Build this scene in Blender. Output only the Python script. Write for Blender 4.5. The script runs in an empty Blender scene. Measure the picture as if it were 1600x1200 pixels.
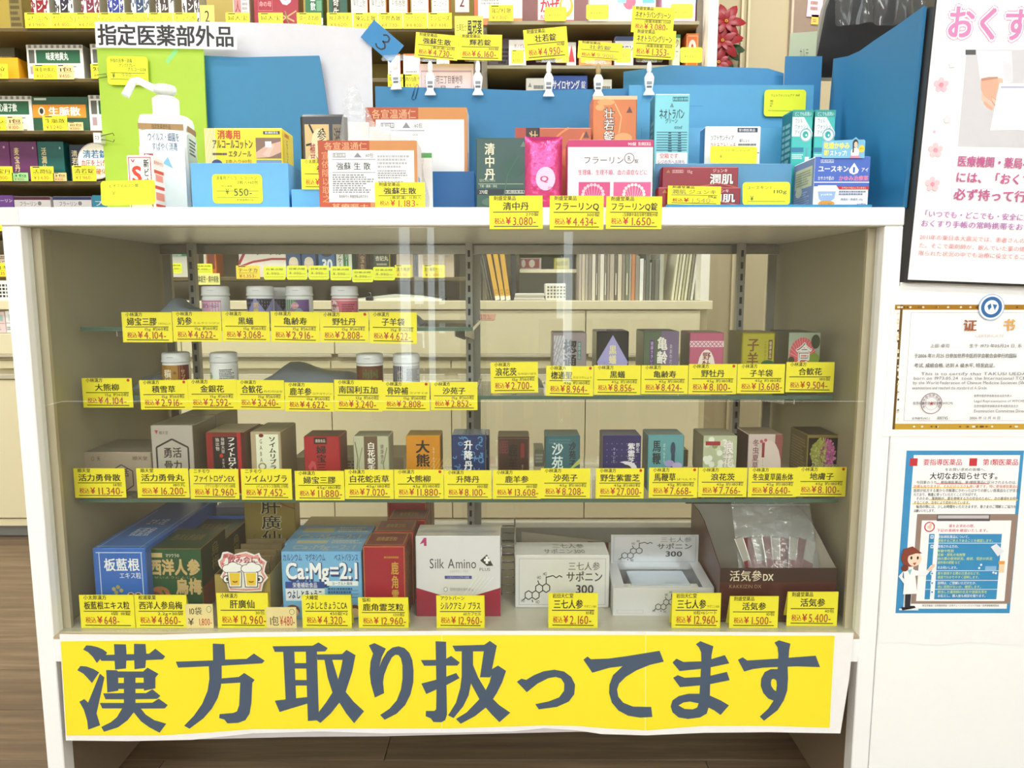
import bpy, math, random
from math import sin, cos, pi, radians as R
from mathutils import Vector, Matrix
from mathutils.geometry import tessellate_polygon

scene = bpy.context.scene
COL = scene.collection
random.seed(7)

# ------------------------------------------------------------------ camera
CAMZ, CAMY, TILT, FPX = 0.785, -1.0043, R(7.25), 1155.0
cam_data = bpy.data.cameras.new('camera')
cam_data.sensor_width = 36.0
cam_data.lens = FPX / 1600 * 36.0
cam_data.clip_start = 0.02
cam = bpy.data.objects.new('camera', cam_data)
COL.objects.link(cam)
cam.location = (0, CAMY, CAMZ)
cam.rotation_euler = (R(90) - TILT, 0, 0)
scene.camera = cam

# ------------------------------------------------------------------ view, world, lights
vs = scene.view_settings
vs.view_transform = 'Standard'
vs.look = 'None'
vs.gamma = 1
vs.use_curve_mapping = False
vs.exposure = -0.24
scene.cycles.transparent_max_bounces = 32
scene.cycles.max_bounces = 10
scene.cycles.sample_clamp_indirect = 6

world = bpy.data.worlds.new('daylight')
scene.world = world
world.use_nodes = True
bg = world.node_tree.nodes['Background']
bg.inputs[0].default_value = (0.90, 0.96, 1.0, 1)
bg.inputs[1].default_value = 5.6

def area_light(x, y, z, sx, sy, power, color=(0.97, 1.0, 0.99), rot=(0, 0, 0)):
    l = bpy.data.lights.new('ceiling_lamp_light', 'AREA')
    l.shape = 'RECTANGLE'; l.size = sx; l.size_y = sy
    l.energy = power; l.color = color
    o = bpy.data.objects.new('ceiling_lamp_light', l)
    COL.objects.link(o); o.location = (x, y, z); o.rotation_euler = rot
    return o
LAMPS = [(-1.3, -1.35, 15), (0.9, -1.35, 15), (-1.3, -2.7, 26), (0.9, -2.7, 26), (-1.3, 0.70, 45), (0.75, 0.70, 45)]
for x, y, p in LAMPS:
    area_light(x, y, 2.53, 1.2, 0.24, p)

# ------------------------------------------------------------------ geometry helpers
def at(px, py, Y):
    """the point of the depth plane y=Y (0 = front glass of the case) seen at a photo pixel"""
    t = (600 - py) / FPX
    d = Y - CAMY
    z = d * (t * cos(TILT) - sin(TILT)) / (cos(TILT) + t * sin(TILT))
    w = d * cos(TILT) - z * sin(TILT)
    return Vector(((px - 800) / FPX * w, Y, CAMZ + z))

def lin(c):
    c /= 255.0
    return c / 12.92 if c <= 0.04045 else ((c + 0.055) / 1.055) ** 2.4
MATS = {}
def mat(key):
    """'#rrggbb' with options: /r.. roughness percent, /m metal, /n noise colour variation percent, /b bump"""
    if key in MATS:
        return MATS[key]
    if not key.startswith('#'):
        raise KeyError(key)
    parts = key.split('/')
    h = parts[0]
    rough, metal, noise, bump, nscale = 0.42, 0.0, 0.04, 0.0, 60.0
    for p in parts[1:]:
        if p[0] == 'r': rough = int(p[1:]) / 100
        if p[0] == 'm': metal = int(p[1:]) / 100
        if p[0] == 'n': noise = int(p[1:]) / 100
        if p[0] == 'b': bump = int(p[1:]) / 100
        if p[0] == 's': nscale = float(p[1:])
    m = bpy.data.materials.new('paint_' + h[1:])
    m.use_nodes = True
    nt = m.node_tree
    b = nt.nodes['Principled BSDF']
    rgb = [lin(int(h[i:i + 2], 16)) for i in (1, 3, 5)]
    tc = nt.nodes.new('ShaderNodeTexCoord')
    nz = nt.nodes.new('ShaderNodeTexNoise')
    nz.inputs['Scale'].default_value = nscale
    nt.links.new(tc.outputs['Object'], nz.inputs['Vector'])
    mx = nt.nodes.new('ShaderNodeMix'); mx.data_type = 'RGBA'
    mx.inputs[6].default_value = [c * (1 - noise) for c in rgb] + [1]
    mx.inputs[7].default_value = [min(1, c * (1 + noise)) for c in rgb] + [1]
    nt.links.new(nz.outputs['Fac'], mx.inputs[0])
    nt.links.new(mx.outputs[2], b.inputs['Base Color'])
    b.inputs['Roughness'].default_value = rough
    b.inputs['Metallic'].default_value = metal
    if bump:
        bp = nt.nodes.new('ShaderNodeBump')
        bp.inputs['Strength'].default_value = bump
        bp.inputs['Distance'].default_value = 0.002
        nt.links.new(nz.outputs['Fac'], bp.inputs['Height'])
        nt.links.new(bp.outputs['Normal'], b.inputs['Normal'])
    MATS[key] = m
    return m

def glass_mat(name, tint, rough=0.0, gloss=1.0, haze=0.0, bump=0.0, bscale=20.0):
    m = bpy.data.materials.new(name); m.use_nodes = True
    nt = m.node_tree; nt.nodes.clear()
    out = nt.nodes.new('ShaderNodeOutputMaterial')
    tr = nt.nodes.new('ShaderNodeBsdfTransparent'); tr.inputs[0].default_value = (*tint, 1)
    gl = nt.nodes.new('ShaderNodeBsdfGlossy'); gl.inputs['Roughness'].default_value = rough
    gl.inputs[0].default_value = (gloss, gloss, gloss, 1)
    geo = nt.nodes.new('ShaderNodeNewGeometry')
    mr = nt.nodes.new('ShaderNodeMapRange')
    mr.inputs['To Min'].default_value = 1.45; mr.inputs['To Max'].default_value = 1 / 1.45
    fr = nt.nodes.new('ShaderNodeFresnel')
    mx = nt.nodes.new('ShaderNodeMixShader')
    nt.links.new(geo.outputs['Backfacing'], mr.inputs['Value'])
    nt.links.new(mr.outputs[0], fr.inputs['IOR'])
    nt.links.new(fr.outputs[0], mx.inputs[0])
    nt.links.new(gl.outputs[0], mx.inputs[2])
    if haze:
        df = nt.nodes.new('ShaderNodeBsdfDiffuse'); df.inputs[0].default_value = (.85, .87, .88, 1)
        m2 = nt.nodes.new('ShaderNodeMixShader'); m2.inputs[0].default_value = haze
        nt.links.new(tr.outputs[0], m2.inputs[1]); nt.links.new(df.outputs[0], m2.inputs[2])
        nt.links.new(m2.outputs[0], mx.inputs[1])
    else:
        nt.links.new(tr.outputs[0], mx.inputs[1])
    if bump:
        nz = nt.nodes.new('ShaderNodeTexNoise'); nz.inputs['Scale'].default_value = bscale
        tc = nt.nodes.new('ShaderNodeTexCoord'); nt.links.new(tc.outputs['Object'], nz.inputs['Vector'])
        bp = nt.nodes.new('ShaderNodeBump'); bp.inputs['Strength'].default_value = bump; bp.inputs['Distance'].default_value = 0.01
        nt.links.new(nz.outputs['Fac'], bp.inputs['Height'])
        for n in (gl, fr): nt.links.new(bp.outputs[0], n.inputs['Normal'])
    nt.links.new(mx.outputs[0], out.inputs[0])
    MATS[name] = m
glass_mat('pane_glass', (0.975, 0.985, 0.975))
glass_mat('shelf_glass', (0.955, 0.975, 0.965))
glass_mat('clear_plastic', (0.93, 0.95, 0.96), 0.08, 1.0, 0.10)
glass_mat('plastic_bag', (0.92, 0.93, 0.94), 0.12, 1.0, 0.16, 0.9, 28)
glass_mat('plastic_cover', (0.80, 0.80, 0.80), 0.08, 1.0, 0.06, 0.9, 9)

def emit_mat(name, col, s):
    m = bpy.data.materials.new(name); m.use_nodes = True
    nt = m.node_tree; b = nt.nodes['Principled BSDF']
    b.inputs['Base Color'].default_value = (*col, 1)
    b.inputs['Emission Color'].default_value = (*col, 1)
    b.inputs['Emission Strength'].default_value = s
    MATS[name] = m
emit_mat('lamp_tube', (1, 0.99, 0.96), 9)

def wood_mat():
    m = bpy.data.materials.new('wood_floor'); m.use_nodes = True
    nt = m.node_tree; b = nt.nodes['Principled BSDF']
    tc = nt.nodes.new('ShaderNodeTexCoord'); mp = nt.nodes.new('ShaderNodeMapping')
    oi = nt.nodes.new('ShaderNodeObjectInfo')
    ad = nt.nodes.new('ShaderNodeVectorMath'); ad.operation = 'ADD'
    sc_ = nt.nodes.new('ShaderNodeVectorMath'); sc_.operation = 'SCALE'
    cmb = nt.nodes.new('ShaderNodeCombineXYZ')
    nt.links.new(oi.outputs['Random'], cmb.inputs[0]); nt.links.new(oi.outputs['Random'], cmb.inputs[1])
    nt.links.new(cmb.outputs[0], sc_.inputs[0]); sc_.inputs['Scale'].default_value = 37
    nt.links.new(tc.outputs['Object'], ad.inputs[0]); nt.links.new(sc_.outputs[0], ad.inputs[1])
    nt.links.new(ad.outputs[0], mp.inputs[0]); mp.inputs['Scale'].default_value = (1.6, 26, 1)
    nz = nt.nodes.new('ShaderNodeTexNoise'); nz.inputs['Scale'].default_value = 2.2
    nz.inputs['Detail'].default_value = 9; nz.inputs['Roughness'].default_value = 0.62
    nt.links.new(mp.outputs[0], nz.inputs['Vector'])
    cr = nt.nodes.new('ShaderNodeValToRGB')
    cr.color_ramp.elements[0].position = 0.3; cr.color_ramp.elements[0].color = (lin(92), lin(75), lin(58), 1)
    cr.color_ramp.elements[1].position = 0.72; cr.color_ramp.elements[1].color = (lin(138), lin(116), lin(91), 1)
    e = cr.color_ramp.elements.new(0.5); e.color = (lin(113), lin(93), lin(71), 1)
    nt.links.new(nz.outputs['Fac'], cr.inputs[0])
    hs = nt.nodes.new('ShaderNodeHueSaturation')
    mr = nt.nodes.new('ShaderNodeMapRange'); mr.inputs['To Min'].default_value = 0.82; mr.inputs['To Max'].default_value = 1.12
    nt.links.new(oi.outputs['Random'], mr.inputs['Value']); nt.links.new(mr.outputs[0], hs.inputs['Value'])
    nt.links.new(cr.outputs[0], hs.inputs['Color']); nt.links.new(hs.outputs[0], b.inputs['Base Color'])
    b.inputs['Roughness'].default_value = 0.48
    MATS['wood_floor'] = m
wood_mat()

class MB:
    """collects geometry with a material key per face and builds ONE mesh object"""
    def __init__(s): s.v = []; s.f = []; s.k = []; s.sm = set()
    def face(s, pts, key):
        i = len(s.v); s.v += [tuple(p) for p in pts]
        s.f.append(tuple(range(i, i + len(pts)))); s.k.append(key)
    def box(s, x0, y0, z0, x1, y1, z1, key, c=0.0, keys=None, M=None):
        """box with chamfered edges; keys may override a side: 'front','back','left','right','top','bottom'"""
        keys = keys or {}
        X = (x0, x1); Y = (y0, y1); Z = (z0, z1)
        if c <= 0:
            P = lambda i, j, k: (X[i], Y[j], Z[k])
            q = {'front': [(0,0,0),(1,0,0),(1,0,1),(0,0,1)], 'back': [(1,1,0),(0,1,0),(0,1,1),(1,1,1)],
                 'left': [(0,1,0),(0,0,0),(0,0,1),(0,1,1)], 'right': [(1,0,0),(1,1,0),(1,1,1),(1,0,1)],
                 'top': [(0,0,1),(1,0,1),(1,1,1),(0,1,1)], 'bottom': [(0,1,0),(1,1,0),(1,0,0),(0,0,0)]}
            for n, idx in q.items():
                pts = [P(*t) for t in idx]
                if M: pts = [M @ Vector(p) for p in pts]
                s.face(pts, keys.get(n, key))
            return
        base = len(s.v)
        sg = (1, -1)
        # 24 verts: for each corner, one per axis-face
        ids = {}
        for i in (0, 1):
            for j in (0, 1):
                for k in (0, 1):
                    for a in range(3):
                        p = [X[i] + sg[i] * c, Y[j] + sg[j] * c, Z[k] + sg[k] * c]
                        p[a] = (X[i], Y[j], Z[k])[a]
                        if M: p = M @ Vector(p)
                        ids[(i, j, k, a)] = len(s.v); s.v.append(tuple(p))
        def F(l, key_): s.f.append(tuple(ids[t] for t in l)); s.k.append(key_)
        F([(0,0,0,1),(1,0,0,1),(1,0,1,1),(0,0,1,1)], keys.get('front', key))
        F([(1,1,0,1),(0,1,0,1),(0,1,1,1),(1,1,1,1)], keys.get('back', key))
        F([(0,1,0,0),(0,0,0,0),(0,0,1,0),(0,1,1,0)], keys.get('left', key))
        F([(1,0,0,0),(1,1,0,0),(1,1,1,0),(1,0,1,0)], keys.get('right', key))
        F([(0,0,1,2),(1,0,1,2),(1,1,1,2),(0,1,1,2)], keys.get('top', key))
        F([(0,1,0,2),(1,1,0,2),(1,0,0,2),(0,0,0,2)], keys.get('bottom', key))
        for j in (0, 1):
            for k in (0, 1): F([(0,j,k,1),(1,j,k,1),(1,j,k,2),(0,j,k,2)], key)
        for i in (0, 1):
            for k in (0, 1): F([(i,0,k,0),(i,1,k,0),(i,1,k,2),(i,0,k,2)], key)
        for i in (0, 1):
            for j in (0, 1): F([(i,j,0,0),(i,j,1,0),(i,j,1,1),(i,j,0,1)], key)
        for i in (0, 1):
            for j in (0, 1):
                for k in (0, 1): F([(i,j,k,0),(i,j,k,1),(i,j,k,2)], key)
    def lathe(s, prof, key, n=24, cx=0, cy=0, keys=None):
        base = len(s.v)
        for r, z in prof:
            for a in range(n):
                t = 2 * pi * a / n
                s.v.append((cx + r * cos(t), cy + r * sin(t), z))
        for i in range(len(prof) - 1):
            for a in range(n):
                b = (a + 1) % n
                s.f.append((base + i*n + a, base + i*n + b, base + (i+1)*n + b, base + (i+1)*n + a))
                s.k.append((keys or {}).get(i, key)); s.sm.add(len(s.f) - 1)
        s.f.append(tuple(base + a for a in reversed(range(n)))); s.k.append(key)
        s.f.append(tuple(base + (len(prof) - 1) * n + a for a in range(n))); s.k.append((keys or {}).get('top', key))
    def tube(s, pts, r, key, n=8):
        pts = [Vector(p) for p in pts]; base = len(s.v)
        rs = r if isinstance(r, (list, tuple)) else [r] * len(pts)
        for i, p in enumerate(pts):
            d = (pts[min(i + 1, len(pts) - 1)] - pts[max(i - 1, 0)]).normalized()
            a = d.orthogonal().normalized()
            if abs(d.z) < 0.9: a = d.cross(Vector((0, 0, 1))).normalized()
            elif abs(d.x) < 0.9: a = d.cross(Vector((1, 0, 0))).normalized()
            b = d.cross(a)
            for k in range(n):
                t = 2 * pi * k / n
                s.v.append(tuple(p + (a * cos(t) + b * sin(t)) * rs[i]))
        for i in range(len(pts) - 1):
            for k in range(n):
                q = (k + 1) % n
                s.f.append((base+i*n+k, base+i*n+q, base+(i+1)*n+q, base+(i+1)*n+k)); s.k.append(key); s.sm.add(len(s.f)-1)
        s.f.append(tuple(base + k for k in reversed(range(n)))); s.k.append(key)
        s.f.append(tuple(base + (len(pts)-1)*n + k for k in range(n))); s.k.append(key)
    def prism(s, outline, y0, y1, key, fkey=None):
        """outline: list of (x, z); extruded from y0 (front) to y1"""
        tris = tessellate_polygon([[Vector((x, z, 0)) for x, z in outline]])
        n = len(outline); b = len(s.v)
        s.v += [(x, y0, z) for x, z in outline] + [(x, y1, z) for x, z in outline]
        for t in tris:
            s.f.append(tuple(b + i for i in t)); s.k.append(fkey or key)
            s.f.append(tuple(b + n + i for i in reversed(t))); s.k.append(key)
        for i in range(n):
            j = (i + 1) % n
            s.f.append((b + i, b + j, b + n + j, b + n + i)); s.k.append(key)
    def build(s, name, parent=None, loc=None, rot=None, me=None):
        if s.sm:   # weld coincident corners so smooth faces shade smoothly
            seen, ren, nv = {}, [], []
            for p in s.v:
                q = (round(p[0], 7), round(p[1], 7), round(p[2], 7))
                if q not in seen: seen[q] = len(nv); nv.append(p)
                ren.append(seen[q])
            nf = [tuple(dict.fromkeys(ren[i] for i in f)) for f in s.f]
            keep = [i for i, f in enumerate(nf) if len(f) > 2]
            s.v, s.k, sm = nv, [s.k[i] for i in keep], s.sm
            s.sm = {j for j, i in enumerate(keep) if i in sm}; s.f = [nf[i] for i in keep]
        me = bpy.data.meshes.new(name)
        me.from_pydata(s.v, [], s.f)
        ks = []
        for k in s.k:
            if k not in ks: ks.append(k)
        ix = {k: i for i, k in enumerate(ks)}
        for k in ks: me.materials.append(MATS[k] if k in MATS else mat(k))
        me.polygons.foreach_set('material_index', [ix[k] for k in s.k])
        if s.sm: me.polygons.foreach_set('use_smooth', [i in s.sm for i in range(len(s.f))])
        me.update()
        o = bpy.data.objects.new(name, me); COL.objects.link(o)
        if parent: o.parent = parent
        if loc is not None: o.location = loc
        if rot is not None: o.rotation_euler = rot
        return o

def props(o, label=None, cat=None, group=None, kind=None):
    if label: o['label'] = label
    if cat: o['category'] = cat
    if group: o['group'] = group
    if kind: o['kind'] = kind
    return o
def empty(name, loc, label=None, cat=None, group=None, kind=None, rz=0, rot=None):
    o = bpy.data.objects.new(name, None); COL.objects.link(o)
    o.empty_display_size = 0.02
    o.location = loc; o.rotation_euler = rot or (0, 0, rz)
    return props(o, label, cat, group, kind)

# ------------------------------------------------------------------ lettering
_fc = bpy.data.curves.new('glyph', 'FONT'); _fc.resolution_u = 3
_fo = bpy.data.objects.new('glyph', _fc)
GL = {}
def glyph(ch, bold):
    k = (ch, bold)
    if k not in GL:
        _fc.body = ch; _fc.offset = bold * 0.001
        m = bpy.data.meshes.new_from_object(_fo)
        vs_ = [(v.co.x, v.co.y) for v in m.vertices]
        GL[k] = (vs_, [tuple(p.vertices) for p in m.polygons],
                 1.0 if ord(ch) > 0x2e80 else ((max(v[0] for v in vs_) + 0.07) if vs_ else 0.3))
        bpy.data.meshes.remove(m)
    return GL[k]

class Art:
    """flat print laid on a surface: u, v in 0..1 over the face; each item a hair above the last"""
    def __init__(s, mb, frame, step=2.5e-5, base=1.0e-4, curved=0):
        s.mb, s.fr, s.e, s.st, s.cv = mb, frame, base, step, curved
    def _put(s, pts, tris, key):
        b = len(s.mb.v)
        s.mb.v += [tuple(s.fr(u, v, s.e)) for u, v in pts]
        for t in tris: s.mb.f.append(tuple(b + i for i in t)); s.mb.k.append(key)
    def rect(s, x0, y0, x1, y1, key):
        n = max(1, int(s.cv * abs(x1 - x0) + .99)) if s.cv else 1
        for i in range(n):
            a = x0 + (x1 - x0) * i / n; c = x0 + (x1 - x0) * (i + 1) / n
            s._put([(a, y0), (c, y0), (c, y1), (a, y1)], [(0, 1, 2, 3)], key)
        s.e += s.st
    def poly(s, pts, key, holes=()):
        if s.cv:   # on a curved face: thin horizontal bands that follow the curve
            y0, y1 = min(p[1] for p in pts), max(p[1] for p in pts); n = 14; st, s.st = s.st, 0
            for i in range(n):
                ym = y0 + (y1 - y0) * (i + .5) / n
                xs_ = sorted(a[0] + (b[0] - a[0]) * (ym - a[1]) / (b[1] - a[1]) for a, b in zip(pts, pts[1:] + pts[:1]) if (a[1] - ym) * (b[1] - ym) < 0)
                if len(xs_) >= 2: s.rect(xs_[0], y0 + (y1 - y0) * i / n, xs_[-1], y0 + (y1 - y0) * (i + 1) / n, key)
            s.st = st; s.e += st
            return
        loops = [pts] + list(holes)
        flat = [p for l in loops for p in l]
        tr = tessellate_polygon([[Vector((x, y, 0)) for x, y in l] for l in loops])
        s._put(flat, tr, key); s.e += s.st
    def circ(s, cx, cy, rx, ry, key, n=18):
        if s.cv: return s.poly([(cx + rx * cos(2*pi*(i+.5)/n), cy + ry * sin(2*pi*(i+.5)/n)) for i in range(n)], key)
        s._put([(cx + rx * cos(2*pi*i/n), cy + ry * sin(2*pi*i/n)) for i in range(n)], [tuple(range(n))], key)
        s.e += s.st
    def line(s, pts, wx, wy, key):
        """poly-line of quads; wx, wy half-widths in u and v"""
        for (ax, ay), (bx, by) in zip(pts, pts[1:]):
            dx, dy = (bx - ax) / wx, (by - ay) / wy
            L = math.hypot(dx, dy) or 1
            nx, ny = -dy / L * wx, dx / L * wy
            s._put([(ax - nx, ay - ny), (bx - nx, by - ny), (bx + nx, by + ny), (ax + nx, ay + ny)], [(0, 1, 2, 3)], key)
        s.e += s.st
    def frame(s, x0, y0, x1, y1, wx, wy, key):
        for r in ((x0, y0, x1, y0+wy), (x0, y1-wy, x1, y1), (x0, y0, x0+wx, y1), (x1-wx, y0, x1, y1)):
            s._put([(r[0], r[1]), (r[2], r[1]), (r[2], r[3]), (r[0], r[3])], [(0, 1, 2, 3)], key)
        s.e += s.st
    @staticmethod
    def copies(bold):
        """strokes are thickened by laying shifted copies of the glyph over each other"""
        b = bold * .001
        if b < .005: return [(0, 0)]
        if b < .016: return [(-b, 0), (b, 0)]
        if b < .04: return [(-b, -b*.5), (b, -b*.5), (b, b*.6), (-b, b*.6)]
        return [(b*cos(i*pi/4), b*sin(i*pi/4)) for i in range(8)]
    def text(s, x0, y0, x1, y1, txt, key, bold=0):
        gl = [glyph(c, 0) for c in txt]
        tot = sum(g[2] for g in gl); sx = (x1 - x0) / tot
        hi = 0.86 if any(ord(c) > 0x2e80 for c in txt) else 0.74
        lo = -0.08 if hi > 0.8 else -0.01
        sy = (y1 - y0) / (hi - lo); x = x0
        e0 = s.e
        for vs_, fs, adv in gl:
            s.e = e0
            for dx, dy in s.copies(bold):
                s._put([(x + (p[0] + dx) * sx, y0 + (p[1] + dy - lo) * sy) for p in vs_], fs, key)
                s.e += 5e-6
            x += adv * sx
        s.e += s.st
    def vtext(s, x0, y0, x1, y1, txt, key, bold=0):
        n = len(txt); h = (y1 - y0) / n
        for i, c in enumerate(txt):
            g = glyph(c, 0)
            t0 = y1 - (i + 1) * h
            e0 = s.e
            for dx, dy in s.copies(bold):
                if c == 'ー':
                    pts = [(x0 + (0.5 + dx + (p[1] - .38)) * (x1 - x0), t0 + h * (0.5 + dy - (p[0] - .5)) ) for p in g[0]]
                else:
                    pts = [(x0 + (p[0] + dx) * (x1 - x0), t0 + h * (0.04 + (p[1] + dy + .08) / .94 * .92)) for p in g[0]]
                s._put(pts, g[1], key); s.e += 5e-6
            s.e = e0
        s.e += s.st
    def fine(s, x0, y0, x1, y1, rows, key, seed=1, fill=.6):
        """unreadably small print: rows of short strokes"""
        rnd = random.Random(seed); h = (y1 - y0) / rows; w = h * 1.2
        for r in range(rows):
            x = x0; yb = y1 - (r + .8) * h; end = x1 - rnd.random() * .3 * (x1 - x0)
            while x < end:
                L = (x1 - x0) * (0.03 + 0.07 * rnd.random())
                s._put([(x, yb), (min(x + L, x1), yb), (min(x + L, x1), yb + h * fill), (x, yb + h * fill)], [(0, 1, 2, 3)], key)
                x += L + (x1 - x0) * .018
        s.e += s.st
    def do(s, ops):
        for o in ops:
            k = o[0]
            {'r': s.rect, 't': s.text, 'v': s.vtext, 'c': s.circ, 'p': s.poly, 'n': s.fine, 'l': s.line, 'f': s.frame}[k](*o[1:])

def front_frame(x0, z0, w, h, y=0.0):
    return lambda u, v, e: (x0 + u * w, y - e, z0 + v * h)
def top_frame(x0, y0, w, d, z):
    return lambda u, v, e: (x0 + u * w, y0 + v * d, z + e)
def right_frame(x, y0, z0, d, h):
    return lambda u, v, e: (x + e, y0 + u * d, z0 + v * h)
def left_frame(x, y1, z0, d, h):
    return lambda u, v, e: (x - e, y1 - u * d, z0 + v * h)

def struct(name, mb, parent=None, loc=None, rot=None):
    o = mb.build(name, parent, loc, rot)
    if not parent: o['kind'] = 'structure'
    return o

# ------------------------------------------------------------------ the room
WALL = '#e9e4d2/r70/n03/s4'
FLOORZ = 0.0
X0, X1, Y0, Y1, ZC = -3.2, 3.0, -4.2, 1.76, 2.6
floor = MB(); floor.box(X0, Y0, -0.05, X1, Y1, -0.004, '#8f7a62/r60/n06/s3'); floor = struct('floor', floor)
pm = MB(); pm.box(0.0006, 0.0006, -0.004, 0.9094, 0.1494, 0.0, 'wood_floor', 0.0008)
p0 = None
k = 0
for r in range(21):
    y = -0.9 + r * 0.15
    off = (r * 0.37) % 0.91
    for c in range(5):
        x = -2.35 + off * 1.0 - 0.455 + c * 0.91
        if p0 is None: p0 = pm.build('plank', floor, (x, y, 0)); continue
        q = p0.copy(); COL.objects.link(q); q.parent = floor; q.location = (x, y, 0)
w = MB(); w.box(X0, Y0, ZC, X1, Y1, ZC + .05, '#f1efe8/r80'); struct('ceiling', w)
w = MB(); w.box(X0, Y1, 0, X1, Y1 + .1, ZC, '#b3a584/r70/n03/s4'); struct('wall_back', w)
w = MB(); w.box(X0 - .1, Y0, 0, X0, Y1, ZC, WALL); struct('wall_left', w)
w = MB(); w.box(X1, Y0, 0, X1 + .1, Y1, ZC, WALL); struct('wall_right', w)
# shop front behind the camera: openings to daylight with posts between
w = MB()
def wallseg(x0, x1, z0, z1): w.box(x0, Y0 - .12, z0, x1, Y0, z1, '#cfcabd/r60')
wallseg(X0, X1, 1.9, 2.0) if False else None
wallseg(X0, X1, 2.5, ZC); wallseg(X0, X1, 1.28, 1.40)
for xx in (X0, -1.6, 0.0, 1.5, X1 - .1): wallseg(xx, xx + .1, 1.40, 2.5)  # high openings between these posts are added to light the case front evenly
OPEN = [(-0.80, -0.71), (-0.60, -0.54), (0.36, 0.43)]
xs = [X0] + [v for p in OPEN for v in p] + [X1]
for a, b in zip(xs[0::2], xs[1::2]): wallseg(a, b, 0, 1.28)
for a, b in OPEN: wallseg(a, b, 0, 0.12)
struct('wall_front', w)
for n, (a, b) in enumerate(OPEN):
    g = MB(); g.box(a, Y0 - .07, .12, b, Y0 - .062, 1.28, 'pane_glass'); struct('window_%d' % (n + 1), g)
# ceiling lamps
for x, y, p in LAMPS:
    e = empty('ceiling_lamp', (x, y, ZC), 'long white fluorescent ceiling lamp ' + ('above the aisle' if y > 0 else 'before the counter' if y > -2 else 'near the shop front') + (', left one' if x < 0 else ', right one'), 'lamp', 'fluorescent lamps on the ceiling behind the counter' if y > 0 else 'fluorescent lamps on the ceiling before the counter')
    m = MB(); m.box(-.64, -.15, -.04, .64, .15, -.001, '#f4f4f0/r40', .004); m.build('housing', e)
    m = MB()
    for s_ in (-.08, .08): m.tube([(-.59, s_, -.055), (.59, s_, -.055)], .013, 'lamp_tube', 10)
    m.build('tube', e)
# ------------------------------------------------------------------ the glass display case
XL, XR = at(40, 353, 0).x, at(1376, 353, 0).x        # inner faces of the front posts
ZT, ZB = at(708, 354, 0).z, at(708, 988, 0).z          # glass opening
TOPZ = at(708, 325.5, 0).z                               # counter top
PW, DEP = 0.0245, 0.435
DECK = ZB
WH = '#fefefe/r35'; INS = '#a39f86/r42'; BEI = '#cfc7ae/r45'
case = empty('display_case', ((XL + XR) / 2, 0, 0), 'white framed glass display case full of boxed remedies behind the yellow banner', 'display case')
cx0 = (XL + XR) / 2
def cs(mb, name, label=None):
    o = mb.build(name, case, (-cx0, 0, 0)); props(o, label); return o
for sx, n in ((XL - PW, 0), (XR, 1)):
    m = MB(); m.box(sx, -.012, 0, sx + PW, .012, ZT, WH, .0012); cs(m, 'post')
m = MB(); m.box(XL - PW, -.014, ZT, XR + PW, DEP + .015, TOPZ, WH, .0015)
m.box(XL - PW - .0005, -.0146, ZT + .001, XL - PW + .0255, -.0141, TOPZ - .001, '#ececea/r40')
cs(m, 'top_board')
RB = at(708, 1028, 0).z
m = MB(); m.box(XL, -.012, RB, XR, .012, ZB - .004, WH, .001)
m.box(XL, -.0125, ZB - .0039, XR, .010, ZB - .0005, '#b9a98c/r40'); cs(m, 'bottom_rail')
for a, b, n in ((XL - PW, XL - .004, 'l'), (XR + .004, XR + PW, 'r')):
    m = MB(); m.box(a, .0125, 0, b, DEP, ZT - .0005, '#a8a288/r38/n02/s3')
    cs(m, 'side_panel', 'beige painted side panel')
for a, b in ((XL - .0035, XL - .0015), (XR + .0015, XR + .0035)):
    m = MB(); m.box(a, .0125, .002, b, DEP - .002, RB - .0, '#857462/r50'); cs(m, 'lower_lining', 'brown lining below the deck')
# wooden trim strips inside the opening
for a, b in ((XL - .0035, XL + .010), (XR - .010, XR + .0035)):
    m = MB(); m.box(a, .0135, ZB, b, .020, ZT - .001, '#c3b79c/r45'); cs(m, 'glass_bead')
m = MB(); m.box(XL - .003, .0005, DECK - .018, XR + .003, DEP, DECK, '#c2bdaa/r28/n03/s6', .0005); cs(m, 'deck')
m = MB(); m.box(XL + .001, .0, ZB + .001, XR - .001, .005, ZT - .001, 'pane_glass'); cs(m, 'front_pane')
# rear frame: rails, sliding glass doors
bz1 = at(700, 396, DEP).z; bz0 = at(700, 806, DEP).z
m = MB(); m.box(XL, DEP - .055, bz1 + .002, XR, DEP - .012, ZT - .001, '#a09e90/r30/m10', .001)
m.box(XL, DEP - .058, bz1 - .004, XR, DEP - .056, bz1 + .012, '#a5a49c/r22/m80'); cs(m, 'rear_top_rail')
m = MB(); m.box(XL, DEP - .055, DECK + .0005, XR, DEP - .012, DECK + .03, '#a4a296/r30/m15', .001); cs(m, 'rear_bottom_rail')
for a, b, yy in ((XL + .012, cx0 + .03, DEP - .045), (cx0 - .02, XR - .012, DEP - .030)):
    m = MB(); m.box(a, yy, DECK + .03, b, yy + .005, bz1 + .01, 'pane_glass'); cs(m, 'sliding_door')
for a in (XL + .0005, cx0 + .004, XR - .016):
    m = MB(); m.box(a, DEP - .052, DECK + .031, a + .015, DEP - .0465, bz1 - .0045, '#a8a79c/r30/m15'); cs(m, 'door_stile')
# slotted uprights
UPY = DEP - .088
for px in (300, 733, 1158):
    x = at(px, 450, UPY).x
    m = MB(); m.box(x - .0065, UPY, DECK + .0005, x + .0065, UPY + .014, bz1 + .03, '#b4b3aa/r30/m20', .0006)
    z = DECK + .02
    while z < bz1:
        m.box(x - .0022, UPY - .0008, z, x + .0022, UPY + .0002, z + .012, '#17161a/r60'); z += .021
    cs(m, 'slotted_upright')
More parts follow.
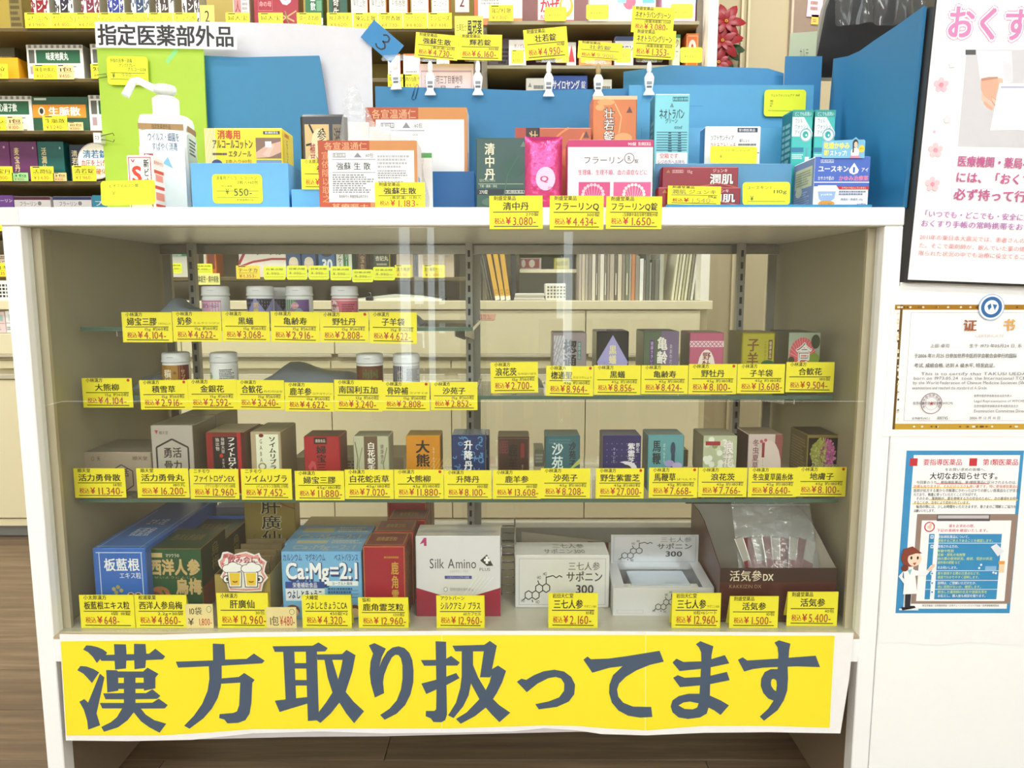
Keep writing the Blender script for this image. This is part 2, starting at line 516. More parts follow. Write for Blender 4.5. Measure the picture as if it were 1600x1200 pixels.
# glass shelves: (x0, x1, z, y0, y1)
S3Y, S2Y, S1Y = 0.062, 0.088, 0.088
S1 = at(700, 511, S1Y).z; S2 = at(745, 618, S2Y).z; S3 = at(700, 779, S3Y).z
mid = at(742, 560, .1).x
def shelf(x0, x1, z, y0, label, ups):
    e = empty('glass_shelf', ((x0 + x1) / 2, y0, z), label, 'shelf', 'glass shelves in the display case')
    m = MB(); w_ = (x1 - x0) / 2
    m.box(-w_, 0, -.006, w_, UPY - y0 - .003, 0, 'shelf_glass')
    m.box(-w_, -.0003, -.0058, w_, -.0001, -.0002, '#4d6a5c/r15'); m.build('shelf_plate', e)
    for px in ups:
        x = at(px, 450, UPY).x - (x0 + x1) / 2
        for dx in (-.008, .008):
            if abs(x + dx) > w_: continue
            b = MB(); b.prism([(0, -.0065), (.0, -.034), (.03, -.034), (.25, -.014), (.25, -.0065)], 0, .0016, '#b3b2aa/r30/m20')
            b.v = [(x + dx + v[1], UPY - y0 - .002 - v[0], v[2]) for v in b.v]
            b.build('bracket', e)
shelf(XL + .012, mid - .002, S1, S1Y, 'upper left glass shelf holding the row of white bottles', (300, 733))
shelf(XL + .012, mid - .002, S2, S2Y, 'second glass shelf on the left, below the upper bottle row', (300, 733))
shelf(mid + .002, XR - .012, S2, S2Y, 'glass shelf on the right holding six cartons', (733, 1158))
shelf(XL + .008, XR - .008, S3, S3Y, 'long glass shelf across the case holding the longest row of cartons', (300, 733, 1158))

# ------------------------------------------------------------------ cartons
def carton(px0, py0, px1, py1, Y, dep, col, ops=(), label='', group=None, zb=None, name='carton', cat='box', top=None, side=None,
           topops=(), sideops=(), leftops=(), rz=0, name2=None, seam=True):
    """a folding carton whose front face spans the photo box at depth Y; zb = the support it stands on"""
    a = at(px0, (py0 + py1) / 2, Y); b = at(px1, (py0 + py1) / 2, Y)
    w = b.x - a.x
    zt = at((px0 + px1) / 2, py0, Y).z
    z0 = zb if zb is not None else at((px0 + px1) / 2, py1, Y).z
    h = zt - z0
    m = MB()
    keys = {'top': top or col}
    if side: keys.update(left=side, right=side)
    c = min(.0011, w * .03)
    m.box(-w/2, 0, 0, w/2, dep, h, col, c, keys)
    if seam:   # tuck flap: a thin raised lid sheet with its front fold
        m.box(-w/2 + .0012, .0012, h, w/2 - .0012, dep - .002, h + .0004, top or col)
    ar = Art(m, front_frame(-w/2, 0, w, h)); ar.do(ops)
    if topops: Art(m, top_frame(-w/2, 0, w, dep, h + .0005)).do(topops)
    if sideops: Art(m, right_frame(w/2, 0, 0, dep, h)).do(sideops)
    if leftops: Art(m, left_frame(-w/2, dep, 0, dep, h)).do(leftops)
    o = m.build(name, None, ((a.x + b.x) / 2, Y, z0 + .0002), (0, 0, rz))
    props(o, label, cat, group)
    o['_w'] = w; o['_h'] = h
    del o['_w'], o['_h']
    return o, w, h

def again(o, dx, dy, dz=0, label=None):
    q = o.copy(); COL.objects.link(q)
    q.location = (o.location[0] + dx, o.location[1] + dy, o.location[2] + dz)
    if label: q['label'] = label
    for c in list(o.children):
        d = c.copy(); COL.objects.link(d); d.parent = q
    return q

# ------------------------------------------------------------------ price tags
YEL = '#fff02e/r50'; BLK = '#1d1a16'; RED = '#c22b22'; BRN = '#b0452c'
def price_tag(px0, py0, px1, py1, Y, title, sub, price, label, group, brand='小林漢方', dot=False, tail='', tent=None, roll=0, key=YEL, taxed=True, faint=False, small=False):
    a = at(px0, (py0 + py1) / 2, Y); b = at(px1, (py0 + py1) / 2, Y)
    w = b.x - a.x
    z0 = tent if tent is not None else at(px0, py1, Y).z; z1 = at(px0, py0, Y).z; h = z1 - z0
    m = MB(); m.box(-w/2, 0, 0, w/2, .0006, h, key)
    if tent is not None:      # folded card standing like a little tent
        d = .016
        m.face([(-w/2, .0006, h), (w/2, .0006, h), (w/2, d, 0), (-w/2, d, 0)], key)
        m.face([(-w/2, d + .0005, 0), (w/2, d + .0005, 0), (w/2, .0012, h), (-w/2, .0012, h)], key)
    A = Art(m, front_frame(-w/2, 0, w, h))
    k1 = BLK if not faint else '#8a8a3a'; k2 = BRN if not faint else '#d0b050'
    if small:
        A.text(.08, .5, .92, .82, title, k1, 14); A.line([(.1, .44), (.9, .44)], .01, .01, BLK)
        A.text(.12, .1, .85, .36, '¥' + price + '-', k2, 8)
        A.rect(.1, .9, .4, .97, BLK)
    else:
        A.text(.08, .86, .08 + .085 * len(brand), .995, brand, BLK, 16)
        n = len(title)
        if tail:
            A.text(.1, .56, .1 + .15 * n, .82, title, k1, 22); A.text(.12 + .15 * n, .58, .97, .66, tail, k1)
        else:
            ww = min(.84, .165 * n); x = .5 - ww / 2
            A.text(x, .57, x + ww, .81, title, k1, 20)
        A.line([(.07, .51), (.93, .51)], .008, .012, BLK)
        if sub: A.text(max(.3, .93 - .062 * len(sub)), .385, .93, .495, sub, BLK, 6)
        x = .1
        if taxed: A.text(.09, .15, .29, .34, '税込', RED, 14); x = .31
        A.text(x, .14, x + .1, .36, '¥', RED, 20)
        A.text(x + .12, .11, x + .12 + .08 * len(price) + .05, .37, price + '-', k2, 10)
        A.line([(.08, .085), (.92, .075)], .008, .012, BLK)
    if dot: A.circ(.93, .93, .03, .05, '#d02018', 12)
    o = m.build('price_tag', None, ((a.x + b.x) / 2, Y, z0 + .0002), (0, R(roll), 0))
    return props(o, label, 'price tag', group)
S15, S45 = '15g 約60粒', '45g 約180粒'
G1 = 'yellow price tags on the upper left glass shelf'
for i, (x0, y0, x1, y1, t, p, d, tl, wh, ro) in enumerate([
    (191,488,269,535,'婦宝三膠','4.104',0,'とそれりんにょう','at the left end of the upper shelf', 0),
    (270,487,346,534,'奶参','4.622',0,'ミルクニンジン','left of the tag for the black diamond bottle', 0),
    (347,487,421,534,'黒蟻','3.068',0,'','under the bottle with black diamonds', -.4),
    (423,487,499,535,'亀齢寿','2.916',0,'','under the green and purple bottle', -.8),
    (500,488,576,535,'野牡丹','2.808',1,'','under the pink bottle, with a red dot', 0),
    (577,488,651,537,'子羊袋','4.622',0,'','at the right end of the upper shelf row', -.8)]):
    price_tag(x0, y0, x1, y1, S1Y - .003, t, S15, p, 'yellow price tag marked %s yen %s' % (p, wh), G1, dot=d, tail=tl, roll=-ro)
G2 = 'yellow price tags on the second glass shelf at left'
for x0, y0, x1, y1, t, p, d, tl, wh, ro, sb in [
    (129,591,207,637,'大熊柳','4.104',1,'','with a red dot, leftmost of the second shelf', 0, S15),
    (219,594,294,640,'積雪草','2.916',1,'','with a red dot under the gold label bottle', .4, S15),
    (294,593,370,640,'金銀花','2.592',0,'','under the bottle with a white label and leaf', 0, S15),
    (370,594,444,640,'合歓花','3.240',0,'ねむのはな','just left of the tag under the grey pouch', -.4, S15),
    (445,598,521,643,'鹿羊参','4.622',0,'ロクヨウジン','below the grey pouch on the second shelf', -.5, S15),
    (522,594,597,643,'南国利五加','3.240',0,'','under the brown label bottle', -.8, '12g 約60粒'),
    (597,597,671,642,'骨砕補','2.808',1,'コツサイホ','with a red dot, under the navy labelled bottle', -.5, S15),
    (673,597,746,641,'沙苑子','2.852',0,'','at the right end of the second shelf row', 0, S15)]:
    price_tag(x0, y0, x1, y1, S2Y - .003, t, sb, p, 'yellow price tag marked %s yen %s' % (p, wh), G2, dot=d, tail=tl, roll=-ro)
G3 = 'yellow price tags on the right glass shelf'
for x0, y0, x1, y1, t, p, d, tl, wh, ro, sb in [
    (767,566,841,614,'浪花茨','2.700',0,'なみはいばら','standing alone at the left of the right shelf', .8, S15),
    (853,572,927,619,'楤通聖','8.964',1,'たらつうしょう','under the carton with the grey checked pattern', -.5, S45),
    (928,571,1001,617,'黒蟻','8.856',0,'','under the black carton with a violet diamond', 0, S45),
    (1002,571,1075,616,'亀齢寿','8.424',0,'','under the green and violet carton', 0, S45),
    (1076,569,1151,616,'野牡丹','8.100',1,'','under the pink carton, with a red dot', 0, S45),
    (1152,569,1226,615,'子羊袋','13.608',0,'','under the yellow gold carton', 0, S45),
    (1228,566,1303,613,'合歓花','9.504',0,'','under the carton with the pink silk flower', 0, '180錠')]:
    price_tag(x0, y0, x1, y1, S2Y - .003, t, sb, p, 'yellow price tag marked %s yen %s' % (p, wh), G3, dot=d, tail=tl, roll=-ro)
G4 = 'yellow price tags along the long glass shelf'
for x0, y0, x1, y1, t, p, d, tl, wh, ro, sb, br in [
    (116,732,196,778,'活力勇骨散','11.340',0,'','at the left end of the long shelf', 0, '14包', '順天堂'),
    (214,732,295,778,'活力勇骨丸','16.200',0,'','under the tall silver hexagon carton', 0, '180丸', '順天堂'),
    (297,733,373,780,'ファイトロゲンEX','12.960',0,'','under the black and red carton', -.2, '(アグリコン型イソフラボン)180粒', 'ニチモウ'),
    (377,733,456,781,'ソイムリブラ','7.452',0,'','under the beige and pale green carton', 0, '(イムバランス製剤) 270粒', 'ニチモウ'),
    (461,736,538,782,'婦宝三膠','11.880',0,'','under the red carton', 0, '45g/180粒', '小林漢方'),
    (539,734,615,780,'白花蛇舌草','7.020',0,'','under the pale grass pattern carton', 0, '45g/180粒', '小林漢方'),
    (616,734,693,780,'大熊柳','11.880',1,'','with a red dot under the orange carton', 0, S45, '小林漢方'),
    (694,735,768,780,'升降丹','8.100',0,'','under the blue swirl carton', 0, '180錠', '小林漢方'),
    (770,735,845,780,'鹿羊参','13.608',0,'','under the dark brown carton', 0, '180錠', '小林漢方'),
    (845,732,922,779,'沙苑子','8.208',0,'','under the teal carton', 0, S45, '小林漢方'),
    (931,732,1006,779,'野生紫霊芝','27.000',1,'','with a red dot under the navy dotted carton', 0, S45, '小林漢方'),
    (1014,731,1090,778,'馬鞭草','7.668',1,'ばべんそう','with a red dot under the light teal carton', 0, S45, '小林漢方'),
    (1091,731,1167,777,'浪花茨','7.766',0,'','under the pale green floral carton', 0, S45, '小林漢方'),
    (1169,731,1245,777,'冬虫夏草菌糸体','8.640',0,'','under the pale pink carton', 0, S45, '小林漢方'),
    (1245,730,1322,776,'地膚子','8.100',1,'','with a red dot, rightmost of the long shelf', 0, S45, '小林漢方')]:
    price_tag(x0, y0, x1, y1, S3Y - .003, t, sb, p, 'yellow price tag marked %s yen %s' % (p, wh), G4, dot=d, tail=tl, brand=br, roll=-ro)
G5 = 'yellow tent price cards on the case floor'
def tenty(py): return 0.0
for x0, y0, x1, y1, t, p, tl, wh, ro, sb, br in [
    (125,930,210,978,'板藍根エキス粒','648','','before the blue box at the left corner', 0, '1袋 18錠', '小太郎漢方'),
    (211,930,292,979,'西洋人参烏梅','4.860','','before the green box', 0, '2.2g×30袋', '松浦薬業'),
    (339,927,419,977,'肝廣仙','12.960','','below the beer mug sign', 0, '30包', '小林漢方'),
    (472,930,549,978,'つよしときょうこCA','4.320','','before the light blue calcium box', 0, '450錠×2', '大峰堂'),
    (560,934,638,979,'鹿角霊芝粒','12.960','','before the dark red box', 0, '120粒', '協和'),
    (682,931,757,979,'シルクアミノ プラス','12.960','','before the white and crimson box', 0, '60カプセル', 'アウトバーン'),
    (857,927,934,977,'三七人参','2.160','サポニン300','before the closed silver white box', 0, '10粒', '岩田天仁堂'),
    (1050,927,1126,976,'三七人参','12.960','サポニン300','before the opened silver white box', 0, '10粒×6シート', '岩田天仁堂'),
    (1140,932,1216,975,'活気参','1.500','','before the left half of the brown box', .5, '10包', '剤盛堂薬品'),
    (1230,925,1309,973,'活気参','5.400','','before the right half of the brown box', 1.5, '40包', '剤盛堂薬品')]:
    price_tag(x0, y0, x1, y1, .0135 if x0 != 1230 else .020, t, sb, p, 'yellow folded price card marked %s yen %s' % (p, wh), G5, brand=br, tail=tl, tent=DECK, roll=0)
# cream hand-written slips
def slip(px0, py0, px1, py1, Y, l1, l2, lab, key='#f3dfa0/r60', zb=None):
    a = at(px0, (py0+py1)/2, Y); b = at(px1, (py0+py1)/2, Y); z0 = at(px0, py1, Y).z if zb is None else zb; h = at(px0, py0, Y).z - z0; w = b.x - a.x
    m = MB(); m.box(-w/2, 0, 0, w/2, .0005, h, key)
    A = Art(m, front_frame(-w/2, 0, w, h))
    if l1: A.text(.1, .55, .6, .88, l1, BLK, 6)
    A.text(.08, .12, .42, .42 if l1 else .6, l2[:2], BLK, 6); A.text(.45, .12, .95, .42 if l1 else .6, l2[2:], RED, 6)
    A.circ(.86, .78, .09, .14, '#3f7a58'); A.circ(.86, .78, .075, .12, key)
    return props(m.build('price_slip', None, ((a.x+b.x)/2, Y, z0 + .0002)), lab, 'price tag', 'hand-written cream price slips')
slip(290, 944, 333, 979, .0125, '10袋', '¥ 1,800-', 'cream hand-written slip marked 1,800 beside the green box price card', zb=DECK)
slip(416, 949, 463, 978, .0125, '', '1包¥480-', 'cream hand-written slip marked 480 right of the beer mug card', zb=DECK)

# ------------------------------------------------------------------ bottles
def bottle_at(px, ptop, Y, zb, label, group, ops, wpx=44, labk='#d9b4cc/r35'):
    c = at(px, ptop + 30, Y); w = at(px + wpx/2, ptop + 30, Y).x - at(px - wpx/2, ptop + 30, Y).x
    r = w / 2; h = at(px, ptop, Y).z - zb
    e = empty('supplement_bottle', (c.x, Y + r, zb + .0002), label, 'bottle', group)
    B = '#eceff2/r25'
    m = MB(); m.lathe([(r*.88, 0), (r*.95, .002), (r*.95, h*.70), (r*.9, h*.745), (r*.86, h*.76)], B, 28); body = m.build('body', e)
    m = MB(); m.lathe([(r*.93, h*.75), (r*.99, h*.755), (r*.99, h*.80), (r*.955, h*.805), (r*.955, h*.95), (r*.91, h*.988), (r*.80, h)], B, 28)
    m.box(-r*.22, -r*.99, h*.885, r*.22, -r*.93, h*.90, '#c9ced2/r30'); m.build('cap', e)
    m = MB()
    rr = r * .955
    def fr(u, v, ee):
        t = -pi/2 + (u - .5) * 2.9
        return ((rr + ee) * cos(t), (rr + ee) * sin(t), h*.05 + v * h*.64)
    A = Art(m, fr, curved=14); A.rect(0, 0, 1, 1, labk); A.do(ops); m.build('label', body)
    return e
GB1, GB2 = 'white supplement bottles on the upper shelf', 'white supplement bottles on the second shelf'
YB = .115
bottle_at(329, 447, YB, S1, 'white bottle with a pink lilac label, leftmost on the upper shelf', GB1,
    [('r',.1,.1,.75,.92,'#dca8cc/r35'), ('t',.2,.62,.7,.82,'奶参','#7a4a78',10), ('r',.1,.86,.75,.92,'#c678a8')], labk='#e4e6ea/r35')
bottle_at(400, 447, YB, S1, 'white bottle with black diamonds on a violet label, nearer of two', GB1,
    [('p',[(.05,.98),(.45,.98),(.25,.5)],'#16141c'), ('p',[(.5,.98),(.95,.98),(.72,.5)],'#16141c'), ('p',[(.02,.02),(.45,.02),(.25,.5)],'#16141c'), ('v',.42,.4,.56,.85,'黒蟻','#e8c860',20)], labk='#8f90cc/r35')
bottle_at(428, 449, YB + .055, S1, 'white bottle with violet label half hidden behind the diamond one', GB1,
    [('p',[(.05,.98),(.45,.98),(.25,.5)],'#16141c'), ('p',[(.5,.98),(.95,.98),(.72,.5)],'#16141c')], labk='#8f90cc/r35')
bottle_at(462, 447, YB, S1, 'white bottle with green and purple hexagon label', GB1,
    [('r',.12,.05,.5,.95,'#4f8a66'), ('r',.5,.05,.85,.95,'#6a4a8e'), ('c',.47,.72,.1,.13,'#e0a0b0'), ('c',.38,.48,.1,.13,'#a060b0'), ('c',.57,.48,.1,.13,'#8fb0a0')], labk='#dfe2e6/r35')
bottle_at(534, 447, YB, S1, 'white bottle with pink label, rightmost on the upper shelf', GB1,
    [('c',.27,.5,.14,.42,'#f4ecea'), ('v',.2,.25,.34,.8,'野牡','#33222a',10), ('n',.5,.2,.85,.8,7,'#8a1c3a',3), ('r',.02,.9,.98,.95,'#f0c8d0')], labk='#d46a80/r35')
bottle_at(266, 552, YB, S2, 'white bottle with gold and dark red label, leftmost on the second shelf', GB2,
    [('r',.68,0,.98,1,'#6e1420'), ('v',.74,.2,.86,.85,'サプリ','#e8c890',6), ('v',.3,.15,.52,.85,'積雪','#f2ead2',26), ('c',.15,.6,.05,.07,'#e0b060'), ('c',.6,.7,.04,.06,'#7c4a1a'), ('c',.58,.4,.04,.06,'#7c4a1a')], labk='#a87c2e/r35')
bottle_at(342, 552, YB, S2, 'white bottle with a small leaf and white label on the second shelf', GB2,
    [('n',.5,.25,.88,.85,9,'#34343a',5), ('c',.2,.55,.1,.16,'#9ab870'), ('c',.12,.4,.06,.1,'#b8c890'), ('r',.28,.1,.33,.35,'#c02030')], labk='#eceef0/r35')
bottle_at(574, 554, YB, S2, 'white bottle with brown label lettered in green and gold', GB2,
    [('t',.35,.5,1,.88,'南国三','#57703a',24), ('t',.35,.08,1,.44,'利五加','#7a5a20',20)], labk='#6b3c1e/r35')
bottle_at(632, 554, YB, S2, 'white bottle with navy and silver label, rightmost on the second shelf', GB2,
    [('r',0,0,.45,1,'#2c2440'), ('v',.3,.2,.45,.85,'骨砕','#c8b8b0',10), ('r',.55,.1,.8,.3,'#c23040'), ('n',.55,.4,.95,.9,8,'#8a8a90',8)], labk='#cfd2d8/r35')
# grey foil pouches
def pouch(px0, px1, py0, Y, dep, zb, col, label, seed=1):
    a = at(px0, py0, Y); b = at(px1, py0, Y); w = b.x - a.x; h = at(px0, py0, Y).z - zb
    rnd = random.Random(seed); m = MB(); n, k = 14, 8
    P = {}
    for i in range(n + 1):
        for j in range(k + 1):
            u, v = i / n, j / k
            env = (max(0, 4 * u * (1 - u)) ** .5) * (max(0, 4 * v * (1 - v)) ** .5)
            z = .0012 + (h - .0012) * min(1, env * (.8 + .35 * sin(u * 9 + seed) * sin(v * 5 + seed)) ) + .002 * rnd.random() * env
            P[i, j] = (-w/2 + u * w, v * dep, z)
    for i in range(n):
        for j in range(k):
            m.sm.add(len(m.f)); m.face([P[i,j], P[i+1,j], P[i+1,j+1], P[i,j+1]], col)
    q = [(-w/2, 0, 0.0002), (w/2, 0, 0.0002), (w/2, dep, 0.0002), (-w/2, dep, 0.0002)]
    m.face(q[::-1], col)
    for x, y, A_, B_ in ((0,0,0,0),): pass
    for i in range(n):
        m.face([(P[i,0][0], 0, 0), (P[i+1,0][0], 0, 0), P[i+1,0], P[i,0]], col)
    return props(m.build('foil_pouch', None, ((a.x+b.x)/2, Y, zb + .0002)), label, 'pouch', 'grey foil pouches lying on the glass shelves')
pouch(222, 303, 468, .12, .12, S1, '#8d9aa8/r35/m10', 'grey blue foil pouch lying at the left of the upper shelf', 2)
pouch(578, 655, 488, .12, .1, S1, '#8d9aa8/r35/m10', 'grey foil pouch lying behind the rightmost tag of the upper shelf', 3)
pouch(388, 545, 574, .13, .14, S2, '#8b949c/r35/m10', 'wide grey foil pouch lying between bottles on the second shelf', 5)
pouch(205, 242, 588, .16, .1, S2, '#8b9496/r35/m10', 'small grey foil pouch lying left of the gold label bottle', 7)
pouch(768, 850, 590, .17, .09, S2, '#9aa39f/r30/m10', 'thin grey foil pouch behind the lone tag of the right shelf', 9)
# ------------------------------------------------------------------ cartons on the glass shelves
def yon(py, z):
    """depth Y at which the support plane z is seen at photo row py"""
    t = (600 - py) / FPX; zr = z - CAMZ
    d = zr * (cos(TILT) + t * sin(TILT)) / (t * cos(TILT) - sin(TILT))
    return d + CAMY
G6 = 'small supplement cartons on the right glass shelf'
YR = .125
def C(*a, **k): return carton(*a, **k)
C(863,520,916,612,YR,.05,'#9b8f92/r30',[('r',.04,0,.36,.95,'#d4d2da/r25'),
   ] + [('l',[(.04+.08*i,.95),(.04,.95-.16*i) if i<5 else (.04,.2)],.008,.005,'#8a8894') for i in range(1,5)] +
   [('l',[(.04,.85-.12*i),(.36,.95-.12*i-.3)],.006,.004,'#9a98a4') for i in range(6)] + [('l',[(.36,.9-.12*i),(.04,.95-.12*i-.25)],.006,.004,'#9a98a4') for i in range(6)] +
   [('v',.32,.40,.72,.9,'楤通','#141214',26),('r',.74,.55,.84,.85,'#4f7a7c'),('v',.75,.56,.83,.84,'健康食品','#c0d0d0')], label='small carton with silver check band and brown marbling, leftmost of six on the right shelf', group=G6, zb=S2, top='#6f6c58/r35')
C(932,518,982,612,YR,.065,'#17161b/r25',[('p',[(.5,.94),(.98,.5),(.8,.1),(.2,.1),(.02,.5)],'#a9a4dc/r30'),('v',.38,.46,.62,.78,'黒蟻','#efe6b8',30),('v',.22,.3,.28,.5,'くろあり','#5a5690')], label='black carton with a violet diamond on the right shelf', group=G6, zb=S2, topops=[('p',[(.3,.2),(.7,.2),(.5,.9)],'#4a4a50')])
C(1005,518,1060,612,YR,.07,'#5a6b52/r32',[('r',.5,0,1,1,'#7a6a8a'),('r',.18,.32,.3,.86,'#5c3a7a'),('v',.2,.34,.28,.84,'健康ききいじゅ','#d8c8e8'),('v',.38,.46,.68,.92,'亀齢','#f6f3e8',26),('v',.74,.3,.82,.8,'おおわだのみ','#e4dcec')], label='green and violet carton on the right shelf', group=G6, zb=S2, top='#6b6a58')
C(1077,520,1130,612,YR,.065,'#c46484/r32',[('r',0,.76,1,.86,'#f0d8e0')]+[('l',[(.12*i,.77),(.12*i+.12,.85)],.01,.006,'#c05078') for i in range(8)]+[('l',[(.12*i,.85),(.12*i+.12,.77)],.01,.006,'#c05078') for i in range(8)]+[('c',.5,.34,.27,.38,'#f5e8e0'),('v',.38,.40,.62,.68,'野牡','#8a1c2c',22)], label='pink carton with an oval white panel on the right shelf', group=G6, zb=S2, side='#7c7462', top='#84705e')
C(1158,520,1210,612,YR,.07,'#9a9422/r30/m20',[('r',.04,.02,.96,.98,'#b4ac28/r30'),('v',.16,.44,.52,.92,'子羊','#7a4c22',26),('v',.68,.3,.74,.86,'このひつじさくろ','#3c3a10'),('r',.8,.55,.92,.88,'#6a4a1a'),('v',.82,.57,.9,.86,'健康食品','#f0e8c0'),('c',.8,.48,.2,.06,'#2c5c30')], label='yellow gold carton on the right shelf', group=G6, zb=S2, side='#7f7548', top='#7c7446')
C(1231,520,1280,612,YR,.085,'#6c7468/r32',[('r',.0,.04,1,1,'#a4b09a'),('c',.45,.62,.42,.3,'#d8606a'),]+[('l',[(.45,.55),(.45+.44*cos(R(a)),.58+.36*sin(R(a)))],.006,.006,'#f09aa0') for a in range(10,171,12)]+[('c',.85,.85,.14,.12,'#3c4a30'),('c',.88,.5,.14,.14,'#242c1c'),('c',.82,.56,.18,.1,'#8aa03a'),('c',.1,.54,.1,.06,'#3a3a2a'),('v',.24,.22,.74,.84,'合歓','#fbf6f0',56),('v',.24,.22,.74,.84,'合歓','#4c2430',6)], label='carton with a pink silk tree flower, rightmost on the right shelf', group=G6, zb=S2, side='#6a6650', top='#6a6650')

G7 = 'cartons along the long glass shelf'
Y3 = .10
HEX = [(.5,.8),(.88,.68),(.88,.36),(.5,.22),(.12,.36),(.12,.68),(.5,.8)]
C(125,707,238,778,Y3,.1,'#b4a694/r28/m20',[('t',.74,.8,.95,.9,'順天堂','#5a5048',8),('t',.14,.78,.3,.9,'〈〉天','#5a4a3c',6)]+[('l',[(.58+.18*(a-.5),-.05+1.02*b) for a,b in ((.5,.72),(1.35,.56),(1.35,.2),(.5,.02),(-.35,.2),(-.35,.56),(.5,.72))],.006,.012,'#3a3230'),('t',.48,.38,.68,.6,'勇活','#3a3230',14)], label='low silver pink carton, leftmost on the long shelf', group=G7, zb=S3, top='#8c8674')
for n, dy in ((0, 0), (1, .095)):
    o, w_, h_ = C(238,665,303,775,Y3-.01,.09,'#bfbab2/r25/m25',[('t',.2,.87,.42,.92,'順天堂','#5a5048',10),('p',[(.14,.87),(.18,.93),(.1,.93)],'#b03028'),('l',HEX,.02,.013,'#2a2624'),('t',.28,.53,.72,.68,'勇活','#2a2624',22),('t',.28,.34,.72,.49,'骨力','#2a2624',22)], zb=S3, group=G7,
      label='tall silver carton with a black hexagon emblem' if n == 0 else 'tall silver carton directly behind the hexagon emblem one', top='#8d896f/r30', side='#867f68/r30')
    if n: o.location.y += dy
FA = [('r',.0,0,.17,1,'#8a1c20'),('r',.17,0,.8,.93,'#1a1618'),('r',.8,0,.9,1,'#b02028'),('r',.9,0,1,1,'#4a1416'),('v',.54,.36,.76,.93,'ファイトロゲン','#f4f0e8',30),('v',.38,.66,.48,.92,'発酵大豆','#d8d0c8',8),('v',.24,.7,.34,.92,'抽出物','#d8d0c8',8),('c',.38,.62,.05,.03,'#c02828'),('v',.38,.42,.47,.58,'エキス','#d8d0c8',8)]
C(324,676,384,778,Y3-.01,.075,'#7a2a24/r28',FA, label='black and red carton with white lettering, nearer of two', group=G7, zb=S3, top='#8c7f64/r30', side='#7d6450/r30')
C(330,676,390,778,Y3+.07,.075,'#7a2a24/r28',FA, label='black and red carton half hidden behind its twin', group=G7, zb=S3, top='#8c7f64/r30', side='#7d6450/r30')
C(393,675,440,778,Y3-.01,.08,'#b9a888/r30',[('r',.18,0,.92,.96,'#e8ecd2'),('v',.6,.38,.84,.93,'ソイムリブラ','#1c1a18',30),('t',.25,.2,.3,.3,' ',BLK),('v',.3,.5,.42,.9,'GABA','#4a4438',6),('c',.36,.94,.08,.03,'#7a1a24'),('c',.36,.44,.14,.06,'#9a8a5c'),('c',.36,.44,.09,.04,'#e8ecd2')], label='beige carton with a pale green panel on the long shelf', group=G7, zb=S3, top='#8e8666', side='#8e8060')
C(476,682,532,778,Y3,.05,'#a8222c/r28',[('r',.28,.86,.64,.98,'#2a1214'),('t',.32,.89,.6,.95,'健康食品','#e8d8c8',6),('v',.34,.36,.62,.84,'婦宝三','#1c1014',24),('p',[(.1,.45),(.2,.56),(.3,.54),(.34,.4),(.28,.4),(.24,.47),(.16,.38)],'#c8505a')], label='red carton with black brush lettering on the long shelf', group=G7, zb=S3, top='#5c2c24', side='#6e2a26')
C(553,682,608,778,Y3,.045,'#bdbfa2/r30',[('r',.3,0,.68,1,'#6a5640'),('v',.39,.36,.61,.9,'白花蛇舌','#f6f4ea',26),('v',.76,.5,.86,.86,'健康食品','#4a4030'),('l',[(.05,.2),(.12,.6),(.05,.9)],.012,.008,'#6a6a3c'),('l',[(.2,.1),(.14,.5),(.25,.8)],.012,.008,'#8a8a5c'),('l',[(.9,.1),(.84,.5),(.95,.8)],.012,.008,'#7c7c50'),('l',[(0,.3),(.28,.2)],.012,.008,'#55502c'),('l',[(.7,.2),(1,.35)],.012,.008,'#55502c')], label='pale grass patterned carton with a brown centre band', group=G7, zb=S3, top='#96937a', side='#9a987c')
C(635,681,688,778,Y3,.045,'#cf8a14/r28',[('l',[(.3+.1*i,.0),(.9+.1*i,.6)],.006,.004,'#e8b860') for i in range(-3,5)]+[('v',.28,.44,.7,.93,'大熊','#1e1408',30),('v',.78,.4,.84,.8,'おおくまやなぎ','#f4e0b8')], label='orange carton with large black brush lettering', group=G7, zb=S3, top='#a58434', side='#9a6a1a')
SW = []
rnd = random.Random(4)
for i in range(46):
    cx_, cy_ = rnd.random()*.9+.05, rnd.random()*.94+.03; r_ = .04+.04*rnd.random(); a0 = rnd.random()*6
    SW.append(('l',[(cx_+r_*cos(a0+t*.7), cy_+r_*.6*sin(a0+t*.7)) for t in range(6)],.014,.009,'#5c98d0/r20'))
for px_, dy, lb in ((706,0,'blue swirl patterned foil carton, nearest of two'), (712,.06,'blue swirl patterned foil carton standing behind its twin')):
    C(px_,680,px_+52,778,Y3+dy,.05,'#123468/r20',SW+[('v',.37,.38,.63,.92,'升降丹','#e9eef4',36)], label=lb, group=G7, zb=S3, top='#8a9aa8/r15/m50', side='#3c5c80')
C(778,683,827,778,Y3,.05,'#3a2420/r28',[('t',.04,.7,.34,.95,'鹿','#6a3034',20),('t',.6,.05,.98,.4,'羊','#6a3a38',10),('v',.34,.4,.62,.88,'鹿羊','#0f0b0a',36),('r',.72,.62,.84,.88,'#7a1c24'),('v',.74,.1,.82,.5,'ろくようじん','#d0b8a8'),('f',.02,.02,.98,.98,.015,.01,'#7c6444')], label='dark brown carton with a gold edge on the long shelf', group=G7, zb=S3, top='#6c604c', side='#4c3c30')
C(852,681,906,778,Y3,.05,'#35656f/r30',[('v',.18,.4,.52,.9,'沙苑','#dcecec',18),('v',.68,.42,.88,.9,'沙苑子','#16202a',26),('p',[(.5,.3),(1,.5),(1,.6),(.72,.42)],'#b8c060'),('n',.1,.85,.9,.95,2,'#4a7a84',2)], label='teal carton with white brush lettering on the long shelf', group=G7, zb=S3, top='#5f7068', side='#3c565c')
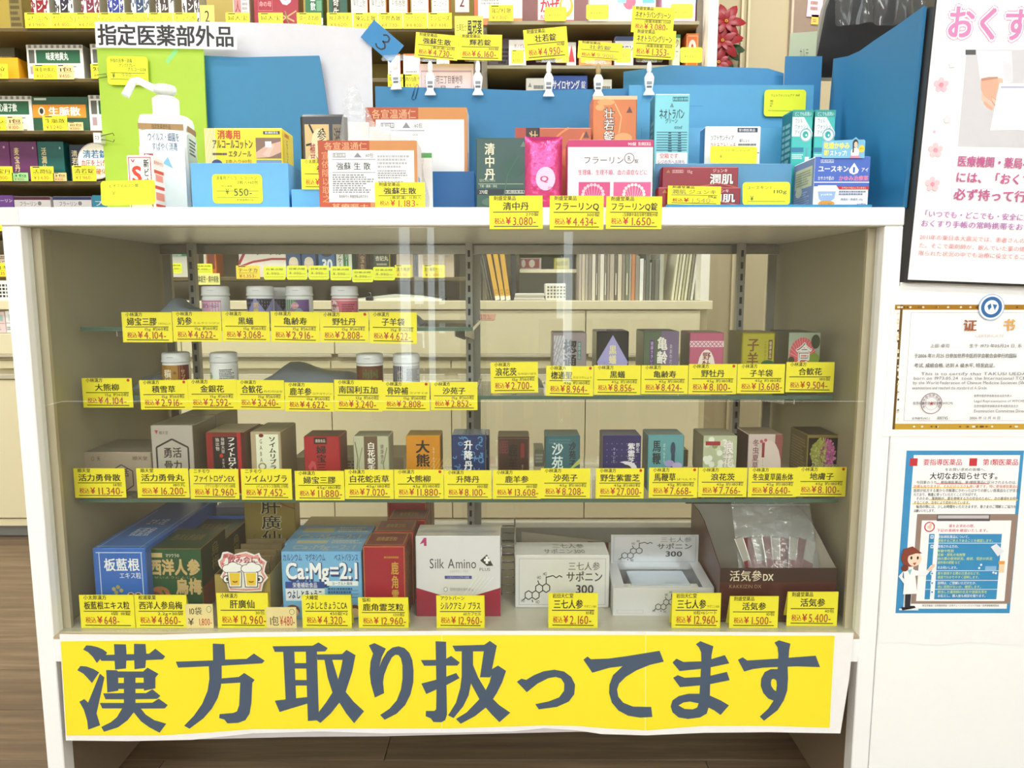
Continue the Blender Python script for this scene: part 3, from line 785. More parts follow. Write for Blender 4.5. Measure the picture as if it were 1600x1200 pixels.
C(942,681,1001,778,Y3,.05,'#2c2c66/r30',[('c',.1+.13*(i%7),.2+.11*(i//7),.016,.01,'#7a78b0',6) for i in range(49)]+[('v',.64,.5,.84,.88,'紫霊芝','#eceaf4',26),('v',.86,.7,.96,.88,'野生','#dcdaec',16),('v',.26,.3,.32,.8,'やせいむらさき','#c8c6e0'),('c',.6,.42,.3,.13,'#e8e4ec'),('c',.58,.4,.18,.09,'#3a2c3c'),('c',.42,.44,.2,.09,'#2c2c66')], label='navy dotted carton with a white crescent mushroom picture', group=G7, zb=S3, top='#5c5c74', side='#3c3c58')
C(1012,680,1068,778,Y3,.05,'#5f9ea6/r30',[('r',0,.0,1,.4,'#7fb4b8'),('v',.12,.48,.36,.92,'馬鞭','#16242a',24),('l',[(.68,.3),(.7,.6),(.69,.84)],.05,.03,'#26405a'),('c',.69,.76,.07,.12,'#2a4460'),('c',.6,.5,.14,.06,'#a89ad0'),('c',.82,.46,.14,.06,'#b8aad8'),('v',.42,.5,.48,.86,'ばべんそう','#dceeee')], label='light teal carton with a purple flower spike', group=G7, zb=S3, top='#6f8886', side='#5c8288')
FL = [('r',0,0,1,1,'#b9c0a0')]
for i in range(22):
    FL.append(('c',rnd.random()*.9+.05,rnd.random()*.9+.05,.09,.055,rnd.choice(['#dfe4d0','#cfd6b8','#8fa06a','#e8ece0']),10))
FL += [('r',.06,.83,.5,.9,'#a02838'),('v',.58,.44,.9,.92,'浪花','#fbf4f4',42),('v',.58,.44,.9,.92,'浪花','#902438',6),('c',.3,.15,.16,.09,'#c89858')]
for n in range(3):
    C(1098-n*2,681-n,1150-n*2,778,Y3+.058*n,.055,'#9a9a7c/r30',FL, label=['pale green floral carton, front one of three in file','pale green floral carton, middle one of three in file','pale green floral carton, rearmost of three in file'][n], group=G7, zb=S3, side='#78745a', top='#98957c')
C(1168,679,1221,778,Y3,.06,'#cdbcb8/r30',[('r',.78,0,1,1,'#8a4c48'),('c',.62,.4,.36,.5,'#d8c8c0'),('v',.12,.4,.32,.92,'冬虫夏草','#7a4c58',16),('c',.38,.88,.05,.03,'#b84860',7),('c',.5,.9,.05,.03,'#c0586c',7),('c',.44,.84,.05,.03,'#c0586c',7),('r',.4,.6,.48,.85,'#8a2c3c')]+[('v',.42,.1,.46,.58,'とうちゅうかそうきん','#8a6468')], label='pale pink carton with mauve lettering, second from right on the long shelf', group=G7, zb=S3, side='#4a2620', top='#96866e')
PO = [('r',.03,.0,.97,.95,'#141012')]
PO += [('c',.46,.68,.36,.24,'#9c9c48'),('c',.64,.68,.24,.22,'#b85c94')]
for i in range(230):
    a_, q_ = rnd.random()*6.283, rnd.random()**.5
    x_, y_ = .5+.4*q_*cos(a_), .68+.27*q_*sin(a_)
    PO.append(('c',x_,y_,.035,.022,rnd.choice(['#d878b0','#e08cc0','#c86aa0'] if x_ > .56 else ['#c8c878','#b4b860','#a8a850']),6))
C(1260,680,1308,778,Y3,.07,'#8a7a44/r30',PO+[('t',.1,.36,.94,.5,'地膚子','#f0e4cc',50),('t',.1,.36,.94,.5,'地膚子','#16120c',8)], label='black and gold carton with a fluffy round flower, rightmost on the long shelf', group=G7, zb=S3, side='#6c5c34', top='#4a4030',
   leftops=[('n',.1,.3,.9,.9,12,'#a89460',4),('r',.1,.1,.9,.2,'#d8d0b0')])

# boxes lying at the rear of the long shelf
def lying(px0, px1, py0, Y, dep, h, zb, col, label, grp, ops=()):
    a = at(px0, py0, Y); b = at(px1, py0, Y); w = b.x - a.x
    m = MB(); m.box(-w/2, 0, 0, w/2, dep, h, col, .0008); Art(m, front_frame(-w/2, 0, w, h)).do(ops)
    return props(m.build('lying_carton', None, ((a.x+b.x)/2, Y, zb + .0002)), label, 'box', grp)
GL7 = 'flat cartons lying at the rear of the long shelf'
lying(458, 630, 715, .22, .1, .026, S3, '#a09272/r35', 'flat tan carton lying behind the red and grass cartons', GL7, [('n',.1,.2,.9,.8,3,'#6c5c44',3)])
lying(835, 850, 715, .26, .06, .03, S3, '#9aa08c/r35', 'small flat grey carton lying left of the teal carton', GL7, [('n',.1,.2,.9,.8,3,'#d0d0c4',3)])
lying(1060, 1075, 720, .26, .06, .03, S3, '#8c8468/r35', 'small flat tan carton behind the light teal one', GL7)

# ------------------------------------------------------------------ goods on the case floor
G8 = 'large cartons on the case floor'
yb = yon(966, DECK)
C(148,857,230,966,yb,.27,'#2f6cc4/r32',[('l',[(.06,.94),(.94,.94)],.006,.006,'#c8dcf4'),('l',[(.12,0),(.12,.94)],.008,.005,'#c8dcf4'),('l',[(.92,0),(.92,.94)],.008,.005,'#c8dcf4'),('t',.2,.68,.88,.86,'板藍根','#f4f8fc',20),('t',.48,.57,.9,.66,'エキス粒','#e8f0f8',10),('c',.36,.42,.04,.03,'#b4a860',8),('c',.44,.45,.04,.03,'#a8a058',8),('c',.5,.4,.04,.03,'#b4a860',8),('c',.4,.37,.04,.03,'#a8a058',8),('c',.68,.34,.07,.035,'#d8c0a8'),('c',.82,.34,.07,.035,'#d8c0a8'),('c',.68,.345,.04,.018,'#5a3c30'),('c',.82,.345,.04,.018,'#5a3c30'),('c',.42,.14,.12,.05,'#3f8a3c')],
  label='long blue box in the left corner of the case floor', group=G8, zb=DECK, top='#3a6fb4/r32', topops=[('l',[(.03,.03),(.97,.03)],.005,.002,'#c8dcf4'),('l',[(.1,.0),(.1,.7)],.006,.005,'#a8c4e8'),('l',[(.9,.0),(.9,.7)],.006,.005,'#a8c4e8'),('t',.3,.2,.7,.35,'板藍根','#dce8f4',10),('t',.3,.4,.7,.52,'エキス粒','#dce8f4',6)])
yg = yon(958, DECK)
WG = [('p',[(.0,1),(1,1),(1,.16),(.85,.06),(.6,.04),(0,.04)],'#17502f'),('r',.03,.87,.28,.94,'#c8b070'),('t',.34,.87,.6,.93,'マツウラの','#e8e4d0',10),('t',.02,.6,.97,.84,'西洋人参','#c8ac74',44),('t',.1,.54,.9,.58,'せいようにんじん','#a89468'),('t',.5,.3,.99,.54,'烏梅','#c8ac74',44),('c',.2,.32,.18,.1,'#a8683c'),('c',.32,.26,.1,.06,'#c8744a'),('c',.1,.28,.1,.06,'#7c4a30'),('l',[(.25,.36),(.3,.28),(.2,.25)],.02,.015,'#3c6a34')]
C(232.5,858,316,958,yg,.095,'#b0823c/r32',WG, label='green box with large gold lettering, nearer of two', group=G8, zb=DECK, top='#24402a/r32', side='#8a4a1e', topops=[('t',.2,.4,.8,.7,'西洋人参烏梅','#8c8450',10)], sideops=[('r',0,.4,1,1,'#1e3a24'),('v',.4,.5,.7,.95,'烏梅','#8c8450',10)])
C(276,842,354,940,yg+.1,.11,'#b0823c/r32',WG, label='green box standing behind the front green box', group=G8, zb=DECK, top='#24402a/r32', side='#24402a', topops=[('t',.2,.4,.8,.7,'西洋人参烏梅','#8c8450',10)], sideops=[('v',.3,.5,.55,.9,'烏梅','#a89a50',16)])
# opened blue display box at the rear, with sachet packets on it
def open_box(px0, py0, px1, py1, Y, dep, col, inner, label, group, zb, ops=(), hback=None, thick=.0012, cat='box', sidecurve=None, fo=None):
    a = at(px0, (py0+py1)/2, Y); b = at(px1, (py0+py1)/2, Y); w = b.x - a.x; h = at((px0+px1)/2, py0, Y).z - zb
    hb = hback or h
    e = empty('open_display_box', ((a.x+b.x)/2, Y, zb + .0002), label, cat, group)
    m = MB(); m.box(-w/2, 0, 0, w/2, thick, h, col, 0, {'back': inner}); Art(m, front_frame(-w/2, 0, w, h)).do(ops); m.build('front_wall', e)
    m = MB(); m.box(-w/2, dep - thick, 0, w/2, dep, hb, col, 0, {'front': inner}); m.build('back_wall', e)
    m = MB(); m.box(-w/2, thick, 0, w/2, dep - thick, thick, inner); m.build('bottom', e)
    for sx, nm in ((-w/2, 0), (w/2 - thick, 1)):
        m = MB()
        curve = sidecurve(h, hb, dep) if sidecurve else [(thick, h), (dep - thick, hb)]
        out = [(thick, thick)] + [(dep - thick, thick)] + list(reversed(curve))
        m.prism(out, 0, thick, col)
        vv = [(sx + v[1], v[0], v[2]) for v in m.v]; m.v = vv
        # inner face colour
        m.k = [(inner if (max(m.v[i][0] for i in f) - min(m.v[i][0] for i in f) < 1e-9 and abs(m.v[f[0]][0] - (sx if nm else sx + thick)) < 1e-9) else k_) for f, k_ in zip(m.f, m.k)]
        m.build('side_wall', e)
    return e, w, h
e, w_, h_ = open_box(324, 806, 400, 880, .27, .10, '#2c62b0/r32', '#3c6cae', 'opened blue box filled with foil packets at the rear left of the case floor', G8, DECK, [('l',[(.03,.93),(.97,.93)],.004,.012,'#c8dcf4'),('l',[(.88,0),(.88,.93)],.006,.01,'#a8c4e8')])
GP = 'silver foil packets in the opened blue box'
for i in range(6):
    m = MB(); m.box(-.034, 0, 0, .034, .003, .012 + h_ - .004, '#9aa6b2/r20/m60', .001)
    m.prism([(-.034, h_ + .008), (.034, h_ + .008), (.034, h_ + .012), (-.034, h_ + .012)], -.001, 0, '#c8ccd0/r20/m50')
    props(m.build('foil_packet', None, (e.location.x, e.location.y + .012 + i * .013, DECK + .0018), (R(-6), 0, 0)), 'silver foil packet upright in the opened blue box', 'packet', GP)
# tall gold pack standing at the back, open gold tray, beer mug sign
C(383,760,462,905,yon(905, DECK)+.035,.03,'#b09a4c/r30/m20',[('v',.32,.3,.74,.86,'肝廣仙','#e4d8a0',44),('v',.33,.31,.73,.85,'肝廣仙','#14100a',16),('v',.16,.3,.2,.44,'かんこうせん','#5a4a20'),('l',[(.75,1),(.6,.85),(.8,.78),(1,.74)],.02,.008,'#a8683c'),('l',[(.5,1),(.55,.9),(.75,.84),(1,.82)],.012,.006,'#b8783c'),('l',[(.1,.2),(.3,.26),(.5,.2)],.01,.005,'#6c5c2c'),('l',[(.0,.3),(.2,.22)],.01,.005,'#6c5c2c')], label='tall gold packet standing upright behind the open gold tray', group=G8, zb=DECK)
yt = yon(966, DECK)
e, w_, h_ = open_box(337, 898, 423, 966, yt, .12, '#a8924e/r32', '#6c5c34', 'open gold tray of sachets behind the beer mug sign', G8, DECK)
for i in range(12):
    m = MB(); m.box(-w_*.4, 0, 0, w_*.4, .004, h_*.9 + .006 * (i % 3) + .01, '#7c6a44/r35/n20', .0008)
    m.box(-w_*.34, -.0003, h_*.55, w_*.2, 0, h_*.8, '#c8b888/r35')
    props(m.build('sachet', None, (e.location.x, e.location.y + .008 + i * .0088, DECK + .0018), (R(-5), 0, 0)), 'brown gold sachet standing in the open gold tray', 'sachet', 'sachets in the open gold tray')
# beer mug sign
a = at(343, 925, yt - .006); b = at(417, 862, yt - .006); w_, h_ = b.x - a.x, b.z - a.z
m = MB()
OUT = [(.1,.98),(.2,1),(.33,.93),(.45,.97),(.58,1),(.75,.92),(.84,.97),(.88,.85),(.99,.75),(.95,.62),(.93,.5),(1,.35),(.9,.22),(.86,.02),(.55,0),(.2,.02),(.16,.2),(.03,.38),(.1,.52),(.02,.65),(0,.78),(.06,.84)]
m.prism([(x_*w_, z_*h_) for x_, z_ in OUT], 0, .0008, '#f4efee/r40')
A = Art(m, front_frame(0, 0, w_, h_))
A.poly([(.5+(x_-.5)*.93, .5+(z_-.5)*.93) for x_, z_ in OUT], '#e8a098')
A.poly([(.5+(x_-.5)*.84, .48+(z_-.5)*.80) for x_, z_ in OUT], '#f6f2f2')
A.text(.1,.84,.48,.94,'薬局で','#b03448',16); A.text(.2,.72,.86,.88,'飲み会に!','#b03448',30)
for cx_ in (.3,.68):
    for dx, dy, r_ in ((-.12,.0,.09),(0,.05,.11),(.1,.02,.09),(0,-.03,.1)): A.circ(cx_+dx,.58+dy,r_+.015,r_+.015,'#3a3634')
    for dx, dy, r_ in ((-.12,.0,.09),(0,.05,.11),(.1,.02,.09),(0,-.03,.1)): A.circ(cx_+dx,.58+dy,r_,r_,'#fbfbfb')
for cx_, s_ in ((.33,-1),(.66,1)):
    A.circ(cx_+s_*.17,.32,.08,.1,'#3a3634'); A.circ(cx_+s_*.17,.32,.06,.075,'#fbfbfb'); A.circ(cx_+s_*.15,.32,.03,.045,'#3a3634')
    A.poly([(cx_-.15,.5),(cx_+.15,.5),(cx_+.13,.12),(cx_-.13,.12)],'#3a3634'); A.poly([(cx_-.135,.49),(cx_+.135,.49),(cx_+.115,.14),(cx_-.115,.14)],'#fbfbfb')
    A.poly([(cx_-.11,.48),(cx_+.11,.48),(cx_+.09,.17),(cx_-.09,.17)],'#f2cf3c')
    A.line([(cx_-.05,.27),(cx_,.25),(cx_+.05,.27)],.012,.014,'#a03c20')
for cx_, cy_ in ((.1,.7),(.88,.74)):
    A.poly([(cx_+(.05 if i%2==0 else .022)*sin(i*pi/5), cy_+(.06 if i%2==0 else .026)*cos(i*pi/5)) for i in range(10)],'#d8707c')
props(m.build('shop_sign', None, (a.x, yt - .006, a.z), None), 'die cut card sign with two frothy beer mugs on the open gold tray', 'sign')
# calcium boxes
yc = yon(968, DECK)
TC = [('r',0,0,1,1,'#6ba4cc'),('t',.1,.15,.9,.5,'Ca:Mg=2:1','#a8b4b4',20),('r',.1,.6,.5,.85,'#b8b48c'),('n',.55,.6,.95,.9,3,'#c8c8b0',5)]
CA = [('t',.02,.86,.26,.97,'カルシウム','#1e4886',16),('t',.3,.86,.55,.97,'マグネシウム','#1e4886',16),('t',.66,.86,.96,.97,'ベストバランス','#1e4886',16),
  ('t',.055,.57,.965,.85,'Ca:Mg=2:1','#1c3c78',50),('t',.05,.60,.95,.85,'Ca:Mg=2:1','#f6f8fa',32),
  ('r',.04,.46,.53,.56,'#2a4c9a'),('t',.13,.47,.44,.55,'栄養補助食品','#f0f4fa',10),('r',.04,.28,.53,.46,'#e9eef4'),('t',.06,.31,.5,.44,'つよしときょうこ','#1a2c5c',32),
  ('r',.56,.5,.95,.57,'#f2f6f8'),('t',.62,.51,.88,.56,'ヨーグルト風味','#2a4c8a',10),('n',.57,.28,.95,.48,4,'#2c5a90',6),('l',[(.57,.33),(.95,.33)],.003,.003,'#2c5a90'),('l',[(.57,.38),(.95,.38)],.003,.003,'#2c5a90'),('l',[(.57,.43),(.95,.43)],.003,.003,'#2c5a90'),
  ('c',.12,.13,.09,.09,'#7a4a2c'),('c',.12,.1,.075,.075,'#f0c8a4'),('c',.9,.13,.08,.09,'#7a3c2c'),('c',.9,.1,.065,.07,'#f0c8a4')]
C(441,862,566,968,yc,.055,'#78b8e4/r32',CA, label='light blue calcium supplement box, front one of two', group=G8, zb=DECK, topops=TC)
C(447,850,572,960,yc+.06,.09,'#78b8e4/r32',CA, label='light blue calcium supplement box, rear one of two', group=G8, zb=DECK, topops=TC)
lying(462, 600, 835, .27, .1, .055, DECK, '#9c8850/r35', 'flat gold tan carton lying behind the light blue boxes', 'flat cartons lying at the rear of the case floor', [('n',.1,.3,.6,.7,2,'#6c5c2c',5)])
# red boxes in steps
RD = [('f',.02,-.02,.98,.99,.012,.008,'#b8923c'),('v',.66,.08,.84,.8,'鹿角霊芝','#c8a040',22),('t',.12,.2,.4,.28,'Modern','#b8862c',8),('n',.5,.83,.95,.87,1,'#b8862c',2)]
RT = [('f',.04,.05,.96,.95,.02,.03,'#b8923c'),('t',.25,.35,.75,.65,'鹿角霊芝粒','#b89a54',16)]
RS = [('n',.05,.1,.8,.9,16,'#a87a44',7),('r',.84,0,.88,1,'#b8923c')]
yr = yon(972, DECK)
for n, (dx, dy, lb) in enumerate([(0, 0, 'dark red box with gold lettering, front of the file'), (.004, .062, 'dark red box, second in the file'), (.016, .124, 'dark red box, third in the file')]):
    o, w_, h_ = C(568,853,634,972,yr,.058,'#a0142c/r25',RD, label=lb, group=G8, zb=DECK, top='#6e1c24/r28', side='#7c1824', topops=RT, sideops=RS)
    o.location.x += dx; o.location.y += dy
    if n < 2: last = o
hb_ = at(600, 853, yr).z - DECK
m_ = 0
for dx, dy, dz, lb in ((.004, .19, .0, 'dark red box, fourth in the file after a gap'), (.004, .252, .0, 'dark red box at the rear of the file')):
    o, w_, h_ = C(568,842,640,972,yr,.058,'#a0142c/r25',RD, label=lb, group=G8, zb=DECK, top='#6e1c24/r28', side='#7c1824', topops=RT, sideops=RS)
    o.location.x += dx; o.location.y += dy
# white and crimson box
ys = yon(963, DECK)
PL = [('p',[(0,0),(1,0),(1,.36),(.5,.2),(0,.36)],'#9c1c3c/r22'),('p',[(.05,.9),(.1,.98),(.13,.98),(.13,.88),(.1,.88),(.1,.92)],'#b03070'),('t',.16,.6,.72,.73,'Silk Amino','#3a3a40',4),
  ('p',[(.84,.72-.09),(.915,.635),(.84,.72+.06-.005),(.76,.70)],'#2c2c30'),('r',.825,.66,.855,.75,'#f4f4f4'),('r',.805,.69,.875,.72,'#f4f4f4'),('t',.75,.57,.88,.61,'PLUS','#3a3a40',6),('t',.4,.55,.62,.58,'シルクアミノ プラス','#8a8a90'),
  ('r',.34,.47,.66,.51,'#3a4a9a'),('t',.37,.475,.63,.505,'システインペプチド含有','#d8dcf0'),('t',.4,.32,.68,.36,'国際抗酸化健康協会','#8a8a90',4),('c',.35,.34,.025,.03,'#9a9aa0'),('c',.35,.34,.016,.02,'#eceef0')]+[('l',[(.55+.05*i,.25+.01*i),(.72+.05*i,.5)],.006,.004,'#dcdee2') for i in range(5)]
C(650,838,782,963,ys,.055,'#e6e8ec/r16/m15',PL, label='white and crimson box of capsules beside the dark red boxes', group=G8, zb=DECK, top='#c8c8c4/r15/m30', side='#b8b8b8/r20/m30', topops=[('r',.05,.3,.95,.5,'#a8a8a4')])
# wire rack
e = empty('wire_rack', (at(795, 930, .13).x, .13, DECK + .0002), 'low chrome wire rack between the white box and the silver carton', 'rack')
m = MB()
for i in range(7):
    z_ = .004 + i * .013
    m.tube([(-.012, 0, z_), (.01, 0, z_), (.01, .1, z_), (-.012, .1, z_)], .0012, '#c8ccd0/r20/m80', 6)
for x_, y_ in ((.01, 0), (.01, .1), (-.012, 0)): m.tube([(x_, y_, 0), (x_, y_, .095)], .0016, '#c8ccd0/r20/m80', 6)
m.build('wire', e)
# saponin boxes
def molecule(A, x0, y0, sx, sy, key='#3c3c40'):
    def hx(cx_, cy_, r=1): return [(cx_ + r * cos(R(30 + 60*i)), cy_ + r * sin(R(30 + 60*i))) for i in range(7)]
    P = []
    q = 1.732
    for c_ in ((1,1), (1+q,1), (1+q*1.5,2.5), (1+q*2.5, 2.6)): P.append(hx(*c_, 1))
    P.append([(1+q*2.5,3.6),(1+q*2.5,5.2)]); P.append([(1+q*2.5,5),(7,5.4),(7.8,4.9),(8.6,5.4),(9.3,5)])
    P.append([(1+q*1.5,3.5),(1+q*1.3,4.3)]); P.append([(.2,.4),(-.5,-.2)]); P.append([(1+q*.5,0),(1+q*.6,-.6)])
    for p in P: A.line([(x0 + x*sx, y0 + y*sy) for x, y in p], sx*.12, sy*.12, key)
    for x, y in ((-.9,-.6),(1+q,-.9),(1+q*1.2,4.6),(4.5,5.4)): A.text(x0+x*sx, y0+y*sy, x0+(x+1)*sx, y0+(y+.8)*sy, 'HO', key, 8)
def sapo(px0, py0, px1, py1, Y, dep, label, mols=(.10,.16,.043,.085)):
    o, w_, h_ = carton(px0, py0, px1, py1, Y, dep, '#e4e4e2/r22/m15', (), label, G8, DECK)
    m = MB(); A = Art(m, front_frame(-w_/2, 0, w_, h_)); A.frame(.04, .06, .96, .94, .004, .006, '#8a8a90')
    molecule(A, *mols[:2], mols[2], mols[3]); A.text(.56,.72,.9,.88,'三七人参','#8a8a8c/r25/m50',10); A.text(.54,.5,.93,.7,'サポニン','#6a6a6e/r25/m50',16); A.text(.64,.28,.84,.45,'300','#3c3c40',20)
    A2 = Art(m, top_frame(-w_/2, 0, w_, dep, h_ + .0006)); A2.text(.4,.5,.75,.85,'三七人参','#6c6c60',10); A2.text(.3,.1,.75,.45,'サポニン300','#6c6c60',10)
    q = m.build('printed_face', o); return o
sapo(805, 868, 952, 950, yon(950, DECK), .06, 'closed silver white box printed with a molecule drawing')
yo = yon(962, DECK)
e, w_, h_ = open_box(958, 918, 1115, 962, yo, .09, '#dcdcdc/r25/m15', '#b9bcc0', 'opened silver white box with its lid card standing up', G8, DECK, hback=.048)
m = MB(); A = Art(m, front_frame(-w_/2, 0, w_, h_)); A.frame(.04,.08,.3,.2,.003,.008,'#9a9a9c'); A.e += 1e-4
molecule(A, .42, .2, .03, .11); A.text(.7,.6,.9,.85,'三七','#5c5c60',8)
m.build('printed_face', e)
m = MB(); a_ = at(954, 893, yo + .082); b_ = at(1092, 836, yo + .082); hw = (b_.x - a_.x)
xo = (a_.x + b_.x)/2 - e.location.x
m.box(xo - hw/2, .082, .04, xo + hw/2, .0835, b_.z - DECK, '#d4d6da/r22/m20')
A = Art(m, front_frame(xo - hw/2, .052, hw, b_.z - DECK - .052, .082)); A.frame(.03, .02, .97, .95, .004, .008, '#8a8a90'); molecule(A, .12, .14, .038, .11); A.text(.56,.74,.92,.92,'三七人参','#7a7a7c',10); A.text(.52,.48,.93,.7,'サポニン','#5a5a5e',16); A.text(.62,.22,.82,.42,'300','#3c3c40',20)
m.build('lid', e, None)
m = MB(); m.box(-w_*.3, .02, .01, w_*.3, .075, h_ - .003, '#c2cad2/r18/m50', .001); m.box(-w_*.42, .012, h_ - .012, w_*.38, .03, h_ - .006, '#e8e4d8/r40', .001); m.build('blister_pack', e)
for s_ in (-1, 1):
    m = MB(); m.prism([(0, 0), (.09, .006), (.088, .0075), (0, .0012)], 0, .016, '#cfd0d2/r25')
    m.v = [(s_ * (w_/2 - .001) - s_ * v[1] * 1.0 , v[0], h_ + v[2] - .0005) for v in m.v]; m.build('side_flap', e)
# paper sheets leaning at the back
m = MB(); a_ = at(815, 868, .25); b_ = at(952, 822, .25)
m.prism([(0, 0), (b_.x - a_.x, 0), (b_.x - a_.x, .045), (0, .062)], 0, .0012, '#b8ae98/r50')
A = Art(m, front_frame(0, 0, b_.x - a_.x, .06)); A.poly([(.8,.1),(1,.1),(1,.72),(.76,.76)], '#8c3a34'); A.poly([(.46,.6),(.5,.66),(.54,.6),(.5,.54)], '#a83c30'); A.text(.36,.3,.62,.5,'御見本','#a8685c')
m.build('x', None) if False else props(m.build('paper_sleeve', None, (a_.x, .25, DECK + .0002), (R(-8), 0, 0)), 'tan paper sleeve leaning behind the silver white boxes', 'paper')
# brown open display box with a bag of sachets
yk = yon(972, DECK)
def brcurve(h, hb, dep):
    return [(.0012, h), (dep*.15, h + .010), (dep*.35, h + .026), (dep*.55, h + .040), (dep*.75, h + .046), (dep - .0012, hb)]
e, w_, h_ = open_box(1124, 888, 1306, 972, yk, .18, '#4a1a14/r28', '#c8c2b4/r40', 'brown open display box with a clear bag of sachets inside', G8, DECK,
  [('r',0,.74,1,1,'#2e120e'),('t',.08,.76,.36,.96,'活気參','#e9dfc4',10),('t',.365,.77,.46,.9,'DX','#e9dfc4',26),('t',.08,.63,.36,.70,'KAKKIZIN DX','#a89068',2)], hback=.128, sidecurve=brcurve)
m = MB(); m.prism([(-w_/2 - .01, .127), (w_/2 - .03, .127), (w_/2 - .05, .140), (-w_/2 - .015, .140)], .178, .205, '#4c3428/r25')
A = Art(m, front_frame(-w_/2, .128, w_, .011, .178)); A.text(.1,.1,.5,.9,'活気参DX','#7c6a48',10); m.build('lid', e)
bag = empty('sachet_bag', (e.location.x + .020, e.location.y + .045, DECK + .050), 'clear zip bag of silver and maroon sachets inside the brown box', 'bag', rot=(R(-30), 0, 0))
m = MB(); n_ = 12
P = {}
for i in range(n_ + 1):
    for j in range(n_ + 1):
        u, v = i / n_, j / n_
        th = .012 * (4*u*(1-u))**.5 * (1 - v) ** .6
        P[i, j, 0] = (-.062 + .124*u, -th - .0006, .012 + .115*v); P[i, j, 1] = (-.062 + .124*u, th + .0006, .012 + .115*v)
for k_ in (0, 1):
    for i in range(n_):
        for j in range(n_):
            m.sm.add(len(m.f)); q = [P[i,j,k_], P[i+1,j,k_], P[i+1,j+1,k_], P[i,j+1,k_]]; m.face(q if k_ == 0 else q[::-1], 'plastic_bag')
m.box(-.0615, -.0012, .112, .0615, .0012, .1135, '#c9ccd0/r30'); m.box(-.0615, -.0012, .117, .0615, .0012, .1185, '#c9ccd0/r30')
m.build('bag_film', bag)
for i in range(9):
    m = MB(); m.box(-.009, -.0015, 0, .009, .0015, .05, '#c4c0bc/r22/m60', .0006, {'front': '#6c2430/r30' if i % 2 else '#d8d4cc/r20/m50'}); m.box(-.0092, -.0018, .0, .0092, -.0016, .014, '#7a1c34/r30')
    m.build('sachet', bag, (-.045 + i * .0108, -.004 + .003 * (i % 3), .012), (0, R(-18 + i * 5), R(20)))

# ------------------------------------------------------------------ banner under the glass
BY = -.0165
def bp(px, py, off=0): p = at(px, py, BY - off); return (p.x, p.z)
m = MB()
paper = [(93,991),(250,992),(385,988),(560,987),(700,986),(850,986),(1022,987),(1200,988),(1334,989),(1327,1060),(1313,1146),(1200,1144),(1100,1145),(1010,1149),(940,1147),(900,1141),(850,1138),(800,1143),(700,1145),(600,1146),(500,1143),(395,1146),(300,1156),(200,1158),(103,1157)]
def wav(x): return .0015 * sin(x * 9) + .0008 * sin(x * 23)
out = [bp(*p) for p in paper]
m.prism([bp(*p) for p in paper], BY, BY + .0007, '#f7f5f4/r60')
yel = [(95,1002),(250,1000),(395,995),(560,993),(700,992),(850,992),(1022,992),(1200,993),(1304,993),(1300,1060),(1296,1137),(1200,1134),(1100,1134),(1060,1137),(1012,1141),(950,1138),(900,1134),(850,1133),(800,1135),(700,1138),(550,1138),(395,1139),(330,1144),(250,1149),(104,1149)]
tri = tessellate_polygon([[Vector((*bp(*p), 0)) for p in yel]])
b0 = len(m.v); m.v += [(x_, BY - .0004, z_) for x_, z_ in (bp(*p) for p in yel)]
for t in tri: m.f.append(tuple(b0 + i for i in t)); m.k.append('#ffe92e/r50/n05/s5')
INK = '#4b5a70/r55'; BO = [0]
def strokes(ox, polys):
    for pl in polys:
        loops = pl if isinstance(pl[0][0], tuple) else [pl]
        pts = [[bp(ox + x/5.3333, 985 + y/5.3333) for x, y in l] for l in loops]
        flat = [p for l in pts for p in l]
        tr = tessellate_polygon([[Vector((x, z, 0)) for x, z in l] for l in pts])
        BO[0] += 6e-6
        b_ = len(m.v); m.v += [(x, BY - .0007 - BO[0], z) for x, z in flat]
        for t in tr: m.f.append(tuple(b_ + i for i in t)); m.k.append(INK)
strokes(95, [
 [(188,158),(215,122),(260,126),(310,138),(350,155),(388,182),(378,202),(450,200),(445,112),(545,115),(550,196),(612,196),(612,110),(708,112),(714,192),(738,192),(790,150),(872,215),(852,240),(712,246),(706,310),(616,322),(614,248),(548,250),(545,315),(455,324),(450,252),(340,252),(332,236),(303,270),(270,220),(230,180)],
 [(140,330),(165,295),(215,298),(275,320),(322,348),(262,437),(230,400),(190,358)],
 [(157,592),(198,570),(230,600),(328,358),(366,390),(300,690),(330,788),(230,825),(222,750),(195,660)],
 [(380,328),(470,330),(480,345),(482,500),(390,515)], [(465,340),(688,340),(724,308),(816,360),(790,392),(465,392)],
 [(692,390),(790,390),(790,480),(745,490),(695,500)], [(478,437),(695,433),(695,484),(480,486)], [(528,390),(624,390),(624,655),(528,655)],
 [(355,522),(530,520),(530,572),(375,572)], [(622,520),(712,520),(765,488),(832,543),(806,568),(622,572)],
 [(328,602),(530,602),(530,648),(348,648)], [(622,602),(765,600),(818,566),(893,620),(868,648),(622,650)],
 [(515,645),(620,645),(610,680),(560,745),(480,805),(362,842),(340,802),(420,762),(470,720)], [(600,648),(668,648),(710,700),(780,745),(880,775),(825,850),(740,805),(670,755),(610,680)],
 [(1268,108),(1365,112),(1372,245),(1270,250)], [(960,258),(1270,248),(1372,241),(1550,235),(1610,190),(1700,250),(1680,272),(1340,292),(980,308)],
 [(1235,285),(1342,285),(1342,400),(1335,470),(1310,560),(1260,650),(1190,730),(1075,816),(1030,792),(1110,710),(1180,610),(1225,500),(1240,400)],
 [(1338,398),(1485,385),(1530,352),(1617,410),(1597,435),(1590,600),(1575,690),(1540,745),(1480,768),(1390,772),(1365,740),(1322,728),(1325,695),(1440,685),(1470,672),(1488,620),(1497,433),(1338,442)]])
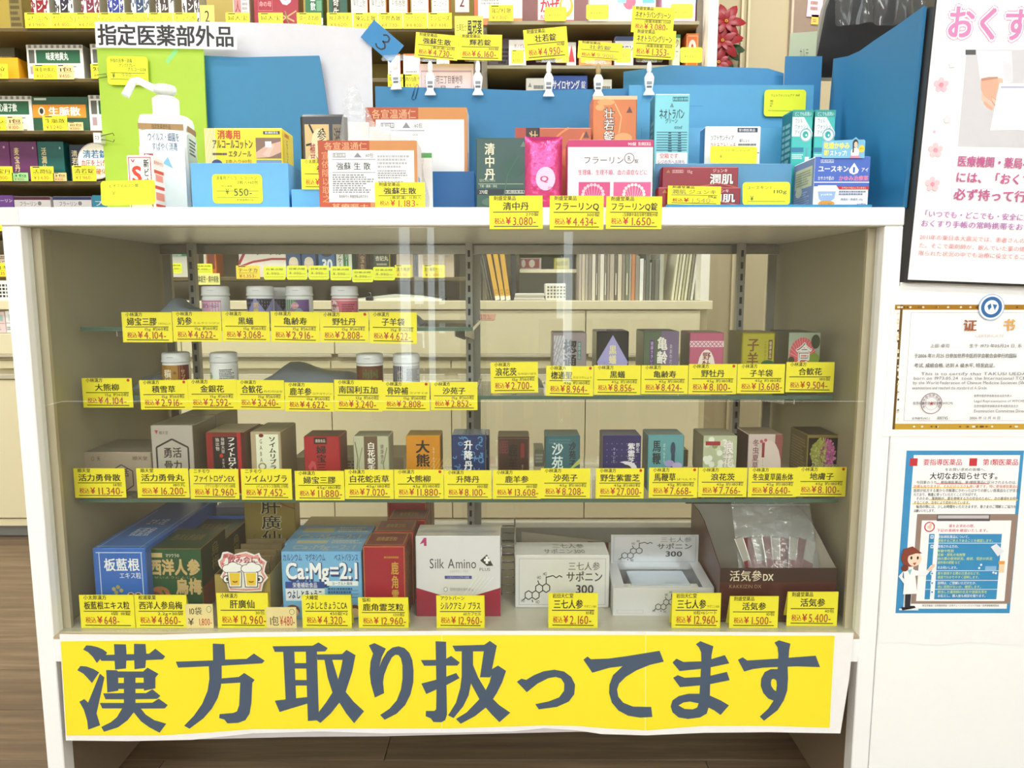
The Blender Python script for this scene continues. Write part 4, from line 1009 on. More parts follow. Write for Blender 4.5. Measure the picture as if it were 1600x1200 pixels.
strokes(395, [
 [(165,130),(500,125),(548,98),(625,145),(605,172),(535,174),(185,177)], [(255,175),(347,175),(362,572),(275,577)], [(443,172),(535,172),(553,745),(460,752)],
 [(345,270),(449,270),(449,315),(347,315)], [(352,411),(454,411),(454,457),(355,457)], [(185,583),(275,572),(462,552),(462,605),(225,677)],
 [(535,198),(745,195),(782,160),(858,205),(840,243),(540,243)],
 [(598,240),(662,240),(712,405),(775,510),(840,590),(928,672),(845,770),(780,690),(722,598),(665,515),(625,390)],
 [(750,240),(855,210),(830,340),(775,510),(722,600),(650,690),(565,768),(530,745),(553,675),(610,600),(665,515),(712,405),(735,320)],
 [(968,122),(1015,103),(1110,150),(1075,220),(1055,300),(1080,240),(1120,175),(1165,140),(1215,130),(1265,145),(1305,185),(1330,245),(1340,330),(1338,430),(1315,530),(1270,620),(1200,690),(1100,742),(1062,702),(1140,650),(1200,580),(1235,490),(1248,400),(1248,290),(1235,230),(1215,203),(1190,200),(1160,222),(1125,290),(1095,370),(1086,430),(1095,520),(1018,557),(985,440),(975,350),(982,260),(1003,190)]])
strokes(645, [
 [(190,88),(278,92),(280,410),(285,700),(270,745),(240,762),(172,760),(150,730),(108,712),(110,668),(180,668),(195,655),(198,490)],
 [(67,245),(195,243),(275,235),(320,210),(392,265),(372,290),(95,292)], [(72,440),(197,408),(282,382),(362,352),(390,395),(283,452),(200,488),(113,528)],
 [[(330,125),(595,118),(642,85),(700,125),(660,320),(710,290),(777,335),(745,430),(700,520),(668,568),(720,620),(812,683),(722,762),(660,700),(608,640),(520,710),(400,775),(360,735),(450,680),(555,570),(485,440),(465,540),(420,630),(340,728),(295,705),(360,600),(395,480),(408,380),(408,172),(355,172)],
  [(502,172),(592,172),(560,388),(645,388),(655,370),(640,430),(608,495),(545,390),(502,285)]],
 [(867,425),(905,400),(945,410),(1010,370),(1090,338),(1180,325),(1260,340),(1320,385),(1352,450),(1345,530),(1300,590),(1200,635),(1050,655),(1020,612),(1130,590),(1220,555),(1260,500),(1262,440),(1235,398),(1190,385),(1130,395),(1040,440),(950,512)]])
strokes(895, [
 [(88,242),(122,215),(150,238),(300,232),(450,212),(722,167),(757,258),(640,285),(530,330),(440,385),(385,440),(368,490),(378,550),(420,600),(500,632),(652,635),(662,718),(560,724),(460,708),(380,665),(325,600),(302,520),(305,450),(335,370),(415,295),(300,310),(162,350)],
 [[(1025,112),(1062,87),(1170,130),(1155,200),(1148,300),(1140,540),(1230,580),(1300,622),(1230,702),(1180,665),(1130,640),(1115,690),(1060,722),(960,735),(880,722),(830,680),(815,630),(830,580),(880,545),(960,525),(1055,525),(1070,250),(1068,180),(1050,140)],[(880,622),(920,598),(975,590),(1047,605),(1035,640),(1000,655),(930,652)]],
 [(830,265),(862,233),(920,260),(1075,255),(1150,238),(1265,203),(1303,272),(1145,305),(1065,318),(888,336)],
 [(835,392),(873,370),(930,392),(1075,385),(1145,375),(1283,343),(1306,412),(1143,445),(1060,455),(892,470)]])
strokes(1095, [
 [(308,242),(348,222),(385,248),(520,240),(650,232),(730,225),(955,208),(992,303),(800,297),(640,302),(520,308),(430,320),(360,340)],
 [[(612,98),(650,80),(745,108),(735,160),(730,225),(722,300),(725,400),(718,500),(690,580),(640,660),(525,750),(490,715),(560,650),(605,582),(560,565),(520,520),(498,460),(502,400),(530,345),(580,320),(638,320),(645,200),(638,140)],[(582,430),(590,405),(608,400),(628,415),(632,455),(625,505),(605,490),(585,460)]]])
for px_ in (690, 1008): m.face([(bp(px_, 988)[0], BY - .00055, bp(px_, 988)[1]), (bp(px_+1.2, 988)[0], BY - .00055, bp(px_+1.2, 988)[1]), (bp(px_+.9, 1142)[0], BY - .00055, bp(px_, 1142)[1]), (bp(px_-.3, 1142)[0], BY - .00055, bp(px_, 1142)[1])], '#fdf6a0/r40')
ban = props(m.build('paper_banner'), 'long yellow paper banner with large slate blue lettering hung under the case glass', 'banner')
m = MB(); m.prism([bp(*p) for p in [(300,1130),(1300,1130),(1300,1144),(900,1144),(600,1151),(470,1152),(300,1156)]], BY + .001, BY + .0016, '#c9c4c6/r60')
m.build('backing_sheet', ban)
# ------------------------------------------------------------------ things on the counter top
TOP = TOPZ
def vmap(ops, a, b):
    """squeeze a print into the upper part of a face: v -> a*v + b"""
    out = []
    for o in ops:
        k = o[0]; o = list(o)
        if k in 'rtvnf': o[2] = a*o[2]+b; o[4] = a*o[4]+b
        elif k == 'c': o[2] = a*o[2]+b; o[4] = a*o[4]
        elif k in 'pl': o[1] = [(x, a*y+b) for x, y in o[1]]
        out.append(tuple(o))
    return out
def board(px0, py0, px1, Y, col, label, zb=TOP, th=.004, name='divider_board', cat='board', group=None, corner=0, pts=None, ops=()):
    a = at(px0, py0, Y); b = at(px1, py0, Y); w = b.x - a.x; h = a.z - zb
    m = MB()
    out = [(0, 0), (w, 0), (w, h - corner), (w - corner * .3, h), (0, h)] if corner else [(0, 0), (w, 0), (w, h), (0, h)]
    if pts: out = [(x_*w, z_*h) for x_, z_ in pts]
    m.prism(out, 0, th, col); Art(m, front_frame(0, 0, w, h)).do(ops)
    return props(m.build(name, None, (a.x, Y, zb + .0002)), label, cat, group)
def neon(px0, py0, px1, py1, Y, ops, label, roll=0, col='#eef52a/r50', group='neon yellow round cornered price cards on the counter', pitch=0):
    a = at(px0, (py0+py1)/2, Y); b = at(px1, (py0+py1)/2, Y); w = b.x - a.x; z0 = at(px0, py1, Y).z; h = at(px0, py0, Y).z - z0
    r_ = min(w, h) * .14; m = MB(); out = []
    for cx_, cz_, a0 in ((w/2-r_, r_, -90), (w/2-r_, h-r_, 0), (-w/2+r_, h-r_, 90), (-w/2+r_, r_, 180)):
        for i in range(5): t = R(a0 + 22.5*i); out.append((cx_ + r_*cos(t), cz_ + r_*sin(t)))
    m.prism(out, 0, .0006, col); Art(m, front_frame(-w/2, 0, w, h)).do(ops)
    return props(m.build('price_card', None, ((a.x+b.x)/2, Y, z0), (R(pitch), R(roll), 0)), label, 'price card', group)
INKB, GRN = '#25301c', '#6c7a1c'
LN = [('l',[(.08,.42),(.92,.42)],.006,.01,'#7a8a20'), ('l',[(.08,.2),(.92,.2)],.006,.01,'#7a8a20')]
# left group of boards
board(150, 34, 579, .30, '#dfdfe8/r60', 'large pale grey foam board standing at the left rear of the counter', ops=[('r',.53,.66,.55,.72,'#c4c4c8'),('l',[(.64,.56),(.66,.58),(.68,.56)],.006,.01,'#b4b4ba'),('l',[(.70,.6),(.72,.66),(.74,.64)],.008,.012,'#c0c0c4'),('r',.25,.86,.28,.92,'#b8b4b4'),('r',.42,.94,.45,.98,'#c8c4c4')],
      pts=[(0,0),(1,0),(1,.965),(.75,.99),(.4,1),(0,1)])
board(318, 87, 512, .285, '#3484b4/r50', 'bright blue board with a bent right corner before the pale foam board', pts=[(0,0),(1.02,0),(1,.6),(.96,.85),(.93,1),(.3,.99),(0,1)])
board(151, 75, 317, .27, '#aed03a/r50/n03/s3', 'lime green board standing behind the hand sanitizer', ops=[('p',[(.64,.93),(.74,1.0),(.77,.98),(.66,.91)],'#8fe08a')])
# sign card
a = at(150, 74, .262); b = at(370, 74, .262); zt_ = at(150, 34, .262).z
m = MB(); w_, h_ = b.x - a.x, zt_ - a.z; m.box(0, 0, 0, w_, .0008, h_, '#fbfbfb/r50')
A = Art(m, front_frame(0, 0, w_, h_)); A.text(.015, .1, .985, .92, '指定医薬部外品', '#17171a', 26)
props(m.build('shop_sign', None, (a.x, .262, a.z), (0, R(.8), 0)), 'white card sign with black lettering fixed across the top of the green board', 'sign')
neon(167, 88, 231, 133, .264, [('t',.08,.78,.62,.92,'手指の洗浄・消毒',INKB,6),('t',.3,.62,.7,.76,'ポンプスプレー',INKB),('t',.5,.48,.95,.62,'アルコール58',INKB,4),('t',.12,.24,.2,.44,'¥',INKB,6),('t',.35,.28,.65,.42,'990-','#b8b030',4)]+LN, 'neon card with handwriting clipped to the green board', roll=1)
# paper clip and binder clip
e = empty('binder_clip', (at(150, 216, .262).x, .262, at(150, 224, .262).z), 'white binder clip on the left edge of the green board', 'clip')
m = MB(); m.prism([(-.001, 0), (.011, 0), (.011, .016), (-.001, .016)], -.006, .010, '#f2efe8/r35'); A = Art(m, front_frame(-.001, 0, .012, .016, -.006)); A.circ(.35,.62,.07,.05,'#222'+'222'); A.circ(.35,.4,.07,.05,'#222222'); A.line([(.6,.3),(.75,.5),(.6,.7)],.03,.03,'#222222'); m.build('clip_body', e)
for z_ in (.005, .011):
    m = MB(); m.tube([(.011, -.004, z_), (.022, -.006, z_ + (.002 if z_ > .008 else -.001)), (.032, -.007, z_ + (.004 if z_ > .008 else -.004)), (.034, -.007, z_)], .0007, '#6a5c30/r30/m60', 6); m.build('handle', e)
e = MB(); e.tube([(0,-.001,0),(.016,-.001,.002),(.017,-.001,-.003),(.002,-.001,-.005)], .0006, '#5a6a40/r30/m60', 6)
props(e.build('paper_clip', None, (at(150,117,.264).x, .266, at(150,117,.264).z)), 'small metal paper clip on the left edge of the green board near its top', 'clip')
# hand sanitizer
def squircle(mb, secs, key, n=36, p=5):
    b_ = len(mb.v)
    for hx, hy, z in secs:
        for i in range(n):
            t = 2*pi*i/n; c_, s_ = cos(t), sin(t)
            k_ = (abs(c_)**p + abs(s_)**p) ** (-1/p)
            mb.v.append((hx*c_*k_, hy*s_*k_, z))
    for j in range(len(secs) - 1):
        for i in range(n):
            q = (i+1) % n; mb.f.append((b_+j*n+i, b_+j*n+q, b_+(j+1)*n+q, b_+(j+1)*n+i)); mb.k.append(key); mb.sm.add(len(mb.f)-1)
    mb.f.append(tuple(b_ + i for i in reversed(range(n)))); mb.k.append(key)
    mb.f.append(tuple(b_ + (len(secs)-1)*n + i for i in range(n))); mb.k.append(key)
SY = .10
c_ = at(247, 250, SY + .0); hb = at(247, 186, SY).z - TOP; hw = (at(283, 250, SY).x - at(208, 250, SY).x) / 2
san = empty('hand_sanitizer', (c_.x, SY + .035, TOP + .0002), 'tall white pump bottle of hand sanitizer before the green board', 'bottle', rz=R(8))
W_ = '#f4f8f8/r30'
hs = at(247, 180, SY).z - TOP
m = MB(); squircle(m, [(hw*.93,.026,0),(hw,.03,.003),(hw,.03,hb),(hw*.95,.027,hb+.008),(hw*.62,.02,hs+.004),(hw*.5,.017,hs+.006)], W_); m.build('body', san)
m = MB()
A = Art(m, front_frame(-hw*.9, 0, hw*1.8, hb, -.0302)); A.rect(.0,.05,1,.72,'#eaf4f6/r35'); A.rect(0,.9,1,.96,'#a8834c'); A.text(.3,.905,.72,.955,'指定医薬部外品','#3c2c14'); A.text(.2,.78,.9,.87,'ウイルス・細菌を','#3c6088',10); A.text(.28,.68,.85,.77,'すばやく消毒','#3c6088',10); A.rect(.1,.59,.3,.65,'#a8202c'); A.text(.12,.595,.28,.645,'Pix','#ffffff',20); A.poly([(.5,.55),(.62,.62),(.72,.5)],'#7cb8d4'); m.build('front_label', san)
m = MB(); A = Art(m, right_frame(hw*1.0, -.022, 0, .044, hb)); A.rect(0,.9,1,.96,'#a8834c'); A.rect(0,.02,1,.88,'#e2eeea/r35'); A.fine(.1,.66,.9,.84,5,'#3c3c44',3); A.fine(.1,.3,.9,.56,9,'#9aa0a4',4); A.text(.15,.2,.6,.25,'火気厳禁','#c83030',6); A.rect(.1,.15,.9,.18,'#c83030'); A.rect(.5,.04,.9,.12,'#506058'); m.build('side_label', san)
cr = (at(266,168,SY+.035).x - at(227,168,SY+.035).x)/2; z1 = at(247,180,SY+.035).z - TOP; z2 = at(247,156,SY+.035).z - TOP; z3 = at(247,150,SY+.035).z - TOP; z4 = at(247,135,SY+.035).z - TOP
m = MB(); m.lathe([(cr,z1-.004),(cr,z2),(cr*.82,z2+.002),(cr*.8,z2+.003),(cr*.4,z3-.001)], W_, 28); m.build('collar', san)
m = MB(); m.lathe([(cr*.35,z2+.001),(cr*.35,z3+.002),(cr*.78,z3+.003),(cr*.85,z3+.007),(cr*.85,z4-.003),(cr*.75,z4)], W_, 28)
m.tube([(0,0,(z3+z4)/2+.001),(-.018,-.002,z4-.003),(-.036,-.004,z4+.006),(-.042,-.005,z4+.004),(-.052,-.008,z3-.002),(-.053,-.0085,z3-.004)], [.006,.0055,.005,.0055,.0058,.006], W_, 12); m.build('pump_head', san)
# stomach medicine carton and its card
C(200, 243, 240, 325, .045, .035, '#f4f2f0/r35', [('f',.06,.02,.94,.97,.03,.015,'#c83848'),('t',.18,.52,.58,.82,'S','#e04028',40),('f',.16,.5,.62,.85,.012,.006,'#b8a8a8'),('v',.64,.3,.86,.94,'新ビオフ','#26262a',20),('l',[(.18,.93),(.24,.88),(.3,.93)],.02,.01,'#d05060'),('v',.88,.1,.95,.9,'人にはひとの乳酸菌','#8a6060')],
  label='white and red carton with a big letter S before the sanitizer', zb=TOP, side='#efe6e0', sideops=[('t',.1,.86,.9,.93,'着色料ゼロ','#d85030',10),('r',.1,.7,.9,.76,'#d84a30'),('r',.2,.56,.8,.68,'#e8907c'),('r',.1,.42,.9,.48,'#d84a30'),('r',.15,.22,.85,.36,'#e8907c'),('r',.1,.1,.9,.15,'#d84a30')])
neon(157, 281, 242, 320, .012, [('t',.15,.72,.7,.86,'ビオフェルミン錠',INKB,4),('t',.2,.4,.28,.6,'¥','#a0a020',4),('l',[(.05,.33),(.95,.36)],.006,.008,'#b0b828')], 'neon price card leaning at the foot of the green board', roll=-1.5, pitch=-6)
# alcohol cotton
o, w_, h_ = C(319, 168, 441, 262, .12, .055, '#f4dc28/r38', [('r',0,0,.14,1,'#f2ecc0')]+[('r',.02*i,.0,.02*i+.008,1,'#e0c850') for i in range(7)]+[('t',.17,.82,.47,.97,'消毒用','#c8342a',30),('t',.1,.66,.62,.82,'アルコールコットン','#222222',20),('t',.3,.52,.6,.63,'エタノール','#222222',16),('n',.1,.54,.28,.6,1,'#404040'),('c',.15,.38,.075,.1,'#28447c'),('t',.1,.34,.2,.42,'80%','#ffffff',20)]+
 [('t',.26,.42-.07*i,.6,.48-.07*i,t_,'#a8701c') for i,t_ in enumerate(['2本入り60包','手指・皮膚の消毒に!','自己注射時の消毒に!'])]+[('t',.46,.13,.64,.22,'2本入×60包','#222222',8),('t',.06,.04,.26,.11,'Osaki','#222222',10),('r',.76,.9,.97,.95,'#3a3a44'),('t',.78,.905,.95,.945,'第3類医薬品','#ffffff',8),
  ('r',.66,.5,.98,.84,'#8a6c5c'),('p',[(.66,.6),(.8,.72),(.98,.78),(.98,.6),(.84,.52),(.66,.5)],'#e0b49c'),('p',[(.74,.56),(.86,.74),(.9,.72),(.82,.52)],'#e8c4b0'),('r',.78,.68,.86,.78,'#f4f4f4'),('r',.66,.02,.98,.47,'#7898bc'),('r',.72,.2,.82,.38,'#f4f6f8'),('r',.87,.22,.95,.34,'#f4f6f8'),('c',.72,.14,.05,.12,'#e0b49c'),('c',.8,.12,.04,.12,'#d8a88c'),('c',.9,.12,.05,.12,'#e0b49c')],
 label='yellow box of alcohol cotton with hand pictures behind the light blue tray', zb=None, side='#e8cc20', sideops=[('t',.2,.88,.6,.95,'消毒用','#c8342a',20),('v',.3,.4,.5,.85,'アルコールコットン','#222222',10),('c',.4,.14,.2,.1,'#28446c')])
def tray(px0, py0, px1, Y, dep, col, label, inner=None):
    a = at(px0, py0, Y); b = at(px1, py0, Y); w = b.x - a.x; h = a.z - TOP
    e = empty('display_tray', ((a.x+b.x)/2, Y, TOP + .0002), label, 'tray', 'blue corrugated display trays on the counter')
    inner = inner or col
    for nm, bx in (('front_wall', (-w/2,0,0,w/2,.003,h)), ('back_wall', (-w/2,dep-.003,0,w/2,dep,h)), ('side_wall', (-w/2,.0031,0,-w/2+.003,dep-.0031,h)), ('side_wall', (w/2-.003,.0031,0,w/2,dep-.0031,h)), ('shelf_floor', (-w/2+.0031,.0031,h*.55,w/2-.0031,dep-.0031,h*.55+.003))):
        m = MB(); m.box(*bx, col, .0004); m.build(nm, e)
    return e, h
_, th_ = tray(297, 255, 450, .075, .17, '#62a8dc/r50', 'light blue corrugated tray holding the yellow cotton box')
o.location.z = TOP + th_*.55 + .0035
o.location.y = .12
neon(332, 272, 410, 318, .074, [('t',.08,.8,.9,.94,'消毒用アルコールコットン',INKB,8),('t',.5,.66,.92,.78,'2枚入×60包',INKB,8),('t',.18,.56,.4,.62,'税込価格','#4c4c20'),('t',.26,.3,.34,.52,'¥',INKB,4),('t',.42,.26,.8,.52,'550-',INKB,6),('t',.45,.08,.85,.17,'(本体価格¥500-)','#4c4c20')]+LN, 'neon card marked 550 on the front of the light blue tray')
tray(455, 296, 506, .07, .12, '#5ca6dc/r50', 'small low light blue tray left of the orange box')
# black and gold pouch
m = MB(); a = at(472, 300, .13); b = at(541, 178, .13); w_, h_ = b.x - a.x, b.z - TOP
m.box(0,0,0,w_,.012,h_,'#1a1716/r25',.004); A = Art(m, front_frame(0,0,w_,h_)); A.rect(.1,.3,.62,.9,'#d8b878/r30')
for p_ in ([(.1,.5),(.3,.6),(.45,.5)],[(.2,.9),(.35,.75),(.3,.6)],[(.12,.7),(.3,.72),(.5,.86)],[(.4,.45),(.55,.55),(.6,.75)]): A.line(p_,.02,.01,'#1a1614')
A.circ(.4,.72,.16,.14,'#ecd9ac'); A.circ(.25,.52,.12,.1,'#e8d0a0'); A.vtext(.36,.48,.56,.86,'参茸上',BLK,10); A.vtext(.2,.32,.32,.72,'補耳丸宝','#a8202c',16); A.rect(.7,.5,.9,.9,'#8a7a64'); A.vtext(.72,.5,.88,.88,'滋養',BLK,10); A.line([(.74,.3),(.9,.9)],.02,.02,'#141210')
props(m.build('medicine_pouch', None, (a.x, .13, TOP + .0002)), 'black and gold printed pouch behind the small light blue tray', 'pouch')
price_tag(471, 249, 541, 296, .066, '参茸', '', '3.850', 'yellow price tag half hidden behind the front orange box', 'yellow price tags on the counter top', brand='小太郎漢方')
# orange packaged powders
def orange(px0, py0, px1, py1, Y, label, grp, full=True):
    OPS = [('r',0,0,1,1,'#d08c4c'),('r',0,0,.52,1,'#b84e2a'),('t',.06,.87,.5,.98,'各宣温通仁','#f0b888',6),('v',.03,.1,.12,.85,'宣依陰以取之','#e8a070',6),('t',.12,.01,.5,.09,'其療嘔ナ','#f0b888',6),('t',.58,.01,.95,.08,'剤盛堂薬品株式会社','#b8783c'),('r',.1,.11,.97,.86,'#fbfaf8'),
     ('f',.15,.76,.28,.82,.004,.006,'#3c3c44'),('t',.155,.765,.275,.815,'第2類医薬品','#3c3c44'),('p',[(.36,.76),(.4,.83),(.44,.76)],'#8a8a90'),('t',.48,.76,.56,.82,'60包','#2c2c30',10),('l',[(.14,.73),(.58,.73)],.002,.005,'#8a90a0'),('l',[(.14,.54),(.58,.54)],.002,.005,'#8a90a0'),('t',.18,.58,.53,.69,'強蘇 生 散','#2c2c34',10)]
    if full: OPS += [('n',.14,.24,.56,.52,9,'#8a8c94',2),('n',.6,.6,.93,.8,4,'#b4b6bc',3),('n',.6,.45,.9,.58,4,'#9a9ca4',4),('n',.6,.36,.9,.42,2,'#9a9ca4',5),('t',.2,.17,.5,.22,'製造販売元 剤盛堂薬品株式会社','#3c3c44')]
    return C(px0, py0, px1, py1, Y, .05, '#c98448/r35', OPS, label=label, group=grp, zb=TOP if full else None, side='#e8dcd4', sideops=[('r',.2,.2,.6,.5,'#8aa4c0')])
GO = 'orange and white powder boxes at the middle of the counter'
o2, w_, h2_ = orange(572, 168, 730, 274, .16, 'orange and white powder box standing behind in the blue tray', GO, False)
orange(498, 220, 652, 326, .02, 'orange and white powder box at the front of the counter', GO)
_, th_ = tray(595, 268, 741, .135, .10, '#2464a0/r50', 'deep blue corrugated tray below the rear orange box')
o2.location.z = TOP + th_ * .55 + .0035; o2.scale.z = (at(650,168,.16).z - o2.location.z) / h2_
price_tag(586, 285, 664, 328, .016, '強蘇生散', '(真武湯)  15包入', '1.183', 'yellow price tag marked 1.183 yen leaning on the front orange box', 'yellow price tags on the counter top', brand='剤盛堂薬品', roll=0)
# clear bag of green and white sachets
bag = empty('sachet_bag', (at(600, 225, .085).x, .095, TOP + .0002), 'clear bag of green and white sachets behind the front orange box', 'bag')
m = MB(); w_ = at(672,225,.085).x - at(536,225,.085).x; n_ = 14; P = {}
hl = lambda u: (at(600,225,.085).z - TOP) + (.052 * max(0, 1 - abs(u - .12) * 4.2) + .032 * (1 - u) + .008)
for i in range(n_+1):
    for j in range(9):
        u, v = i/n_, j/8; th = .016 * (4*u*(1-u))**.5 * (1 - v)**.5 + .0006
        for s_ in (-1, 1): P[i,j,s_] = (-w_/2 + u*w_ + .004*sin(j), s_*th, v*hl(u))
for s_ in (-1, 1):
    for i in range(n_):
        for j in range(8):
            q = [P[i,j,s_],P[i+1,j,s_],P[i+1,j+1,s_],P[i,j+1,s_]]; m.sm.add(len(m.f)); m.face(q if s_ < 0 else q[::-1], 'plastic_bag')
m.build('bag_film', bag)
for i in range(4):
    m = MB(); hh = (at(600,225,.085).z - TOP) + .030 - .006*i
    m.box(-.015, -.002, 0, .015, .002, hh, '#f2f4f4/r35', .0008); m.box(-.0145, -.0024, hh*.72, .0145, -.0021, hh*.78, '#4c9c4c/r40')
    m.build('sachet', bag, (-w_*.3 + i*.030, -.002 + .001*(i%2), .001))
# green carton, dark red and orange cartons, foil pouch, white pink carton, teal carton
C(744, 216, 826, 326, .03, .05, '#2c4f48/r28', [('v',.16,.42,.36,.94,'清中丹','#e8dfc4',24),('p',[(.84,.88),(.9,.96),(.96,.88)],'#6c8478'),('t',.06,.4,.36,.44,'SEICHUTAN','#a8b4a0'),('l',[(.04,.37),(.9,.37)],.004,.004,'#a8b4a0'),('t',.06,.32,.4,.36,'下痢・腹痛・消化','#c8d0c0'),('r',0,.22,1,.3,'#232c34'),('t',.06,.23,.22,.29,'270錠','#d8dcd0',6),('f',.55,.235,.92,.285,.008,.006,'#c0c8c0'),('t',.57,.24,.9,.28,'第2類医薬品','#d8dcd0',6),('c',.7,.6,.2,.14,'#34584e'),('c',.5,.12,.4,.08,'#4c6a5c'),('l',[(.5,.1),(.6,.5),(.8,.75)],.01,.006,'#3c6458')], label='dark green carton with cream brush lettering behind the first hanging tag', zb=TOP, side='#24403a')
o3, w_, h3_ = C(805, 200, 924, 275, .10, .05, '#b8582f/r32', vmap([('r',0,0,.14,1,'#b04c3c'),('r',.14,0,.31,1,'#3c2c2c'),('r',.3,0,.32,1,'#141214'),('v',.18,.5,.3,.95,'壮若','#d8b878',16),('l',[(.4,.6),(.6,.9),(.7,1)],.01,.012,'#e08a50'),('l',[(.5,.2),(.8,.6),(.9,.9)],.01,.012,'#e08a50'),('p',[(.89,.8),(.93,.94),(.97,.8)],'#5c3a3a'),('c',.7,.4,.12,.2,'#c8693f')], .56, .44), label='wide orange carton with a dark panel lying behind the pink foil pouch', zb=TOP, side='#a84c30')
o4, w_, h4_ = C(926, 150, 995, 226, .12, .05, '#cf7436/r30', vmap([('r',0,.93,1,1,'#f0c49c'),('v',.25,.12,.5,.78,'壮若錠','#5c2a1c',60),('v',.255,.13,.495,.77,'壮若錠','#fbf4ec',22),('p',[(.76,.68),(.83,.8),(.9,.68)],'#6c3c3c'),('c',.3,.88,.2,.06,'#eca468'),('c',.16,.78,.1,.06,'#eca468'),('c',.7,.2,.2,.1,'#eca468'),('l',[(.5,.85),(.65,.6),(.6,.3)],.012,.008,'#f0b47c'),('c',.6,.1,.1,.08,'#f0b47c')], .43, .57), label='orange carton with white brush lettering standing above the white and pink one', zb=TOP, side='#d07844', leftops=())
# pink foil pouch (pillow)
a = at(820, 270, .03); b = at(878, 270, .03); w_ = b.x - a.x; h_ = at(848, 214, .03).z - TOP
m = MB(); P = {}; n_, k_ = 10, 16
for i in range(n_+1):
    for j in range(k_+1):
        u, v = i/n_, j/k_; th = .009 * (4*u*(1-u))**.5 * (4*v*(1-v))**.35 + .0005 + .0008*sin(j*2.1+i)*(4*u*(1-u))
        P[i,j,0] = (-w_/2+u*w_, -th, v*h_); P[i,j,1] = (-w_/2+u*w_, th, v*h_)
for s_ in (0,1):
    for i in range(n_):
        for j in range(k_):
            q = [P[i,j,s_],P[i+1,j,s_],P[i+1,j+1,s_],P[i,j+1,s_]]; m.sm.add(len(m.f)); m.face(q if s_==0 else q[::-1], '#d8508c/r24/m55/b80/s90' if j < 15 else '#c83c7c/r24/m50')
A = Art(m, front_frame(-w_/2, 0, w_, h_, -.0105)); A.circ(.55,.42,.26,.16,'#f4b4cc/r30/m30'); A.text(.4,.38,.64,.46,'Q','#b02c64',20); A.text(.6,.28,.92,.32,'300錠','#a82c60')
props(m.build('foil_pouch', None, ((a.x+b.x)/2, .03, TOP + .0002)), 'shiny pink foil pouch between the green carton and the white pink one', 'pouch')
C(887, 219, 1020, 326, .02, .045, '#f6eef2/r32', [('r',0,.9,1,1,'#c83874'),('t',.7,.92,.8,.97,'90錠','#ffffff',6),('t',.82,.92,.97,.97,'第2類医薬品','#ffffff',6),('t',.18,.66,.66,.77,'フラーリン','#2c2c30',4),('c',.72,.74,.06,.075,'#3c3c44'),('c',.72,.74,.052,.065,'#f6eef2'),('t',.7,.7,.74,.78,'R','#3c3c44',10),('t',.78,.67,.83,.73,'錠','#3c3c44'),('t',.12,.5,.94,.58,'生理痛、生理不順、血の道症などに','#c04884',6),
  ('r',.13,.02,.5,.4,'#cf4a86'),('r',.54,.02,.98,.4,'#d85c94')]+[('l',[(.3,.02),(.3+.12*cos(R(t)),.22+.14*sin(R(t)))],.003,.004,'#f0a8c8') for t in range(0,181,20)]+[('l',[(.78,.02),(.78+.12*cos(R(t)),.22+.14*sin(R(t)))],.003,.004,'#f4c0d8') for t in range(0,181,20)]+[('c',.3+.12*cos(R(t)),.22+.14*sin(R(t)),.02,.025,'#f4c4d8',8) for t in range(0,181,20)]+[('c',.78+.12*cos(R(t)),.22+.14*sin(R(t)),.02,.025,'#f8d8e4',8) for t in range(0,181,20)], label='white and magenta carton with flower pictures at the front of the counter', zb=TOP, side='#c83c7c')
TL = [('f',.5,.9,.94,.96,.01,.006,'#2a5a68'),('t',.52,.905,.92,.955,'第3類医薬品','#2a5a68',8),('p',[(.42,.82),(.48,.88),(.54,.82)],'#5c8c94'),('t',.12,.66,.85,.8,'ネオトラバン','#1c4450',26),('t',.3,.6,.66,.67,'グリーン','#1c4450',16),('t',.55,.52,.8,.57,'100㎖','#26505c',6)]
for i in range(8): TL.append(('l',[(.06,.48-.035*i),(.94,.48-.035*i)],.004,.003,'#2c6c80')); TL += [('r',.4,.46-.035*i,.48+.004*i,.48-.035*i,'#1e5c74'),('r',.68,.46-.035*i,.76+.004*i,.48-.035*i,'#1e5c74')]
TL += [('r',.06,.0,.96,.2,'#f4eef0'),('t',.16,.12,.7,.19,'空箱です','#c83c3c',10),('t',.1,.04,.9,.1,'レジの方へお持ち','#3c3c3c')]
C(1022, 147, 1076, 326, .09, .04, '#7cd0e0/r30', vmap(TL, .6, .4), label='tall light turquoise carton with black lettering standing by the red cartons', zb=TOP, side='#2c7c94', leftops=[('n',.2,.1,.8,.8,14,'#7cb8c8',8)])
# centre and right blue boards
board(586, 135, 985, .235, '#2f80b4/r50', 'wide blue board behind the orange and green cartons', pts=[(0,0),(1,0),(1,.985),(.6,.97),(.35,.985),(0,1)])
board(975, 107, 1225, .30, '#4796c8/r50', 'light blue board rising at the rear right of the counter', pts=[(0,0),(1.01,0),(1.0,.97),(.9,1),(.3,1.02),(0,.98)])
board(983, 133, 1272, .22, '#55a5d4/r50', 'bright blue ribbed board behind the eye lotion cartons', ops=[('l',[(.24,.85),(.4,.85)],.003,.003,'#3f96d0')])
board(1003, 200, 1236, .19, '#62acd8/r50', 'lower sky blue panel standing before the ribbed board')
board(1228, 88, 1285, .27, '#3684b8/r50', 'narrow blue board at the rear right corner beside the slanted one', pts=[(0,0),(1,0),(1,1),(0,1)])
px_ = at(1418, 325, -.005)
m = MB()
prof = [(-.005, TOP), (-.005, at(1448, 10, -.005).z), (.06, at(1395, 40, .06).z), (.12, at(1355, 62, .12).z), (.17, at(1322, 80, .17).z), (.21, at(1300, 88, .21).z), (.265, at(1285, 92, .265).z), (.265, TOP)]
